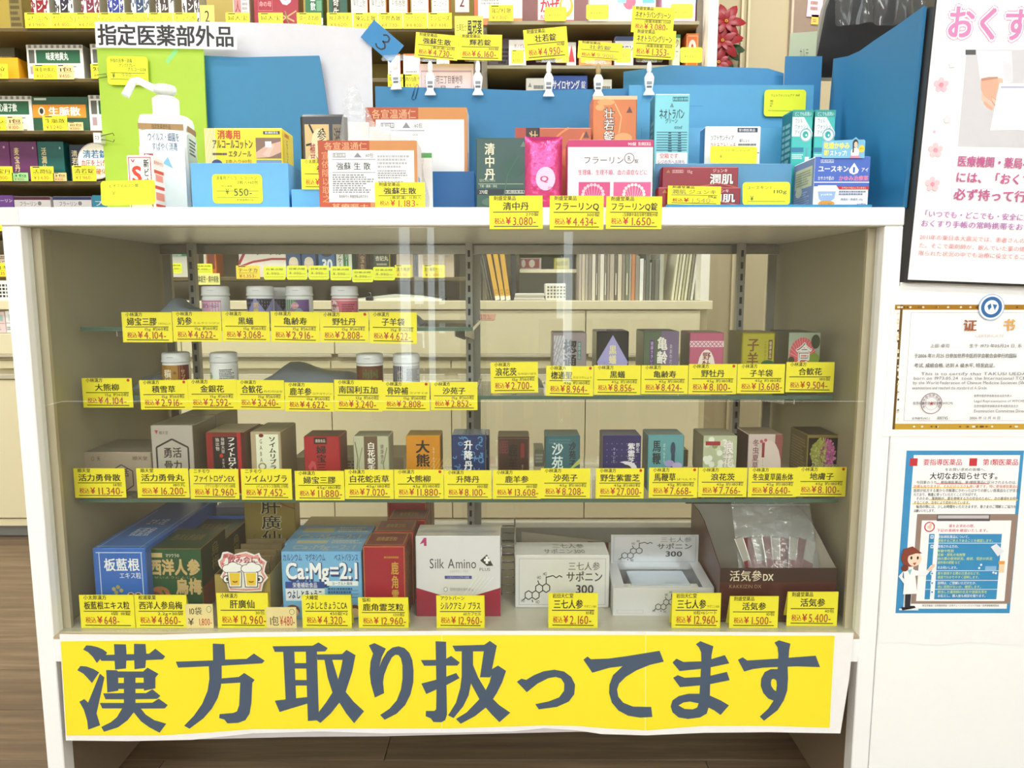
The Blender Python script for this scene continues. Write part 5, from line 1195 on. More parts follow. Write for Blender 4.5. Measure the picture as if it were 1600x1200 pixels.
m.prism([(y_, z_ - TOP) for y_, z_ in prof], 0, .005, '#2474a4/r50')
m.v = [(px_.x + v[1] - .006 + v[2] * .036, v[0], v[2]) for v in m.v]
props(m.build('divider_board', None, (0, 0, TOP + .0002)), 'tall blue board with a slanted curved top along the right end of the counter', 'board')
neon(1194, 140, 1259, 182, .214, [('t',.15,.74,.85,.84,'ウェルウォッシュアイ 10㎖',INKB),('v',.14,.35,.22,.62,'税込¥',INKB),('l',[(.1,.22),(.9,.2)],.006,.01,'#8a9a20')], 'neon card fixed high on the ribbed blue board')
# low front tray of the right group
m = MB(); a = at(1024, 256, .075); b = at(1238, 256, .075); w_, h_ = b.x - a.x, a.z - TOP
rt = empty('display_tray', ((a.x+b.x)/2, .075, TOP + .0002), 'grey blue corrugated tray holding the red cartons at the right', 'tray', 'blue corrugated display trays on the counter')
for nm, bx in (('back_wall', (-w_/2,0,0,w_/2,.003,h_)), ('tray_floor', (-w_/2,-.079,0,w_/2+.078,-.0001,.0025)), ('front_lip', (-w_/2,-.0815,0,w_/2+.078,-.0792,.004))):
    m = MB(); m.box(*bx, '#5f9cc8/r50' if nm == 'back_wall' else '#2f86b8/r50', .0004); m.build(nm, rt)
ZT_ = TOP + .0028
# eye drop carton
C(1101, 198, 1188, 262, .11, .03, '#f4f4f6/r32', [('r',.58,.86,.94,.97,'#2c3c5c'),('t',.6,.88,.9,.95,'第3類医薬品','#f4f4f6',6),('t',.1,.66,.52,.8,'ソフトサンティア','#2c3040',12),('t',.1,.46,.56,.62,'ひとみストレッチ','#a82c50',12),('r',.6,.2,.9,.5,'#b03048'),('t',.62,.62,.8,.7,'瞳孔による','#3c3c44'),('n',.6,.52,.92,.6,1,'#60606a'),('r',.68,.2,.7,.5,'#e0a0a8'),('r',.78,.2,.8,.5,'#e0a0a8'),('l',[(.55,.38),(.98,.36)],.01,.012,'#8a7080')], label='white eye drop carton with a dark red square behind the grey blue tray', zb=None, side='#4a86b8')
neon(1110, 228, 1183, 255, .073, [('t',.2,.68,.85,.82,'ソフトサンティア',GRN),('t',.2,.3,.26,.5,'¥',GRN)], 'neon card leaning before the white eye drop carton', roll=1, pitch=-5)
# red cartons
J = [('t',.66,.74,.86,.92,'ジュンキ','#f0d8d8',6),('t',.62,.26,.94,.7,'潤肌','#2c1014',56),('t',.625,.27,.935,.69,'潤肌','#f6f0f0',26),('f',.13,.74,.28,.88,.004,.02,'#e0a8a8'),('t',.14,.75,.27,.87,'第2類医薬品','#e8c8c8'),('t',.32,.74,.4,.88,'15g','#e8c8c8'),('p',[(.05,.72),(.08,.9),(.11,.72)],'#b07c3c'),('l',[(.05,.1),(.2,.5),(.3,.3)],.006,.02,'#8c2c3c'),('l',[(.5,.1),(.75,.3),(1,.1)],.006,.02,'#d06c4c')]
zr = at(1100, 293, .05).z
C(1034, 261, 1153, 322, .05, .02, '#93202f/r30', [(q[0],)+tuple(q[1:]) for q in [('t',.66,.87,.86,.96,'ジュンキ','#f0d8d8',6),('t',.62,.6,.94,.85,'潤肌','#2c1014',56),('t',.625,.605,.935,.845,'潤肌','#f6f0f0',26),('f',.13,.86,.28,.93,.004,.01,'#e0a8a8'),('t',.14,.865,.27,.925,'第2類医薬品','#e8c8c8'),('t',.32,.86,.4,.93,'15g','#e8c8c8'),('p',[(.05,.86),(.08,.94),(.11,.86)],'#b07c3c'),('l',[(.5,.55),(.75,.62),(1,.52)],.006,.01,'#d06c4c')]], label='dark red ointment carton, rear one of two in the grey blue tray', zb=ZT_, group='dark red ointment cartons')
C(1028, 293, 1157, 323, .02, .022, '#93202f/r30', J, label='dark red ointment carton, front one of two in the grey blue tray', zb=ZT_, group='dark red ointment cartons')
price_tag(1043, 291, 1126, 320, .012, '潤肌 ジュンキ', '15g', '1.540', 'faded yellow price tag leaning on the red ointment cartons', 'yellow price tags on the counter top', brand='剤盛堂薬品', faint=True, roll=1)
neon(1161, 284, 1235, 320, .015, [('t',.08,.68,.6,.84,'ユースキン I',INKB,4),('t',.62,.5,.94,.66,'110g',INKB,6),('t',.16,.18,.24,.4,'¥',INKB,4),('l',[(.1,.16),(.9,.14)],.006,.012,'#8a9a20')], 'neon card before the grey blue tray, left of the blue and white cream box', roll=-.5, pitch=-4)
# eye wash cartons
EW = [('r',0,.88,1,1,'#2f9c94'),('t',.1,.9,.92,.97,'どこでも目洗い','#d8f4f0',8),('p',[(0,.88),(.55,.88),(1,.62),(1,.55),(0,.55)],'#e8f6f4'),('t',.12,.78,.5,.86,'ウェル','#2c5c64',8),('t',.12,.68,.8,.76,'ウォッシュ','#2c5c64',8),('t',.12,.58,.4,.66,'アイ','#2c5c64',8),('c',.68,.57,.3,.12,'#8cb4bc'),('c',.68,.57,.24,.095,'#e4f0f2'),('c',.66,.58,.14,.06,'#2ca8a0'),('c',.7,.57,.04,.02,'#e8f8f6'),('r',.0,.28,.6,.36,'#2c7ca0'),('n',.05,.16,.6,.25,3,'#d8f4f0',3),('r',.68,.1,.88,.2,'#e8e8ec'),('r',.73,.2,.83,.36,'#5ca8b4')]
GE = 'turquoise eye wash cartons in the rear corner of the tray'
for x0_, x1_, lb in ((1236, 1268, 'turquoise eye wash carton, left one of the front pair'), (1271, 1303, 'turquoise eye wash carton, right one of the front pair')):
    C(x0_, 172, x1_, 300, .10, .03, '#35b8b0/r30', vmap(EW, .55, .45), label=lb, group=GE, zb=TOP, side='#1c6c74', leftops=[('n',.15,.1,.85,.9,14,'#8cc0c0',5)])
C(1231, 174, 1262, 300, .137, .03, '#35b8b0/r30', vmap(EW, .55, .45), label='turquoise eye wash carton hidden behind the left one of the pair', group=GE, zb=TOP, side='#1c6c74', leftops=[('n',.15,.1,.85,.9,14,'#8cc0c0',5)])
# cream box with its pop card
o, w_, h_ = C(1272, 245, 1358, 322, .02, .075, '#f2f3f6/r30', [('r',0,.42,1,1,'#3c64c4/r28'),('f',.1,.88,.34,.95,.006,.008,'#c8d4f0'),('t',.11,.885,.33,.945,'第2類医薬品','#dce4f8',6),('t',.06,.7,.62,.83,'ユースキン','#fbfbfb',32),('p',[(.62,.74),(.71,.88),(.8,.74),(.78,.68),(.71,.65),(.64,.68)],'#fbfbfb'),('t',.685,.69,.735,.8,'I','#3c64c4',40),('t',.84,.7,.98,.79,'アイ','#fbfbfb',20),('t',.06,.54,.36,.62,'カサカサ肌の','#fbfbfb',10),('t',.44,.53,.98,.63,'かゆみ治療薬','#f090b0',20),('r',0,.49,1,.51,'#f4f6fa'),
  ('p',[(.42,.42),(.46,.36),(1,.36),(1,.42)],'#c8283c'),('t',.5,.37,.95,.41,'ステロイドは入っていません','#ffffff',4),('r',.08,.42,.4,.44,'#ffffff'),('p',[(.08,.32),(.4,.32),(.38,.18),(.32,.13),(.16,.13),(.1,.18)],'#9cbce8'),('p',[(.07,.44),(.41,.44),(.4,.32),(.08,.32)],'#ffffff'),('t',.13,.24,.34,.29,'yuskin','#ffffff',10),('c',.24,.08,.15,.06,'#e8a040'),('t',.14,.06,.34,.1,'しっとり処方','#7c4c10'),
  ('n',.46,.24,.96,.34,2,'#7c84a0',3),('t',.5,.14,.9,.19,'無香料・無着色 110g','#6c7490'),('t',.8,.05,.96,.1,'yuskin','#2c4890',10)],
  label='blue and white cream box with a jar picture at the right end of the tray', zb=ZT_, side='#7c88a8', leftops=[('r',.1,.45,.9,.85,'#c8c8a0'),('n',.15,.5,.85,.8,6,'#8c8c60',4),('n',.1,.1,.8,.38,6,'#b0b8d0',5),('c',.3,.38,.16,.1,'#d8d0b0')])
m = MB(); a = at(1284, 247, .017); b = at(1352, 223, .017); w2, h2 = b.x - a.x, b.z - a.z + .004
m.prism([(0,0),(w2,0),(w2,h2*.93),(w2*.97,h2),(w2*.84,h2),(w2*.78,h2*1.14),(w2*.7,h2*1.0),(0,h2*.92)], 0, .0008, '#7cc0e4/r35')
A = Art(m, front_frame(0,0,w2,h2)); A.text(.03,.5,.64,.86,'乾燥かゆみ','#f8ee60',34); A.text(.04,.12,.16,.44,'即','#f8ee60',34); A.text(.18,.12,.58,.42,'ストップ!','#fbfbf0',30)
A.circ(.77,.3,.1,.28,'#f0f0f4'); A.circ(.77,.78,.065,.24,'#2c2420'); A.circ(.78,.72,.045,.17,'#f0ccb4'); A.rect(.71,.3,.74,.75,'#2c2420'); A.circ(.92,.5,.07,.2,'#f4d840'); A.text(.87,.45,.97,.58,'ベタつき','#5c4c10'); A.rect(.66,.0,.9,.12,'#e88ca8')
m.build('pop_card', o, (a.x - o.location.x, -.003, a.z - o.location.z))

# hanging tags on the counter edge
GC = 'yellow price tags hanging over the front edge of the counter'
price_tag(765, 306, 848, 358, -.0165, '清中丹', '270錠', '3.080', 'yellow price tag marked 3.080 yen, first hanging over the counter edge', GC, brand='剤盛堂薬品', roll=-.5)
price_tag(859, 306, 943, 359, -.0165, 'フラーリンQ', '300錠', '4.434', 'yellow price tag marked 4.434 yen, middle one over the counter edge', GC, brand='剤盛堂薬品')
price_tag(947, 307, 1034, 358, -.0165, 'フラーリンQ錠', '(当帰建中湯合当帰芍薬散)90錠', '1.650', 'yellow price tag marked 1.650 yen, rightmost over the counter edge', GC, brand='剤盛堂薬品', roll=.2)

# clips with tags above the blue boards
def clip(px, py0, py1, Y, label, tint='clear_plastic', lean=0, ball='#f4f4f6/r25'):
    c = at(px, py1, Y); H = at(px, py0, Y).z - c.z
    e = empty('tag_clip', (c.x, Y - .002, c.z), label, 'clip', 'clear tag clips on the upper edges of the blue boards')
    e.rotation_euler = (0, R(lean), 0)
    W = '#e6f2f8/r15'
    m = MB(); m.prism([(-.009,0),(.009,0),(.008,.003),(.005,.008),(.007,H*.35),(.0075,H*.5),(.004,H*.62),(-.004,H*.62),(-.0075,H*.5),(-.007,H*.35),(-.005,.008),(-.008,.003)], -.004, .0, W)
    m.prism([(-.006,H*.1),(.006,H*.1),(.005,H*.5),(-.005,H*.5)], .007, .010, W); m.box(-.004,-.0045,H*.2,.004,-.0041,H*.26,'#55606a/r30'); m.box(-.004,-.0045,H*.3,.004,-.0041,H*.38,'#8a949c/r30'); m.build('clamp', e)
    m = MB(); m.lathe([(.001,H*.6),(.003,H*.63),(.0042,H*.72),(.0038,H*.86),(.002,H*.94),(.001,H*.95)], ball, 16, 0, -.001); m.build('ball_joint', e)
    m = MB(); m.prism([(-.02,H*.94),(.02,H*.94),(.022,H*1.0),(.018,H*1.12),(-.018,H*1.12),(-.022,H*1.0)], .0005, .0016, tint); m.prism([(-.012,H*.92),(.012,H*.92),(.010,H*1.04),(-.010,H*1.04)], -.0022, -.0012, tint); m.build('holder', e)
for p_ in [(620,92,141,.230,'clear tag clip above the folded blue number card',-2), (673,93,150,.230,'clear tag clip holding the card tilted down to the right',0), (747,93,150,.230,'clear tag clip holding the level card beside the tilted one',0), (857,94,152,.230,'clear tag clip holding the card tilted up to the right',0), (934,97,152,.230,'clear tag clip with an amber joint holding the faded curved card',0), (1013,94,150,.216,'clear tag clip holding the two stacked cards',0)]:
    clip(*p_[:5], lean=p_[5], ball='#b8a070/r25' if p_[0] == 934 else '#f4f4f6/r25')
GT = 'yellow price tags held up in clear clips'
def ctag(*a, **k): return price_tag(*a, **k)
ctag(647, 53, 714, 92, .224, '強蘇生散', '(真武湯) 60包', '4.730', 'yellow price tag marked 4.730 yen tilted down to the right in a clip', GT, brand='剤盛堂薬品', roll=5)
ctag(716, 54, 784, 94, .222, '輝若錠', '300錠', '6.160', 'yellow price tag marked 6.160 yen held in a clip', GT, brand='剤盛堂薬品', roll=1)
ctag(821, 44, 889, 92, .224, '壮若錠', '90錠', '4.950', 'yellow price tag marked 4.950 yen tilted up to the right in a clip', GT, brand='剤盛堂薬品', roll=-5)
ctag(902, 66, 971, 93, .224, '壮若錠', '', '9.900', 'faded curved yellow price tag in the clip with the amber joint', GT, brand='剤盛堂薬品', roll=4, faint=True)
ctag(986, 11, 1052, 52, .210, 'ネオトラバングリーン', '(殺菌消毒薬) 355㎖', '3.080', 'yellow price tag marked 3.080 yen, upper of two stacked in one clip', GT, brand='剤盛堂薬品', roll=3)
ctag(988, 47, 1054, 92, .207, 'ネオトラバングリーン', '(殺菌消毒薬) 100㎖', '1.353', 'yellow price tag marked 1.353 yen, lower of two stacked in one clip', GT, brand='剤盛堂薬品', roll=3)
# folded blue card with the number 3, and a paper clip on the blue board
m = MB(); c_ = at(597, 64, .29); s_ = (at(630,64,.29).x - at(590,64,.29).x)
m.box(-s_*.75, 0, -s_*.42, s_*.75, .001, s_*.42, '#2f86c4/r50'); A = Art(m, front_frame(-s_*.75, -s_*.42, s_*1.5, s_*.84))
A.line([(.42+.001,.74),(.5,.86),(.6,.82),(.63,.66),(.56,.54),(.5,.52),(.6,.48),(.66,.34),(.6,.18),(.48,.14),(.4,.24)], .022, .035, '#1c2430')
o = m.build('number_card', None, (c_.x, .292, c_.z), (0, R(40), 0)); props(o, 'blue card with a handwritten 3 tilted beside the pale foam board', 'card')
m = MB(); m.tube([(0,0,0),(.004,0,.016),(.007,0,.018),(.0095,0,.016),(.004,0,-.004),(.001,0,-.006),(-.002,0,-.004),(.0025,0,.012)], .0006, '#24548c/r30/m50', 6)
props(m.build('paper_clip', None, (at(645,150,.233).x, .2335, at(645,150,.233).z)), 'blue paper clip on the top edge of the wide blue board', 'clip')

# ------------------------------------------------------------------ white partition and what hangs on it at the right
PZ = at(1500, 441, -.012).z
m = MB(); m.box(XR + PW + .0012, -.012, 0, 1.35, .30, PZ, '#fefefe/r45', .001); 
struct('wall_partition', m)
# framed poster board standing on the partition
O_ = at(1416, 440, -.02); SC_ = (at(1500,220,-.02).x - at(1400,220,-.02).x) / 100
ROLL = R(2.2)
pb = empty('poster_board', (O_.x, -.02, PZ + .0005), 'black edged board with a white and pink notice standing on the partition', 'board', rot=(0, ROLL, 0))
Wp, Hp = .36, .56
m = MB(); m.box(0, .0005, .0, Wp, .026, Hp, '#26262a/r30', .001, {'left': '#3a3a38/r30'}); m.box(-.0015, -.0015, 0.000, Wp, .0004, .0028, '#141416/r30'); m.build('frame', pb)
m = MB(); m.box(.0015, -.0006, .0029, Wp - .002, .0, Hp - .002, '#fbfafc/r45')
px = lambda x, y: ((x - 1416 - (440 - y) * .055 * 0) / 1, y)
def PU(x, y):   # photo pixel -> u, v on the poster
    p = at(x, y, -.02); dx, dz = p.x - O_.x, p.z - (PZ + .0005)
    return ((dx*cos(ROLL) - dz*sin(ROLL)) / Wp, (dx*sin(ROLL) + dz*cos(ROLL)) / Hp)
A = Art(m, front_frame(0, 0, Wp, Hp, -.0006), 2e-5)
def ptext(x0, y0, x1, y1, t_, key, bold=0, lay=A):
    u0, v0 = PU(x0, y1); u1, v1 = PU(x1, y0); lay.text(u0, v0, u0 + (PU(x1, y1)[0] - u0), v0 + (PU(x0, y0)[1] - v0), t_, key, bold)
PK = '#d888bc/r45'
ptext(1476, 7, 1652, 60, 'おくすり', '#dc90b8', 105); ptext(1476, 7, 1652, 60, 'おくすり', '#fdfafc', 80); ptext(1476, 7, 1652, 60, 'おくすり', PK, 28)
def ppoly(pts, key): A.poly([PU(*p) for p in pts], key)
def pcirc(x, y, r, key, n=16):
    c = PU(x, y); A.circ(c[0], c[1], r*SC_/Wp, r*SC_/Hp, key, n)
ppoly([(1510,78),(1640,78),(1640,232),(1496,229)], '#d4d2d8/r45'); ppoly([(1508,78),(1524,78),(1524,86),(1508,86)], '#505054')
ppoly([(1525,79),(1580,80),(1582,128),(1566,131),(1565,122),(1531,125)], '#f8f8fa'); ppoly([(1566,95),(1580,100),(1582,128),(1566,127)], '#dfe1ea')
ppoly([(1555,120),(1566,124),(1567,134),(1558,132)], '#eec0a8'); ppoly([(1532,123),(1545,120),(1558,121),(1560,134),(1557,146),(1555,154),(1560,163),(1563,169),(1561,172),(1557,170),(1550,160),(1544,156),(1536,150),(1532,140)], '#e6b096'); ppoly([(1533,146),(1541,154),(1550,162),(1553,168),(1550,171),(1540,164),(1533,156)], '#f0c4b0'); ppoly([(1537,158),(1546,165),(1551,170),(1549,173),(1541,168),(1536,162)], '#e4ac94'); ppoly([(1548,150),(1556,156),(1562,167),(1560,172),(1555,169),(1549,160)], '#d89c84'); ppoly([(1549,152),(1555,157),(1561,167),(1560,170),(1555,165),(1549,157)], '#f2c8b4'); ppoly([(1532,123),(1558,120),(1558,123),(1533,127)], '#c8907c')
ppoly([(1561,130),(1640,131),(1640,208),(1588,203),(1546,204)], '#fdfcfa'); ppoly([(1563,135),(1640,135),(1640,138),(1563,138)], '#b8b8d4')
for fx, fy, fr_, k1, k2 in ((1470,133,12,'#f6c4d0','#f094ac'),(1461,235,12,'#f8ccd4','#f49cb0'),(1456,288,12,'#f8ccd4','#f49cb0'),(1487,101,6,'#efe4ec','#f8f4f6'),(1479,187,6,'#f0e2e8','#f8f4f6'),(1459,206,2.4,'#f0c0d8','#f0c0d8')):
    for i in range(5):
        t = R(90 + 72*i); pcirc(fx + fr_*.62*cos(t), fy - fr_*.62*sin(t), fr_*.38, k1, 10)
    pcirc(fx, fy, fr_*.3, k2, 8)
ptext(1494, 243, 1640, 260, '医療機関・薬局へ行く', '#c45c94', 22); ptext(1491, 268, 1664, 285, 'には、「おくすり手帳', '#c45c94', 22); ptext(1488, 294, 1640, 312, '必ず持って行きま', '#c45c94', 22)
ptext(1437, 328, 1610, 339, '「いつでも・どこでも・安全に薬', '#b870bc', 12); ptext(1437, 343, 1610, 354, 'おくすり手帳の常時携帯をおす', '#b870bc', 12)
ptext(1435, 366, 1610, 374, '2011年の東日本大震災では、患者さんのお', '#e08c98', 4); ptext(1434, 379, 1610, 387, 'た。そこで薬剤師が、飲んでいた薬の情報', '#e08c98', 4); ptext(1433, 391, 1610, 399, '限られた状況の中でも治療に役立てること', '#e08c98', 4)
m.build('notice', pb)

# certificate sheet
def sheet(px0, py0, px1, py1, Y, col, name, label, cat, wavy=0):
    ym = (py0 + py1) / 2; a = at(px0, ym, Y); b = at(px1, ym, Y); w = b.x - a.x; z0 = at(px0, py1, Y).z; h = at(px0, py0, Y).z - z0
    m = MB(); out = [(0, h), (0, 0)] + [(w*i/12, wavy*sin(i*1.1)) for i in range(1, 12)] + [(w, 0), (w, h)] if wavy else [(0,0),(w,0),(w,h),(0,h)]
    m.prism(out, 0, .0006, col)
    A = Art(m, front_frame(0, 0, w, h), 1.6e-5)
    def U(x, y):
        p = at(x, y, Y); return ((p.x - a.x)/w, (p.z - z0)/h)
    return m, A, U, (a.x, Y, z0), w, h
m, A, U, loc_, w_, h_ = sheet(1387, 447, 1716, 682, -.0128, '#fafafc/r40', '', '', '')
def U2(x, y): return U(x + 0.0*y, y)
def rct(x0, y0, x1, y1, key, A_=None):
    (u0, v0), (u1, v1) = U(x0, y1), U(x1, y0); (A_ or A).rect(u0, v0, u1, v1, key)
def tx(x0, y0, x1, y1, t_, key, b_=0):
    (u0, v0), (u1, v1) = U(x0, y1), U(x1, y0); A.text(u0, v0, u1, v1, t_, key, b_)
G_ = '#b8862c/r28/m60'; G2 = '#7c6030/r28/m50'
rct(1398, 476, 1704, 484, G_); rct(1398, 662, 1704, 671, '#e0b848/r28/m50'); rct(1398, 476, 1407, 671, G2); rct(1695, 476, 1704, 671, G_)
rnd = random.Random(11)
for i in range(60):
    x_ = 1400 + 300*rnd.random(); (u, v) = U(x_, 480 if i % 2 else 666.5); A.circ(u, v, .006, .007, rnd.choice(['#f4ecd8', '#6c4c24', '#f4ecd8', '#8c6428']), 6)
for i in range(34):
    (u, v) = U(1402.5, 486 + 174*rnd.random()); A.circ(u, v, .005, .008, rnd.choice(['#f4ecd8', '#5c4420', '#e8d8a8']), 6)
(u0, v0), (u1, v1) = U(1411, 657), U(1692, 488); A.frame(u0, v0, u1, v1, .0015, .002, '#b4b0c0')
c_ = U(1548, 480)
for r_, k_ in ((21,'#8cb4dc'),(20,'#fafafc'),(17,'#2c68a8'),(11.5,'#f4f6fa')): A.circ(c_[0], c_[1], r_*SC_/w_*1.0, r_*SC_/h_, k_, 28)
A.poly([(c_[0]-.02,c_[1]+.01),(c_[0]-.005,c_[1]+.025),(c_[0]+.0,c_[1]),(c_[0]-.012,c_[1]-.02)], '#2c68a8'); A.poly([(c_[0]+.004,c_[1]+.02),(c_[0]+.026,c_[1]+.015),(c_[0]+.016,c_[1]-.02)], '#2c68a8')
tx(1503, 499, 1526, 517, '证', '#a8603c/r30/m30', 26); tx(1565, 498, 1586, 517, '书', '#e8b060/r30/m30', 26); tx(1522, 522, 1568, 527, 'CERTIFICATE', '#d8ccc4', 2)
tx(1452, 537, 1483, 543, '上田 卓司', '#3c3c44'); tx(1513, 537, 1596, 543, '生于 1973 年05月24 日, 系', '#3c3c44'); tx(1427, 552, 1588, 559, '于2006 年11 月25 日参加世界中医药学会联合会举行的国际', '#2c2c34', 8); tx(1427, 567, 1558, 574, '考试, 成绩合格, 达到 A 级水平, 特发此证。', '#2c2c34', 8)
tx(1438, 581, 1640, 586, 'This is to certify that TAKUSI UEDA     from', '#5c5c68'); tx(1426, 588, 1660, 593, 'born on 1973.05.24  took the International TCM: Doctor  Level', '#5c5c68'); tx(1425, 595, 1660, 600, 'by the World Federation of Chinese Medicine Societies (WFCMS) on 2006.11.25', '#5c5c68'); tx(1424, 603, 1542, 608, 'examinations and reached the standard of A Grade.', '#5c5c68')
tx(1520, 616, 1580, 620, '世界中医药学会联合会法定代表人', '#3c3c44'); tx(1520, 624, 1600, 628, 'Legal Representative of WFCMS', '#5c5c68'); tx(1520, 632, 1590, 636, '世界中医药学会联合会考试委员会主任', '#3c3c44'); tx(1520, 639, 1640, 644, 'Examination Committee Director of WFCMS', '#5c5c68'); tx(1513, 650, 1562, 655, '2006 年 12 月 10 日', '#3c3c44'); tx(1425, 627, 1488, 632, '世界中医药学会联合会 WFCMS', '#3c3c44'); tx(1423, 651, 1452, 655, '证书编号(NO.)', '#3c3c44'); tx(1463, 650, 1480, 655, '000745', '#3c3c44')
c_ = U(1454, 630)
A.line([(c_[0] + 17*SC_/w_*cos(t*pi/14), c_[1] + 17*SC_/h_*sin(t*pi/14)) for t in range(29)], .0015, .002, '#6c4458')
A.line([(c_[0] + 10.5*SC_/w_*cos(t*pi/14), c_[1] + 10.5*SC_/h_*sin(t*pi/14)) for t in range(29)], .0006, .0008, '#8c6478')
for i, ch in enumerate('世界中医药学会联合会'):
    t = R(205 - 25*i); x_ = c_[0] + 13.6*SC_/w_*cos(t); y_ = c_[1] + 13.6*SC_/h_*sin(t); A.text(x_-.0065, y_-.009, x_+.0065, y_+.009, ch, '#6c4458', 8)
A.poly([(c_[0]+(4 if i%2==0 else 1.6)*SC_/w_*sin(i*pi/5), c_[1]+(4 if i%2==0 else 1.6)*SC_/h_*cos(i*pi/5)) for i in range(10)], '#a8404c')
props(m.build('certificate', None, loc_), 'certificate sheet with a gold ornamental border and round blue emblem on the partition', 'certificate')

# clerk notice below
m, A, U, loc_, w_, h_ = sheet(1382, 690, 1640, 1006, -.0128, '#fafafc/r40', '', '', '', wavy=.0022)
BL = '#3f93c8/r45'
rct(1399, 704, 1600, 958, BL); rct(1411, 711, 1594, 951, '#fcfcfd/r45')
rct(1421, 716, 1434, 728, '#c83840'); tx(1442, 717, 1504, 727, '要指導医薬品', '#c8405c', 16); rct(1514, 716, 1527, 728, '#c83840'); tx(1535, 717, 1592, 727, '第1類医薬品', '#c8405c', 16)
tx(1476, 731, 1544, 736, 'をお買い求めの皆様へ、', '#2c2c2c', 10); tx(1452, 738, 1566, 749, '大切なお知らせです。', '#26262a', 18)
rows = ['今回薬のうち、要指導医薬品、第1類医薬品に区分されるものは、','効果も有りますが、それだけリスクも高い薬です。特に要指導医薬品は','医師が処方する薬から市販薬にかわったばかりの新しい医薬品などが含ま','れており、慎重に使っていただくことが大切です。','そのため、薬剤師が、薬を使用する方の安全のために、次の事項をお伺い','することが、法令により定められています。','販売の際には、少しお時間をいただきますが、皆さまのご理解とご協力を','お願いいたします。']
ends = [1592,1592,1592,1530,1592,1518,1588,1463]
for i, (t_, e_) in enumerate(zip(rows, ends)):
    y_ = 751 + i*6.3
    if i in (0,): rct(1463, y_+3.5, 1545, y_+5.6, '#f4a8a0')
    if i in (1, 5): rct(1425, y_+3.5, 1515, y_+5.6, '#f8dc80')
    if i == 4: rct(1452, y_+3.5, 1590, y_+5.6, '#f8dc80')
    tx(1427 + (4 if i in (0,4,6) else 0), y_, e_, y_+5.2, t_, '#c8602c' if i == 1 else '#3a3a40', 6)
rct(1423, 803, 1590, 943, '#9a8478'); rct(1431, 813, 1580, 939, '#fbfbfc'); rct(1463, 804, 1547, 816, '#5c5458'); rct(1465, 805, 1545, 810, '#c8c4c8'); rct(1461, 814, 1549, 817, '#fbfbfc')
c_ = U(1452, 823); 
for r_, k_ in ((9,'#c83c4c'),(7,'#fbfbfc')): A.circ(c_[0], c_[1], r_*SC_/w_, r_*SC_/h_, k_, 20)
A.poly([(c_[0]-.012,c_[1]-.008),(c_[0]+.01,c_[1]-.012),(c_[0]+.014,c_[1]+.006),(c_[0]+.006,c_[1]+.03),(c_[0]-.002,c_[1]+.008),(c_[0]-.014,c_[1]+.004)], '#f4c8b8')
tx(1482, 819, 1526, 824, '薬をお求めの際、', '#c8405c', 14); tx(1463, 826, 1547, 831, '下記の事柄を確認いたします。', '#c8405c', 14)
rct(1444, 834, 1565, 936, '#3a90c4')
for y_ in (848, 891, 906, 920): rct(1444, y_, 1565, y_+.8, '#f4f8fc')
rct(1459, 834, 1459.8, 936, '#f4f8fc')
for y0_, t_, k_, x1_ in ((836,'要指導医薬品について、','#f4f8fc',1517),(842,'使用するご本人であることを確認します。','#d8ec90',1554),(851,'使用される方の、','#f4f8fc',1500),(858,'年齢や性別','#d8ec90',1490),(864,'妊娠・授乳の有無等','#d8ec90',1508),(870,'他の薬の使用状況、症状、受診の状況','#d8ec90',1550),(876,'副作用の経験 など','#d8ec90',1500),(884,'をお伺いします。','#f4f8fc',1498),(893,'薬を使用する際の注意点などを、','#d8ec90',1534),(899,'書面でわかりやすく説明します。','#d8ec90',1532),(908,'説明は、ご理解いただけたか、','#f4f8fc',1528),(914,'他に質問がないか、確認します。','#d8ec90',1535),(922,'担当した薬剤師の氏名や連絡先等を','#d8ec90',1542),(928,'お伝えし、購入後も相談を賜ります。','#f4f8fc',1542)):
    tx(1464, y0_, x1_, y0_+4.8, t_, k_, 12)
for y_ in (836, 851, 893, 908, 922): rct(1453, y_, 1458, y_+5, '#f4f8fc'); rct(1454.2, y_+1.2, 1456.8, y_+3.8, '#3a90c4')
A.poly([U(*p) for p in [(1547,854),(1556,849),(1568,861),(1558,869)]], '#e8ecf4'); rct(1538, 884, 1556, 891, '#8cbce4'); rct(1559, 876, 1569, 894, '#f0d8b0'); rct(1559, 876, 1569, 881, '#e8a050')
for x_, y_ in ((1532,882),(1529,887),(1555,895),(1551,894)): c_ = U(x_, y_); A.circ(c_[0], c_[1], 2*SC_/w_, 2*SC_/h_, '#e8f0f8', 8)
tx(1440, 944, 1560, 947, '厚生労働省・日本薬剤師会・日本チェーンドラッグストア協会・日本保険薬局協会', '#3c3c40')
# the drawn clerk
def pg(pts, k_): A.poly([U(*p) for p in pts], k_)
pg([(1404,950),(1434,950),(1434,953),(1404,953)], '#e4f0f8'); pg([(1414,925),(1423,925),(1421,948),(1413,948)], '#2c2c34'); pg([(1407,948),(1421,948),(1421,951),(1409,953)], '#1c1c20'); pg([(1419,946),(1428,946),(1430,949),(1421,951)], '#1c1c20')
pg([(1411,890),(1428,889),(1430,905),(1432,927),(1410,928),(1412,908)], '#fbfbfd'); pg([(1411,891),(1403,900),(1412,912),(1414,907),(1409,901)], '#f0f2f6'); pg([(1428,890),(1445,893),(1454,882),(1458,884),(1447,898),(1429,899)], '#f4f6fa'); pg([(1447,890),(1458,880),(1460,884),(1452,892)], '#f4d0b4'); pg([(1417,890),(1424,889),(1421,898)], '#8cc0c8')
c_ = U(1424, 871); A.circ(c_[0]-.008, c_[1]+.004, 16*SC_/w_, 17*SC_/h_, '#8c4434', 20); c2 = U(1413, 887); A.circ(c2[0], c2[1], 6*SC_/w_, 6*SC_/h_, '#7c3c30', 12)
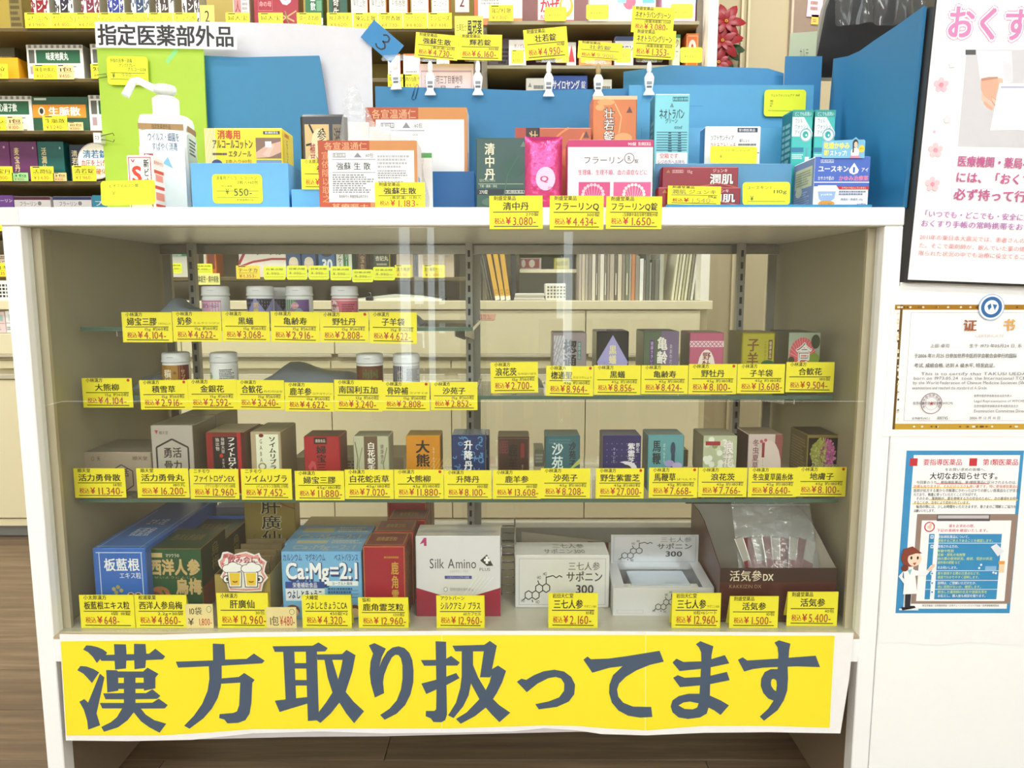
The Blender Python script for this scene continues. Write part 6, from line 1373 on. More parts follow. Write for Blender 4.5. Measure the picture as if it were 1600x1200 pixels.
c_ = U(1428, 873); A.circ(c_[0], c_[1], 11.5*SC_/w_, 12.5*SC_/h_, '#f8dcc4', 20); pg([(1410,858),(1425,853),(1440,864),(1430,864),(1418,868),(1412,874)], '#8c4434')
for x_ in (1423, 1433): c_ = U(x_, 871); A.circ(c_[0], c_[1], 1.8*SC_/w_, 3*SC_/h_, '#2c2420', 10)
pg([(1425,879),(1431,878),(1428,883)], '#c84848')
props(m.build('paper_notice', None, loc_), 'paper notice with a blue border and a drawn clerk beside a clipboard', 'notice')
# ------------------------------------------------------------------ cabinets and shelves behind the counter
CY = 1.27
CRM = '#e6dbb6/r45/n02/s3'; CRM2 = '#dacfa8/r45/n02/s3'
WZ = at(700, 470, CY).z; WZ2 = at(700, 483.5, CY).z
CX0 = -2.35; CX1 = at(1113, 476, CY).x; CB1 = at(1106, 560, CY).x
cab = empty('drawer_cabinet', ((CX0+CX1)/2, CY, 0), 'long cream drawer cabinet along the wall behind the display case', 'cabinet')
ccx = (CX0+CX1)/2
def cb(m, n, par=None, label=None):
    if par is None: return props(m.build(n, cab, (-ccx, -CY, 0)), label)
    return m.build(n, par)
m = MB(); m.box(CX0, CY - .004, WZ2, CX1, 1.75, WZ, CRM, .001); cb(m, 'worktop')
KZ = at(40, 817, CY).z
m = MB(); m.box(CX0, CY + .025, KZ, CB1, 1.74, WZ2, CRM2); m.box(CX0, CY + .05, 0.0, CB1 - .01, 1.74, KZ, '#b9b7b0/r50'); cb(m, 'carcass')
m = MB(); m.box(CX0, CY + .03, .0, CB1, CY + .0485, KZ - .012, '#8c8c88/r45'); m.box(CX0, CY + .002, KZ - .01, CB1, CY + .024, KZ + .012, CRM); cb(m, 'plinth')
z = lambda py: at(500, py, CY).z
seams = [-150, 45, 282, 522, 915, 1094]
for a_, b_ in zip(seams, seams[1:]):
    xa, xb = at(a_, 520, CY).x, at(b_, 520, CY).x
    for p0_, p1_ in ((485.5 if a_ > 0 else 521, 553), ):
        m = MB(); m.box(xa + .0015, CY, z(p1_), xb - .0015, CY + .0245, z(p0_), CRM, .0012); d_ = cb(m, 'drawer')
        h_ = MB(); h_.box(xa + .01, CY - .002, z(p1_) - .010, xb - .01, CY + .006, z(p1_) - .001, '#c4bca4/r40', .001); q = h_.build('drawer_pull', d_)
for a_, b_ in zip([-150, 105, 280, 517, 705, 915, 1094], [105, 280, 517, 705, 915, 1094]):
    xa, xb = at(a_, 600, CY).x, at(b_, 600, CY).x
    m = MB(); m.box(xa + .0015, CY + .004, z(576), xb - .0015, CY + .0245, z(564), CRM2, .001); cb(m, 'drawer_rail')
    m = MB(); m.box(xa + .0015, CY, KZ + .016, xb - .0015, CY + .0245, z(594), CRM, .0012); m.box(xa + .02, CY - .003, z(592), xb - .02, CY + .01, z(585), '#c2baa2/r40', .001); cb(m, 'cabinet_door')
# little pink memo on a drawer and small stickers
m = MB(); a = at(737, 500, CY-.0006); m.prism([(0,0),(.07,.0),(.075,.018),(.0,.02)], 0, .0004, '#e8b09c/r60'); A = Art(m, front_frame(0,0,.075,.02)); A.text(.1,.5,.8,.9,'引き出し','#8a4030',4); A.text(.1,.1,.8,.45,'薬はさみ','#8a4030',4)
props(m.build('memo_note', None, (a.x, CY - .0008, a.z)), 'small pink memo stuck on a cream drawer front', 'note')
# --- wall shelving unit
def shelf_unit(x0, x1, edges, label, Yf=1.30, Yb=1.62, ztop=2.25, back='#a08a38/r55', edge='#5a4a26/r40', x0post=True):
    e = empty('wall_shelving', ((x0+x1)/2, Yf, WZ + .0002), label, 'shelving')
    ox = (x0+x1)/2; P = lambda m, n, l=None: props(m.build(n, e, (-ox, -Yf, -WZ)), l)
    m = MB(); m.box(x0, Yb, WZ + .26, x1, Yb + .012, ztop, back); P(m, 'back_panel')
    for sx in (x0, x1 - .018):
        m = MB(); m.box(sx, Yf + .04, WZ, sx + .018, Yb - .0005, ztop, '#7a7060/r50'); P(m, 'side_panel')
    zs = []
    for py in edges:
        zt = at(600, py, Yf).z; zs.append(zt)
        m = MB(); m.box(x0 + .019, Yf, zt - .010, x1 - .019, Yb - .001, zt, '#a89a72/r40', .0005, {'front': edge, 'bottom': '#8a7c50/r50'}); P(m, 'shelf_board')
    return e, zs
MX = at(750, 60, 1.30).x
uL, ZL = shelf_unit(CX0, MX - .002, [43.5, 122.5, 204, 283, 360, 433], 'wall shelving at the left packed with remedy boxes')
RX = at(1102, 60, 1.30).x
uR, ZR = shelf_unit(MX + .002, RX, [33, 102, 165, 245], 'wall shelving at the right of the number 2 card', back='#8a5c58/r55', edge='#8c8468/r30')
m = MB(); m.box(RX + .001, 1.27, WZ + .001, RX + .028, 1.64, 2.25, '#f3efe2/r45'); props(m.build('end_panel', None), 'white upright end panel closing the wall shelving beside the poinsettia', 'panel')
for p_ in (1160, 1170, 1236):
    x_ = at(p_, 50, 1.74).x; m = MB(); m.box(x_ - .004, 1.745, 0, x_ + .004, 1.76, 2.6, '#c9bb98/r50'); struct('trim_%d' % (p_ // 5 - 231 if p_ < 1200 else 3), m)

def bg(px0, py0, px1, zb, col, ops=(), label='', group=None, Y=1.335, dep=.06, side=None, top=None):
    return carton(px0, py0, px1, py0 + 20, Y, dep, col, ops, label, group, zb=zb, side=side, top=top, seam=False)
def btag(px0, py0, px1, py1, title, price, label, key=YEL, Y=1.2955, grp='small yellow price tags along the wall shelves'):
    return price_tag(px0, py0, px1, py1, Y, title, '', price, label, grp, key=key, small=True)
# top shelf, left: seven grey patterned cartons with coloured name bands
GB = 'grey patterned cartons with a coloured name band on the top wall shelf'
names = [('コオソニン','#7c1420','dark red','3.960'),('オウゲイン','#241a30','black violet','4.400'),('キュウキイン','#6a1c34','maroon','4.730'),('マシニーン','#1c2c7c','blue','4.400'),('チョウトーン','#1c3454','dark blue','4.730'),('ロクミナール','#33221c','dark brown','4.400'),('チョレイン','#2c1c18','black brown','4.620')]
for i, ((nm, kc, kw, pr), (x0_, x1_)) in enumerate(zip(names, [(44,72),(82,110),(123,151),(164,190),(201,229),(240,268),(281,308)])):
    rnd = random.Random(i)
    pat = [('l',[(rnd.random(), rnd.random()*.5),(rnd.random(), rnd.random()*.5)],.02,.006, kc) for _ in range(26)]
    pat = [('l',[(a_ if a_ < .28 or a_ > .72 else (.15 if a_ < .5 else .85), b_),(min(max(a_,0),1) if (a_ < .28 or a_ > .72) else (.05 if a_ < .5 else .95), b_+.06)],.03,.006,kc) for a_, b_ in ((rnd.random(), rnd.random()) for _ in range(60))]
    bg(x0_, -58, x1_, ZL[0], '#d9d6d0/r35', pat + [('r',.3,.24,.72,1,kc),('v',.34,.3,.68,.98,nm,'#f4efe4',20),('t',.34,.03,.66,.2,'N','#f4f0e8',60),('t',.36,.04,.64,.19,'N',kc,20)], 'grey patterned carton with a %s name band on the top wall shelf' % kw, GB, side='#a09c90')
for (x0_, x1_), (nm, kc, kw, pr) in zip([(39,78),(79,117),(118,154),(155,193),(194,231),(232,270),(271,308)], names):
    btag(x0_, 20, x1_, 44, nm + 'N', pr, 'small yellow tag under the %s banded carton of the top wall shelf' % kw)
bg(12, -20, 32, ZL[0], '#7a6a3a', [('n',.1,.1,.9,.9,8,'#4c4020',3)], 'brown box at the far left of the top wall shelf', None, Y=1.45)
def ncard(px0, py0, px1, py1, t_, key, lab, Y=1.29):
    a = at(px0, (py0+py1)/2, Y); b = at(px1, (py0+py1)/2, Y); w = b.x-a.x; z0 = at(px0, py1, Y).z; h = at(px0, py0, Y).z - z0
    m = MB(); m.box(-w/2,0,0,w/2,.0006,h,key); A = Art(m, front_frame(-w/2,0,w,h)); A.text(.3,.25,.7,.8,t_,BLK,10)
    return props(m.build('number_card', None, ((a.x+b.x)/2, Y, z0)), lab, 'card')
ncard(313, 8, 335, 44, '2', '#f4c45c/r55', 'orange card with a handwritten 2 at the middle of the top wall shelf')
ncard(711, -14, 733, 19, '2', '#f0b8b8/r55', 'pink card with a large 2 between the two wall shelving units', Y=1.28)
GX = 'mixed remedy cartons on the top wall shelf'
bg(362, -50, 387, ZL[0], '#d8d0c8', [('r',.05,0,.5,1,'#b87070'),('v',.12,.1,.46,.7,'婦人宝','#5c1420',10),('n',.55,.05,.95,.9,12,'#8c8884',4)], 'narrow white and rose carton right of the orange number card', GX)
bg(394, -60, 464, ZL[0], '#8e1428/r30', [('t',.12,.36,.4,.44,'命の母','#e0a0a0'),('l',[(.35,.15),(.6,.25),(.9,.15)],.01,.012,'#b89860'),('l',[(.5,.1),(.75,.22),(.95,.3)],.01,.01,'#b89860'),('c',.72,.5,.14,.12,'#e8c8c8',9),('c',.72,.5,.07,.06,'#d09090',9),('l',[(.7,.3),(.75,.15),(.85,.05)],.015,.012,'#7c6c3c'),('f',.1,.3,.42,.5,.006,.006,'#c07070')], 'wide crimson carton with a flower on the top wall shelf', GX)
bg(475, -60, 502, ZL[0], '#1c5c34', [('r',0,.1,1,.2,'#e8ece4'),('v',.3,.3,.6,.95,'環元清血飲','#e8ece4',10),('r',.65,.3,.95,.45,'#5c8c6c')], 'dark green and white carton on the top wall shelf', GX)
bg(512, -60, 541, ZL[0], '#1f4a38', [('r',.2,.1,.6,1,'#2c2418'),('v',.22,.18,.56,.9,'独活寄生','#d8d4c0',14)], 'dark green carton with a brown band on the top wall shelf', GX)
for i, (x0_, x1_, nm, od) in enumerate([(547,573,'陳気上散','first'),(576,602,'陳気上散','second'),(607,636,'平胃香散','third'),(642,669,'コイクラセリド','fourth'),(674,701,'エンピーズ','fifth')]):
    bg(x0_, -60, x1_, ZL[0], '#f2ece0', [('r',.96,0,1,1,'#d8763c'),('l',[(.06,.5),(.9,.5)],.01,.006,'#9c9488'),('t',.1,.36,.88,.46,nm,'#4c4844',6),('l',[(.06,.31),(.9,.31)],.01,.006,'#9c9488'),('n',.15,.14,.8,.26,2,'#8c8478',i)], 'white carton with an orange right edge, %s of five on the top wall shelf' % od, 'white cartons with orange edges on the top wall shelf', side='#d8763c')
for x0_, x1_, y1_, nm, pr, w_ in [(353,390,44,'婦人宝','6.600','under the narrow white and rose carton'),(404,442,44,'婦人宝','5.500','under the wide crimson carton'),(464,502,44,'環元清血飲','4.950','under the dark green and white carton'),(511,550,44,'独活寄生丸','4.620','under the dark green carton with a brown band'),(552,590,45,'陳気上散','4.730','under the first two orange edged cartons'),(591,629,45,'平胃香散','4.730','left of the middle orange edged carton'),(630,667,45,'コイクラセリド','4.400','under the fourth orange edged carton'),(668,706,45,'エンピーズ','7.414','at the right end of the left wall shelving')]:
    btag(x0_, 20, x1_, y1_, nm, pr, 'small yellow tag ' + w_)
# right unit, top shelf
GR = 'boxes on the upper shelf of the right wall shelving'
bg(741, -40, 816, ZR[0], '#e07a44', [('r',.08,.14,1,1,'#f6f2ea'),('n',.14,.4,.56,.95,9,'#8c8880',2),('n',.62,.6,.9,.9,3,'#8c8880',3),('r',.0,.0,.07,1,'#d0643c')], 'orange edged white box at the left of the right wall shelving', GR)
btag(764, 8, 802, 33, '強足桂散', '1.300', 'small yellow tag on the orange edged white box')
bg(841, -30, 897, ZR[0], '#f4f0ec', [('r',0,0,1,.12,'#c82c2c'),('t',.05,.28,.6,.62,'かぜ','#b02830',36),('c',.78,.42,.2,.24,'#e8a030'),('c',.78,.46,.13,.17,'#f4d0b0'),('c',.78,.64,.13,.07,'#8c2c1c'),('t',.05,.13,.5,.25,'総合','#c82c2c',10)], 'white cold remedy box with red lettering and an orange face', GR)
bg(922, -30, 1025, ZR[0], '#f4efe8', [('r',.3,.36,.7,1,'#e8e0d8'),('c',.6,.55,.1,.2,'#c85c74'),('r',.0,.0,1,.3,'#f2d8c0'),('r',.42,.5,.55,.7,'#7cb0c8'),('r',.8,.5,.98,.9,'#5ca0a8')], 'long white box with a pink dot on the right wall shelving', GR)
bg(1035, -30, 1088, ZR[0], '#e8b4d4', [('r',0,.5,1,1,'#a8c8dc')], 'pink and pale blue box at the right end of the upper shelf', GR)
GN = 'bright yellow cards on the right wall shelving'
nt = [('t',.15,.66,.85,.8,'かぜぐすり',INKB),('t',.18,.34,.8,.5,'¥1.220-',INKB)] + LN
neon(851, 11, 885, 33, 1.2955, nt, 'yellow card on the white cold remedy box', group=GN)
neon(916, 7, 951, 30, 1.2955, nt[1:], 'yellow card at the left of the long white box', group=GN)
neon(1048, 6, 1083, 29, 1.2955, nt[1:], 'yellow card under the pink and pale blue box', group=GN)
# sign for cold medicine
a = at(711, 80, 1.27); b = at(755, 80, 1.27); m = MB(); w_ = b.x-a.x; z0 = at(711, 93, 1.27).z; h_ = at(711, 25, 1.27).z - z0
m.box(0,0,0,w_,.0008,h_,'#f6ee50/r50'); A = Art(m, front_frame(0,0,w_,h_)); A.text(.44,.56,.96,.92,'風邪薬',BLK,30); A.text(.05,.66,.42,.82,'生薬配合',BLK,8); A.text(.05,.3,.96,.5,'ホノピレチン',BLK,24)
props(m.build('shop_sign', None, (a.x, 1.27, z0)), 'yellow sign for cold medicine with bold black lettering between the shelving units', 'sign')
# right unit, second shelf
bg(755, 44, 822, ZR[1], '#8c7880', [('l',[(.6,.8),(.9,.8),(.95,.6),(.6,.55)],.008,.012,'#4c3c44'),('t',.1,.76,.5,.84,'みみせ',BLK),('n',.35,.25,.6,.6,4,'#2c242c',3)], 'dusky purple board with scribbles on the second shelf', 'boxes on the second shelf of the right wall shelving', Y=1.42)
GR2 = 'boxes on the second shelf of the right wall shelving'
bg(795, 62, 822, ZR[1], '#f4f0ea', [('t',.3,.7,.95,.86,'ホノピレ','#b02830',10),('r',.15,.6,.9,.64,'#b04c3c')], 'white box with red lettering behind the card marked 4.950', GR2)
btag(799, 78, 818, 99, 'ホノピレ', '3.300', 'small yellow tag on the white box with red lettering')
bg(886, 66, 900, ZR[1], '#d8d4cc', [('p',[(.1,.2),(.5,.9),(.9,.2)],'#c82c2c'),('r',0,0,1,.25,'#f4f0ea')], 'small white box with a red triangle on the second shelf', GR2)
bg(905, 64, 956, ZR[1], '#e88c4c', [('r',0,.7,1,1,'#f4c890')], 'orange box half hidden by the faded curved card', GR2)
bg(961, 57, 990, ZR[1], '#f2f2f4', [('r',0,.86,1,1,'#2c3c6c'),('t',.1,.5,.98,.74,'マキロン','#26262c',26),('n',.1,.3,.4,.4,1,'#8c8c94')], 'white box with a navy top strip and bold black lettering', GR2)
bg(1052, 54, 1063, ZR[1], '#ece8b0', [('v',.3,.3,.8,.9,'クケ','#2c5c44',10),('r',0,.9,1,1,'#3c8c5c')], 'narrow pale yellow box beside the small orange one', GR2)
bg(1072, 52, 1092, ZR[1], '#e8762c', [('f',.08,.06,.92,.94,.04,.03,'#f4c080'),('c',.5,.6,.3,.22,'#f4ece4'),('c',.5,.58,.1,.12,'#c03c2c')], 'small orange box with a white emblem on the second shelf', GR2)
neon(1063, 74, 1097, 98, 1.2955, nt[1:], 'yellow card under the small orange box', group=GN)
neon(868, 86, 889, 98, 1.2955, LN, 'small yellow card beneath the card marked 4.950', col='#f4c040/r50', group=GN)
neon(908, 86, 929, 98, 1.2955, LN, 'yellow card under the orange box', group=GN)
neon(962, 75, 986, 98, 1.2955, [('t',.2,.4,.8,.7,'250','#c8702c')], 'yellow card under the navy topped white box', group=GN, col='#f6dc30/r50')
# right unit, third shelf (just above the blue boards)
GR3 = 'boxes on the third shelf of the right wall shelving'
bg(862, 118, 918, ZR[2], '#2450a8', [('t',.02,.58,.78,.86,'サイロヤング','#f4f6fa',30),('t',.82,.6,.95,.84,'錠','#f4f6fa',10)], 'blue box with white lettering above the wide blue board', GR3)
bg(822, 122, 852, ZR[2], '#f0ece4', [('p',[(.1,.7),(.2,.85),(.3,.7)],'#9c9c94'),('n',.4,.6,.9,.8,1,'#6c6c6c')], 'small white box left of the blue lettered box', GR3)
bg(930, 124, 956, ZR[2], '#ece8da', [('n',.2,.6,.9,.8,1,'#6c6c6c')], 'small cream box right of the blue lettered box', GR3)
for i in range(5):
    props(MB.build((lambda m: (m.box(0, 0, 0, .17, .10, .006, '#c8ccb0/r35', .001), m)[1])(MB()), 'folded_sheet', None, (at(755,130,1.36).x, 1.36, ZR[2] + .0005 + .0066*i + .0, )), 'pale green folded sheet in the flat stack beside the small white box', 'sheet', 'flat stack of pale green folded sheets')
# left unit, second shelf
GL2 = 'remedy boxes on the second wall shelf at the left'
OKB = lambda nm, kc='#1f5a3c': [('r',0,.9,1,1,'#c8c4bc')]+[('r',.04+.1*i,.91,.09+.1*i,.99,'#7c7870') for i in range(10)]+[('r',.17,.5,.95,.86,kc),('t',.34,.58,.74,.8,nm,'#eef0e8',20),('r',.04,.5,.14,.86,'#5c5c54'),('r',.05,.2,.13,.42,'#a88c90'),('n',.2,.05,.9,.44,6,'#8c9088',3)]
bg(41, 70, 129, ZL[1], '#e8e6de', OKB('味麦地黄丸'), 'white and green box on the second wall shelf', GL2, dep=.1, side='#8c8a7c')
bg(141, 69, 230, ZL[1], '#e8e6de', OKB('知柏地黄丸'), 'white and green box half hidden by the lime board', GL2, dep=.1)
bg(-40, 90, 28, ZL[1], '#eda21c/r45', [], 'orange open box at the far left of the second wall shelf', GL2, dep=.09)
bg(-20, 62, 22, ZL[1], '#7c785c', [('n',.1,.2,.9,.4,2,'#3c3a2c',3),('n',.1,.6,.9,.7,1,'#b8b498',3)], 'grey printed packet standing in the orange open box', GL2, Y=1.45, dep=.02)
btag(-25, 100, 12, 123, '顆粒', '1.260', 'small yellow tag below the orange open box')
btag(52, 101, 89, 124, '味麦地黄丸', '13.200', 'small yellow tag below the white and green box of the second shelf')
btag(89, 101, 115, 124, '1包', '450', 'cream tag right of the white and green box tag', key='#f2cc88/r50', grp='cream price tags along the wall shelves')
btag(142, 100, 178, 123, '知柏', '13.200', 'small yellow tag beside the lime board on the second wall shelf')
# third shelf
GL3 = 'remedy boxes on the third wall shelf at the left'
bg(-40, 150, 49, ZL[2], '#e8e6de', OKB('清心蓮子飲'), 'white and green box at the far left of the third wall shelf', GL3, dep=.1)
bg(50, 151, 137, ZL[2], '#24523a', [('r',.0,.42,.96,.78,'#d88c24'),('c',.16,.6,.06,.12,'#e8e0cc'),('c',.16,.6,.035,.08,'#2c2c24'),('t',.28,.48,.86,.72,'生脈散','#f6f2e4',26),('r',.04,.9,.26,.96,'#c8ccc0')], 'dark green box with an orange band on the third wall shelf', GL3, dep=.09)
bg(138, 149, 230, ZL[2], '#e8e6de', OKB('麻子仁丸'), 'white box beside the lime board on the third wall shelf', GL3)
btag(-27, 182, 9, 204, '清心', '9.900', 'small yellow tag at the far left of the third wall shelf')
btag(10, 182, 35, 204, '1包', '100', 'cream tag at the far left of the third wall shelf', key='#f2cc88/r50', grp='cream price tags along the wall shelves')
btag(67, 181, 105, 204, '生脈散', '3.240', 'small yellow tag below the orange banded green box')
btag(106, 191, 130, 204, '10包', '500', 'small cream tag right of the orange banded box', key='#f2cc88/r50', grp='cream price tags along the wall shelves')
# fourth shelf
GL4 = 'remedy boxes on the fourth wall shelf at the left'
bg(-40, 221, 14, ZL[3], '#6a2c64/r32', [('c',.85,.86,.03,.03,'#c8a0b8'),('n',.1,.1,.5,.14,1,'#c8b0c0')], 'purple box cut off at the left edge on the fourth wall shelf', GL4)
bg(15, 221, 57, ZL[3], '#66305f/r32', [('v',.14,.26,.34,.86,'麦宝丹','#e4d098',16),('c',.86,.84,.03,.03,'#c8a0b8'),('r',0,0,1,.08,'#241424')], 'purple box with gold lettering on the fourth wall shelf', GL4)
bg(58, 221, 99, ZL[3], '#145c58/r32', [('v',.14,.26,.34,.86,'活潤仙','#e4d098',16),('c',.86,.84,.03,.03,'#a0c8b8'),('r',.6,0,1,.08,'#142424')], 'teal box with gold lettering on the fourth wall shelf', GL4)
bg(108, 226, 140, ZL[3], '#1a2a3c/r30', [('v',.1,.3,.4,.86,'清若錠','#e8dcb0',16),('l',[(0,.1),(.4,.4),(1,.3)],.02,.02,'#24506c')], 'dark navy box behind the round white sign', GL4, side='#204860')
m = MB(); c_ = at(150, 252, 1.325); rr = at(178, 252, 1.325).x - c_.x
m.prism([(rr*cos(2*pi*i/32), rr*sin(2*pi*i/32)) for i in range(32)], 0, .0008, '#c8b8c0/r40'); A = Art(m, front_frame(-rr,-rr,2*rr,2*rr)); A.circ(.5,.5,.47,.47,'#f6f2dc',32); A.text(.16,.58,.84,.8,'清若錠','#2c6c9c',30); A.text(.1,.36,.9,.54,'血圧を上げる','#b03040',24); A.text(.2,.14,.8,.3,'動脈硬化','#c8702c',24)
props(m.build('shop_sign', None, (c_.x, 1.322, c_.z)), 'round cream sign on the dark navy box beside the lime board', 'sign')
btag(-17, 260, 20, 283, '麦宝丹', '3.300', 'small yellow tag at the far left of the fourth wall shelf')
btag(19, 270, 44, 283, '3包', '400', 'pale green tag on the fourth wall shelf', key='#9cd88c/r50', grp='cream price tags along the wall shelves')
btag(48, 260, 84, 283, '活潤仙', '3.630', 'small yellow tag below the teal box')
btag(83, 270, 104, 283, '3包', '400', 'small cream tag right of the teal box', key='#f2cc88/r50', grp='cream price tags along the wall shelves')
btag(113, 259, 150, 283, '清若錠', '3.960', 'small yellow tag below the round cream sign')
# fifth shelf
GL5 = 'remedy boxes on the fifth wall shelf at the left'
bg(-40, 305, 21, ZL[4], '#7a48a4/r30', [('t',.55,.8,.98,.9,'ラーリン','#f4eef8',20),('c',.75,.45,.12,.16,'#b894d0')], 'violet box at the left edge on the fifth wall shelf', GL5)
bg(22, 307, 79, ZL[4], '#eeeaf0', [('r',.0,.9,1,.99,'#5a1c3c'),('t',.15,.72,.62,.86,'フラーリン','#4c4c54'),('c',.7,.8,.05,.06,'#8c8c94')], 'white box with a maroon top strip on the fifth wall shelf', GL5)
bg(83, 307, 143, ZL[4], '#eeeaf0', [('r',.0,.9,1,.99,'#24346c'),('t',.15,.72,.62,.86,'フラーリン','#4c4c54'),('c',.7,.8,.05,.06,'#8c8c94')], 'white box with a navy top strip on the fifth wall shelf', GL5)
bg(144, 305, 176, ZL[4], '#2c94b8', [('t',.1,.7,.9,.86,'フラ','#f4f8fa',20)], 'turquoise box beside the lime board on the fifth wall shelf', GL5)
btag(-28, 338, 7, 361, 'ラーリン', '1.650', 'small yellow tag at the far left of the fifth wall shelf')
btag(9, 338, 44, 361, 'フラーリン', '1.650', 'small yellow tag under the maroon striped white box')
# sixth shelf, seen through the case
GL6 = 'boxes on the lowest wall shelf seen through the case'
bg(-30, 398, 16, ZL[5], '#e8d4c0', [('r',0,0,1,.4,'#d8902c'),('t',.1,.6,.9,.74,'キキョウ',BLK,10),('n',.1,.8,.9,.95,2,'#6c5c50')], 'cream and orange box at the left edge above the white basket', GL6)
btag(-20, 411, 16, 432, 'プロキ', '1.735', 'small yellow tag on the cream and orange box')
bg(262, 386, 298, ZL[5], '#dedcd4', [('r',0,.66,1,1,'#b8c4c4'),('r',0,.7,1,.8,'#1c8c5c'),('t',.05,.71,.6,.79,'Calorian','#f4f8f4',10)], 'white and green box at the left behind the slotted upright', GL6)
bg(318, 390, 337, ZL[5], '#d8762c', [('r',.3,.3,.9,.95,'#8c3c24'),('r',0,0,.2,1,'#f0ece0')], 'orange and brown box behind the pink lilac bottle', GL6)
bg(372, 376, 446, ZL[5], '#f2ece8', [('l',[(.0,.35),(.25,.98)],.03,.03,'#a8202c'),('t',.36,.6,.92,.84,'テーチカ','#2c2c30',24),('l',[(0,.28),(.3,.42),(.7,.5),(1,.5)],.01,.03,'#b02430')], 'white box with red strokes and black lettering seen through the case', GL6)
for x0_, x1_, w_ in ((447,469,'left'),(471,493,'right')):
    bg(x0_, 382, x1_, ZL[5], '#1c4c8c', [('t',.1,.72,.94,.84,'スッキリ','#f4f6fa',20),('c',.5,.42,.34,.2,'#f0ccb4'),('c',.5,.5,.3,.12,'#f0e4d0'),('r',.05,.0,.95,.14,'#d8e0ec')], 'navy blue box with a round picture, %s of two' % w_, GL6)
bg(497, 382, 523, ZL[5], '#2464a4', [('t',.2,.22,.86,.56,'30','#f4f6fa',40),('c',.5,.74,.34,.12,'#1c242c'),('t',.1,.9,.9,.98,'つけ爪','#c8d8ec')], 'blue box with a large white 30', GL6)
bg(525, 382, 536, ZL[5], '#e4e8dc', [('v',.2,.1,.85,.95,'アッケール','#2c3c34',20)], 'narrow white box with dark lettering right of the blue 30 box', GL6)
bg(537, 382, 550, ZL[5], '#1f7c4c', [('v',.1,.1,.5,.95,'グリーン','#f0f4ec',16),('r',.55,0,.95,1,'#e8ece0')], 'narrow green and white box', GL6)
bg(559, 382, 572, ZL[5], '#4c3424', [('v',.25,.2,.8,.9,'大宝丸','#b89460',16)], 'narrow dark brown box', GL6)
bg(583, 384, 609, ZL[5], '#2c4434', [('r',0,.8,1,1,'#2c6c4c'),('r',.96,0,1,1,'#d8c040'),('t',.12,.52,.9,.68,'杏妃丸','#e8e0d0',26),('n',.2,.36,.8,.46,1,'#b8b0a0')], 'dark green and brown box left of the clear packets', GL6)
for x0_, x1_, w_ in ((619,645,'left'),(653,709,'right')):
    bg(x0_, 378, x1_, ZL[5], '#cdbda8/r25', [('n',.1,.3,.9,.9,5,'#b8a890',4)], 'tan film wrapped packet on the lowest wall shelf, %s of two' % w_, GL6)
btag(617, 414, 643, 434, '漢方風邪', '2.100', 'small yellow tag on the left tan packet seen through the case')
btag(660, 414, 695, 434, '漢方風邪セット', '2.100', 'small yellow tag on the right tan packet seen through the case')
btag(369, 415, 406, 436, 'テーチカ', '1.353', 'small orange yellow tag below the box with red strokes', key='#f6dc40/r50')
GQ = 'neon cards clipped along the lowest wall shelf'
for x0_, x1_, y0_, y1_, w_ in [(266,284,411,427,'left of the slotted upright'),(305,332,412,428,'behind the pink lilac bottle'),(412,446,416,437,'left of the navy blue boxes'),(448,480,415,437,'below the left navy blue box'),(482,514,415,437,'below the right navy blue box'),(516,549,416,438,'below the narrow green box'),(550,583,421,441,'below the narrow dark brown box'),(583,617,417,438,'below the dark green and brown box')]:
    neon(x0_, y0_, x1_, y1_, 1.2945, [('t',.1,.7,.9,.84,'目薬点眼',INKB,8),('t',.14,.36,.24,.58,'¥',INKB,4),('t',.34,.36,.8,.56,'990-','#a0902c')]+LN, 'neon card ' + w_, group=GQ)
m = MB(); a = at(308, 445, 1.29); b = at(343, 427, 1.29); m.box(0,0,0,b.x-a.x,.0006,b.z-a.z,'#f2ee8c/r50'); A = Art(m, front_frame(0,0,b.x-a.x,b.z-a.z)); A.text(.05,.2,.95,.8,'体疲労・病中病後','#2c2c24',16)
props(m.build('shop_sign', None, (a.x, 1.29, a.z)), 'pale yellow lettered sign strip behind the pink lilac bottle', 'sign')

# on the worktop
WT = WZ + .0004
m = MB(); a = at(-30, 470, 1.30); b = at(20, 438, 1.30); w_ = b.x-a.x; h_ = b.z-WT
m.box(0,0,0,w_,.12,h_,'#f2f0ea/r40',.002)
for i in range(9):
    for j in range(4): m.box(w_ - .012 - i*.011, -.0006, .010 + j*.011, w_ - .005 - i*.011, .0004, .017 + j*.011, '#2c2c2c/r60')
props(m.build('plastic_basket', None, (a.x, 1.30, WT)), 'white perforated plastic basket on the worktop at the left edge', 'basket')
for x0_, x1_, y0_, zp, k_, lb in [(-20, 8, 487, 521, '#ead0cc', 'pale pink packet standing in the open slot below the white basket'), (9, 22, 486, 521, '#eceae6', 'white packet with a green square beside the pink packet in the open slot'), (23, 40, 500, 521, '#e8c8cc', 'small rose packet in the open slot behind the case post')]:
    carton(x0_, y0_, x1_, zp, CY + .004, .018, k_ + '/r50', [('n',.1,.12,.9,.3,2,'#8c8c90',2),('r',.4,.55,.9,.85,'#a8c4b8'),('l',[(.02,.45),(.98,.45)],.01,.012,'#b87c84')], lb, 'packets in the open slot under the worktop', zb=at(20, 520.5, CY).z, seam=False)
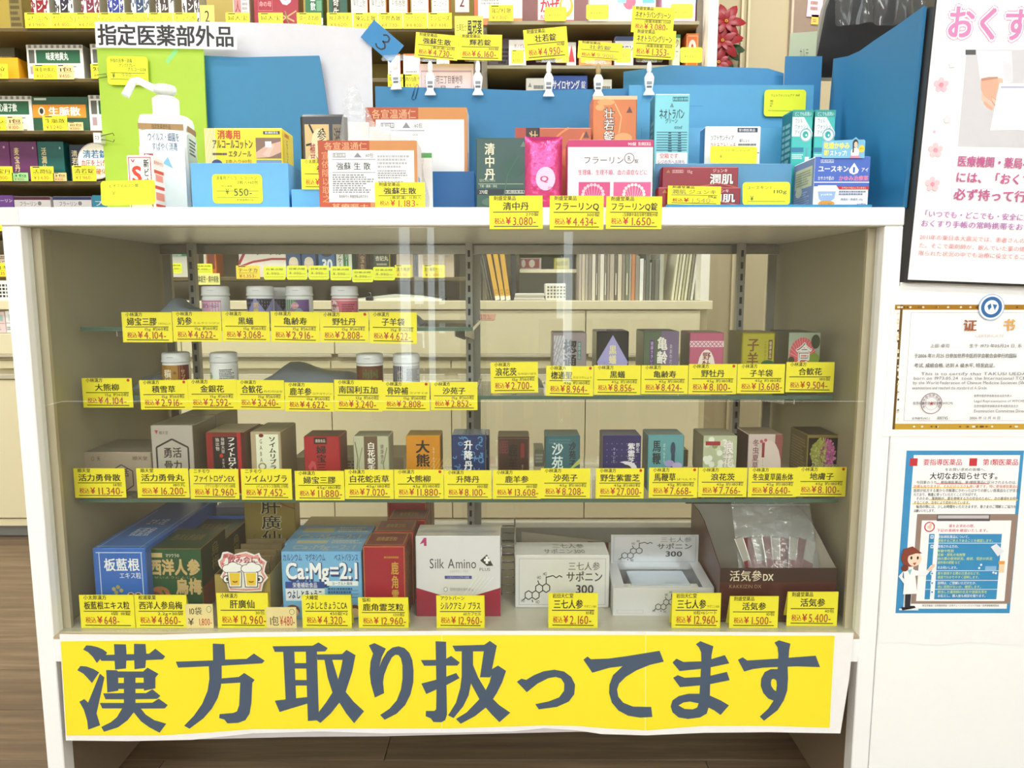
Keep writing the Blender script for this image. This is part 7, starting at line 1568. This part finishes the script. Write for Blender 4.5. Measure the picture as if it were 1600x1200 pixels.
def book(px0, px1, py0, Y, dep, col, lab, lean=0, grp='files and books standing on the worktop', ops=(), cat='book', name='book'):
    a = at(px0, 430, Y); b = at(px1, 430, Y); w = b.x-a.x; h = at(px0, py0, Y).z - WT
    m = MB(); m.box(-w/2,0,0,w/2,dep,h,col,min(.0006,w*.1)); m.box(-w/2+w*.12,-.0004,.002,w/2-w*.12,-.0001,h-.002,'#e8e2d4/r60') if ops == 'pages' else Art(m, front_frame(-w/2,0,w,h)).do(ops)
    return props(m.build(name, None, ((a.x+b.x)/2 + 0, Y, WT + abs(sin(R(lean)))*w/2 ), (0, R(lean), 0)), lab, cat, grp)
book(733, 746, 383, 1.32, .14, '#9a948c/r50', 'grey spined book with brush lettering, left of the yellow binders', ops=[('v',.2,.1,.8,.6,'漢方治療','#4c443c',10)])
for i, c_ in enumerate(['#5c5a54', '#6c6860', '#484640']):
    book(763.5+4*i, 766+4*i, 388, 1.33, .14, c_ + '/r50', ['thin dark folder leaning against the yellow binders, outermost', 'thin grey folder leaning against the yellow binders, middle', 'thin black folder leaning against the yellow binders, innermost'][i], lean=-12)
for i, w_ in enumerate(['left', 'middle', 'right']):
    book(774+8.5*i, 781+8.5*i, 386, 1.32, .14, '#d8a83c/r50', 'yellow binder leaning to the left, %s of three' % w_, lean=-11 + i*1.5, ops=[('r',0,0,1,.08,'#f0e8d8'),('f',.2,.12,.8,.2,.1,.01,'#a87820')])
book(800, 808, 384, 1.34, .14, '#23282a/r45', 'black binder right of the yellow binders', lean=-2)
cols = ['#b8aca0','#c4b8a4','#a8a094','#8c8478','#d8d0c0','#6c665c','#a89c8c','#d8d4c8','#7c7468','#94897c','#b0a494','#5c564c','#c8bca8','#847a6c','#6a7460','#a4988a','#c07c50','#8a8478','#dcdcd8','#706a5e','#585e54','#8c8c80','#4c4a44','#66665c','#a8a898','#e4e2da']
rnd = random.Random(3); x_ = 905.0
ordn = ['first','second','third','fourth','fifth','sixth','seventh','eighth','ninth','tenth','eleventh','twelfth','thirteenth','fourteenth','fifteenth','sixteenth','seventeenth','eighteenth','nineteenth','twentieth','twenty first','twenty second','twenty third','twenty fourth','twenty fifth','twenty sixth']
cn = ['tan','beige','grey','brown grey','cream','dark grey','tan','pale','brown','taupe','sand','dark brown','sand','brown','olive','taupe','orange brown','grey','white','dark taupe','dark green grey','grey green','black','dark olive','sage','white']
for i, c_ in enumerate(cols):
    w_ = 3.2 + 4.2*rnd.random(); 
    if x_ + w_ > 1043: break
    book(x_, x_ + w_ - .7, 384 + (0 if i < 17 else 30*rnd.random()), 1.33, .15, c_ + '/r50', '%s slim file, %s from the left in the long file row' % (cn[i], ordn[i]), lean=0, ops=[('l',[(.5,.1),(.5,.5)],.15,.01,'#e0d8c8')] if i in (5, 8, 11, 14) else ())
    x_ += w_
for i in range(7):
    book(1050+5*i, 1053.5+5*i, 386 + i, 1.33, .15, ['#d8d4b8','#c4c0a0','#e0dcc4','#b8b490','#dcd8bc','#8c8a70','#e8e8e0'][i] + '/r50', ['cream','khaki','pale cream','olive cream','ivory','dark olive','white'][i] + ' thin folder leaning right at the end of the file row', lean=6, ops=())
m = MB(); m.box(at(1101,430,1.36).x, 1.34, WT, at(1101,430,1.36).x + .004, 1.56, WT + .09, '#2c2c2a/r45'); props(m.build('bookend', None), 'thin black bookend at the right end of the worktop', 'bookend')
# magazines, document tray, basket
m = MB(); a = at(556, 468, 1.30); b = at(690, 468, 1.30); w_ = b.x-a.x
P_ = [(0,.0),(w_,0),(w_,.004),(w_*.75,.012),(w_*.45,.010),(0,.004)]
m.prism(P_, 0, .2, '#e6e4da/r45'); m.prism([(0,.0045),(w_*.45,.0105),(w_*.75,.0125),(w_,.0045),(w_,.006),(w_*.75,.016),(w_*.45,.020),(0,.0065)], .0, .2, '#5c6c60/r40', '#c8ccc0/r50')
props(m.build('magazine', None, (a.x, 1.30, WT)), 'open magazines lying on the worktop behind the middle bottle row', 'magazine')
m = MB(); m.box(-.011,-.003,0,.011,.012,.012,'#141414/r40',.002); m.tube([(-.006,0,.012),(-.004,0,.024),(.004,0,.024),(.006,0,.012)], .0012, '#9a9a9a/r30/m60', 6)
props(m.build('bulldog_clip', None, (at(577,465,1.285).x, 1.285, WT)), 'black bulldog clip on the worktop before the magazines', 'clip')
m = MB(); a = at(803, 468, 1.30); b = at(852, 468, 1.30); w_ = b.x-a.x
for i in range(5): m.box(-w_/2+.001*i,0.002*i,.0045*i,w_/2-.002*(i%3),.16,.0045*i+.004,['#b8b0a4/r55','#d8d4c8/r55','#a8a094/r55','#c8c0b0/r55','#e8e4dc/r55'][i],.0004)
props(m.build('paper_stack', None, ((a.x+b.x)/2, 1.30, WT)), 'small stack of papers on the worktop right of the black binder', 'papers')
m = MB(); a = at(852, 468, 1.31); b = at(884, 443, 1.31); w_ = b.x-a.x; h_ = b.z-WT
m.box(0,0,0,w_,.1,h_,'#ece8dc/r40',.002)
for i in range(6):
    for j in range(4): m.box(.006 + i*.010, -.0006, .008 + j*.010, .012 + i*.010, .0004, .014 + j*.010, '#6c6a60/r60')
props(m.build('plastic_basket', None, (a.x, 1.31, WT)), 'small cream perforated basket on the worktop before the file row', 'basket')
bg(813, 403, 846, WT + .10, '#d8c8bc', [('r',.0,.1,.9,.9,'#a83c44'),('c',.15,.5,.1,.35,'#e8dcd0'),('c',.55,.5,.14,.35,'#e8dcd0')], 'flat red and cream box on the small inner shelf', 'boxes on the small inner shelf', Y=1.45, dep=.05)
bg(866, 403, 890, WT + .10, '#e8dc50', [('r',.1,.3,.9,.7,'#c8b83c')], 'flat yellow box on the small inner shelf', 'boxes on the small inner shelf', Y=1.45, dep=.05)
m = MB(); m.box(at(812,420,1.42).x, 1.42, WT + .088, at(903,420,1.42).x, 1.60, WT + .0995, '#cfc6a8/r45', 0, {'front': '#d8d0b0/r45'}); m.box(at(812,400,1.42).x, 1.42, WT + .148, at(903,400,1.42).x, 1.60, WT + .16, '#9cc060/r45')
m.box(at(812,420,1.42).x, 1.59, WT, at(903,420,1.42).x, 1.60, WT+.148, '#c8ccc0/r50'); m.box(at(903,420,1.42).x, 1.42, WT, at(903,420,1.42).x+.006, 1.60, WT+.16, '#cfc6a8/r45')
props(m.build('inner_shelf', None), 'small cream and green two tier shelf standing on the worktop', 'shelf')
# lower centre: cartons seen through between clips (under the top row)
GM = 'cartons on the second wall shelf seen between the tags'
for i, (x0_, x1_, w_) in enumerate([(606,625,'left of the folded blue number card'),(630,656,'below the tilted clip card'),(682,702,'between the two clip cards')]):
    bg(x0_, 84, x1_, ZL[1], '#f2ece0', [('r',0,.93,1,1,'#e0843c'),('t',.1,.6,.88,.7,'コイクラセリド','#4c4844',6),('l',[(.06,.52),(.9,.52)],.01,.006,'#9c9488'),('n',.15,.2,.8,.4,2,'#8c8478',i)], 'white carton with an orange top edge ' + w_, GM, side='#d8763c')
    btag(x0_, 116, x1_ + 8, 138, '剤盛堂', '4.730', 'small yellow tag on the carton ' + w_)
m = MB(); a = at(655, 137, .25); b = at(740, 100, .25); w_ = b.x-a.x; h_ = b.z - TOP
m.box(0,0,0,w_,.001,h_,'#f0d8d8/r55'); A = Art(m, front_frame(0,0,w_,h_)); A.frame(.04,.04,.96,.96,.006,.01,'#c8a8b0'); A.text(.1,.88,.8,.93,'薬局許可三丁目番地号','#5c4c50',6); A.text(.12,.82,.76,.87,'薬    局    店','#5c4c50',8)
props(m.build('permit_card', None, (a.x, .25, TOP + .0002)), 'pale pink permit card behind the clips of the wide blue board', 'card')

# poinsettia beside the white end panel
c_ = at(1132, 60, 1.70)
pl = empty('poinsettia', (c_.x, 1.70, at(1128, 108, 1.70).z - .05), 'red poinsettia with dark green leaves beside the white end panel', 'plant')
m = MB(); m.tube([(0,0,-.02),(.004,0,.06),(-.004,0,.12),(.002,-.01,.17)], .004, '#2c4424/r60', 8); m.build('stem', pl)
def leaf_mesh(L, W, col, name, droop):
    m = MB(); n = 6; rows = []
    for i in range(n+1):
        u = i/n; w = W * (sin(pi*min(1, u*.9+.06)))**.8 * (1 if u < .98 else .1)
        zz = -droop * u*u*L
        rows.append([(u*L, -w, zz - .12*w), (u*L, 0, zz + .15*w), (u*L, w, zz - .12*w)])
    for i in range(n):
        for j in (0, 1): m.sm.add(len(m.f)); m.face([rows[i][j], rows[i+1][j], rows[i+1][j+1], rows[i][j+1]], col)
    return m
H0 = pl.location.z
fls = [(1134, 34, .062), (1128, 64, .068), (1122, 98, .056)]
pm_ = leaf_mesh(1, .24, '#8a0e1c/r45/n10', 'petal', .35).build('petal', pl); first = True
rnd = random.Random(2)
for fx, fy, L in fls:
    p = at(fx, fy, 1.675)
    for r_ in range(2):
        for i in range(7):
            q = pm_ if first else pm_.copy()
            if not first: COL.objects.link(q); q.parent = pl
            first = False
            q.location = (p.x - pl.location.x, p.y - pl.location.y, p.z - H0)
            s = L * (1 - .35*r_) * (.85 + .3*rnd.random()); q.scale = (s, s, s)
            q.rotation_euler = (R(-62 + 24*rnd.random()), R(-10), 0)
            q.rotation_euler = (Matrix.Rotation(R(75 + 15*rnd.random()), 4, 'X') @ Matrix.Rotation(R(51.4*i + 25*r_ + 12*rnd.random()), 4, 'Z') @ Matrix.Rotation(R(-12 - 20*r_), 4, 'Y')).to_euler()
    m = MB()
    for i in range(5): m.lathe([(.0015,0),(.0025,.002),(.001,.004)], '#d8b040/r50', 8, .004*cos(i*1.26), .004*sin(i*1.26))
    m.build('flower_centre', pl, (p.x - pl.location.x, p.y - pl.location.y - .006, p.z - H0), (R(80), 0, 0))
lm_ = leaf_mesh(.06, .018, '#1f3c24/r45/n10', 'leaf', .4); lf = None
for i, (fx, fy, a_) in enumerate([(1135,78,-20),(1140,76,10),(1122,84,200),(1134,92,-50),(1126,50,160),(1138,52,-10),(1120,72,190),(1130,100,-30)]):
    p = at(fx, fy, 1.69)
    q = lm_.build('leaf', pl) if lf is None else lf.copy()
    if lf is None: lf = q
    else: COL.objects.link(q); q.parent = pl
    q.location = (p.x - pl.location.x, p.y - pl.location.y, p.z - H0); q.rotation_euler = (R(70), R(-a_), 0)
# brown glossy board, notes, monitor, clear sheet, green paper at the right rear
m = MB(); a = at(1233, 100, 1.1); b = at(1330, -30, 1.1); m.box(0,0,0,b.x-a.x,.02,b.z-a.z,'#8c7868/r18',.001); m.box(0,-.002,0,.006,.0,b.z-a.z,'#b8a890/r40')
par = props(m.build('partition_board', None, (a.x, 1.1, a.z)), 'glossy brown board standing behind the black monitor', 'board')
for px0_, py0_, px1_, py1_, k_, lb in ((1262,-20,1288,24,'#e4b4c0/r50','pink memo sheet on the glossy brown board'),(1269,21,1281,36,'#e8b448/r50','small orange memo on the glossy brown board')):
    a = at(px0_, py1_, 1.09); b = at(px1_, py0_, 1.09); m = MB(); m.box(0,0,0,b.x-a.x,.0005,b.z-a.z,k_); Art(m, front_frame(0,0,b.x-a.x,b.z-a.z)).do([('n',.2,.2,.8,.6,2,'#8c6a50',2)])
    props(m.build('memo_note', None, (a.x, 1.0985, a.z), (0, R(3), 0)), lb, 'note')
m = MB(); a = at(1227, 96, .345); q = [at(*p, .345) for p in ((1227,90),(1272,88),(1277,49),(1235,52))]
m.prism([(p.x - q[0].x, p.z - TOP) for p in q] and [(0, .0), (q[1].x-q[0].x, 0), (q[2].x-q[0].x, q[2].z-TOP), (q[3].x-q[0].x, q[3].z-TOP)], 0, .0006, '#c4d0b4/r55')
A = Art(m, front_frame(0, 0, q[2].x-q[0].x, q[2].z-TOP)); A.text(.45,.86,.75,.92,'カルテ','#6c7468'); A.line([(.4,.78),(.98,.79)],.004,.003,'#5c6458')
props(m.build('paper_sheet', None, (q[0].x, .345, TOP + .0002)), 'pale green sheet of paper standing beside the black monitor', 'paper')
mon = empty('monitor', (at(1360, 60, .375).x, .375, TOP + .0002), 'large black monitor seen from behind at the right rear of the counter', 'monitor')
Q = lambda x, y: (at(x, y, .375).x - mon.location.x, at(x, y, .375).z - TOP)
m = MB(); m.prism([Q(1264,124), Q(1430,124), Q(1460,-60), Q(1300,-60), Q(1293,-4), Q(1287,12)], 0, .012, '#8a8880/r40'); m.prism([Q(1270,121), Q(1426,121), Q(1456,-56), Q(1304,-56), Q(1297,-2), Q(1291,14)], -.002, .0, '#15161c/r30'); m.build('housing', mon)
m = MB(); m.box(-.06, .0125, .0, .04, .05, .006, '#2a2a2c/r40', .001); m.box(-.025, .016, .006, .005, .026, .16, '#2a2a2c/r40', .001); m.build('stand', mon)
m = MB(); a = at(1311, 33, .33); b = at(1462, -60, .33); w_ = b.x-a.x; h_ = b.z-a.z
n_, k_ = 22, 8; P = {}
for i in range(n_+1):
    for j in range(k_+1):
        u, v = i/n_, j/k_; P[i,j] = (u*w_, .008*sin(u*14 + v*2) + .004*sin(u*31), v*h_)
for i in range(n_):
    for j in range(k_): m.sm.add(len(m.f)); m.face([P[i,j],P[i+1,j],P[i+1,j+1],P[i,j+1]], 'plastic_cover')
props(m.build('plastic_cover', None, (a.x, .345, a.z)), 'clear crinkled plastic sheet draped over the black monitor', 'sheet')
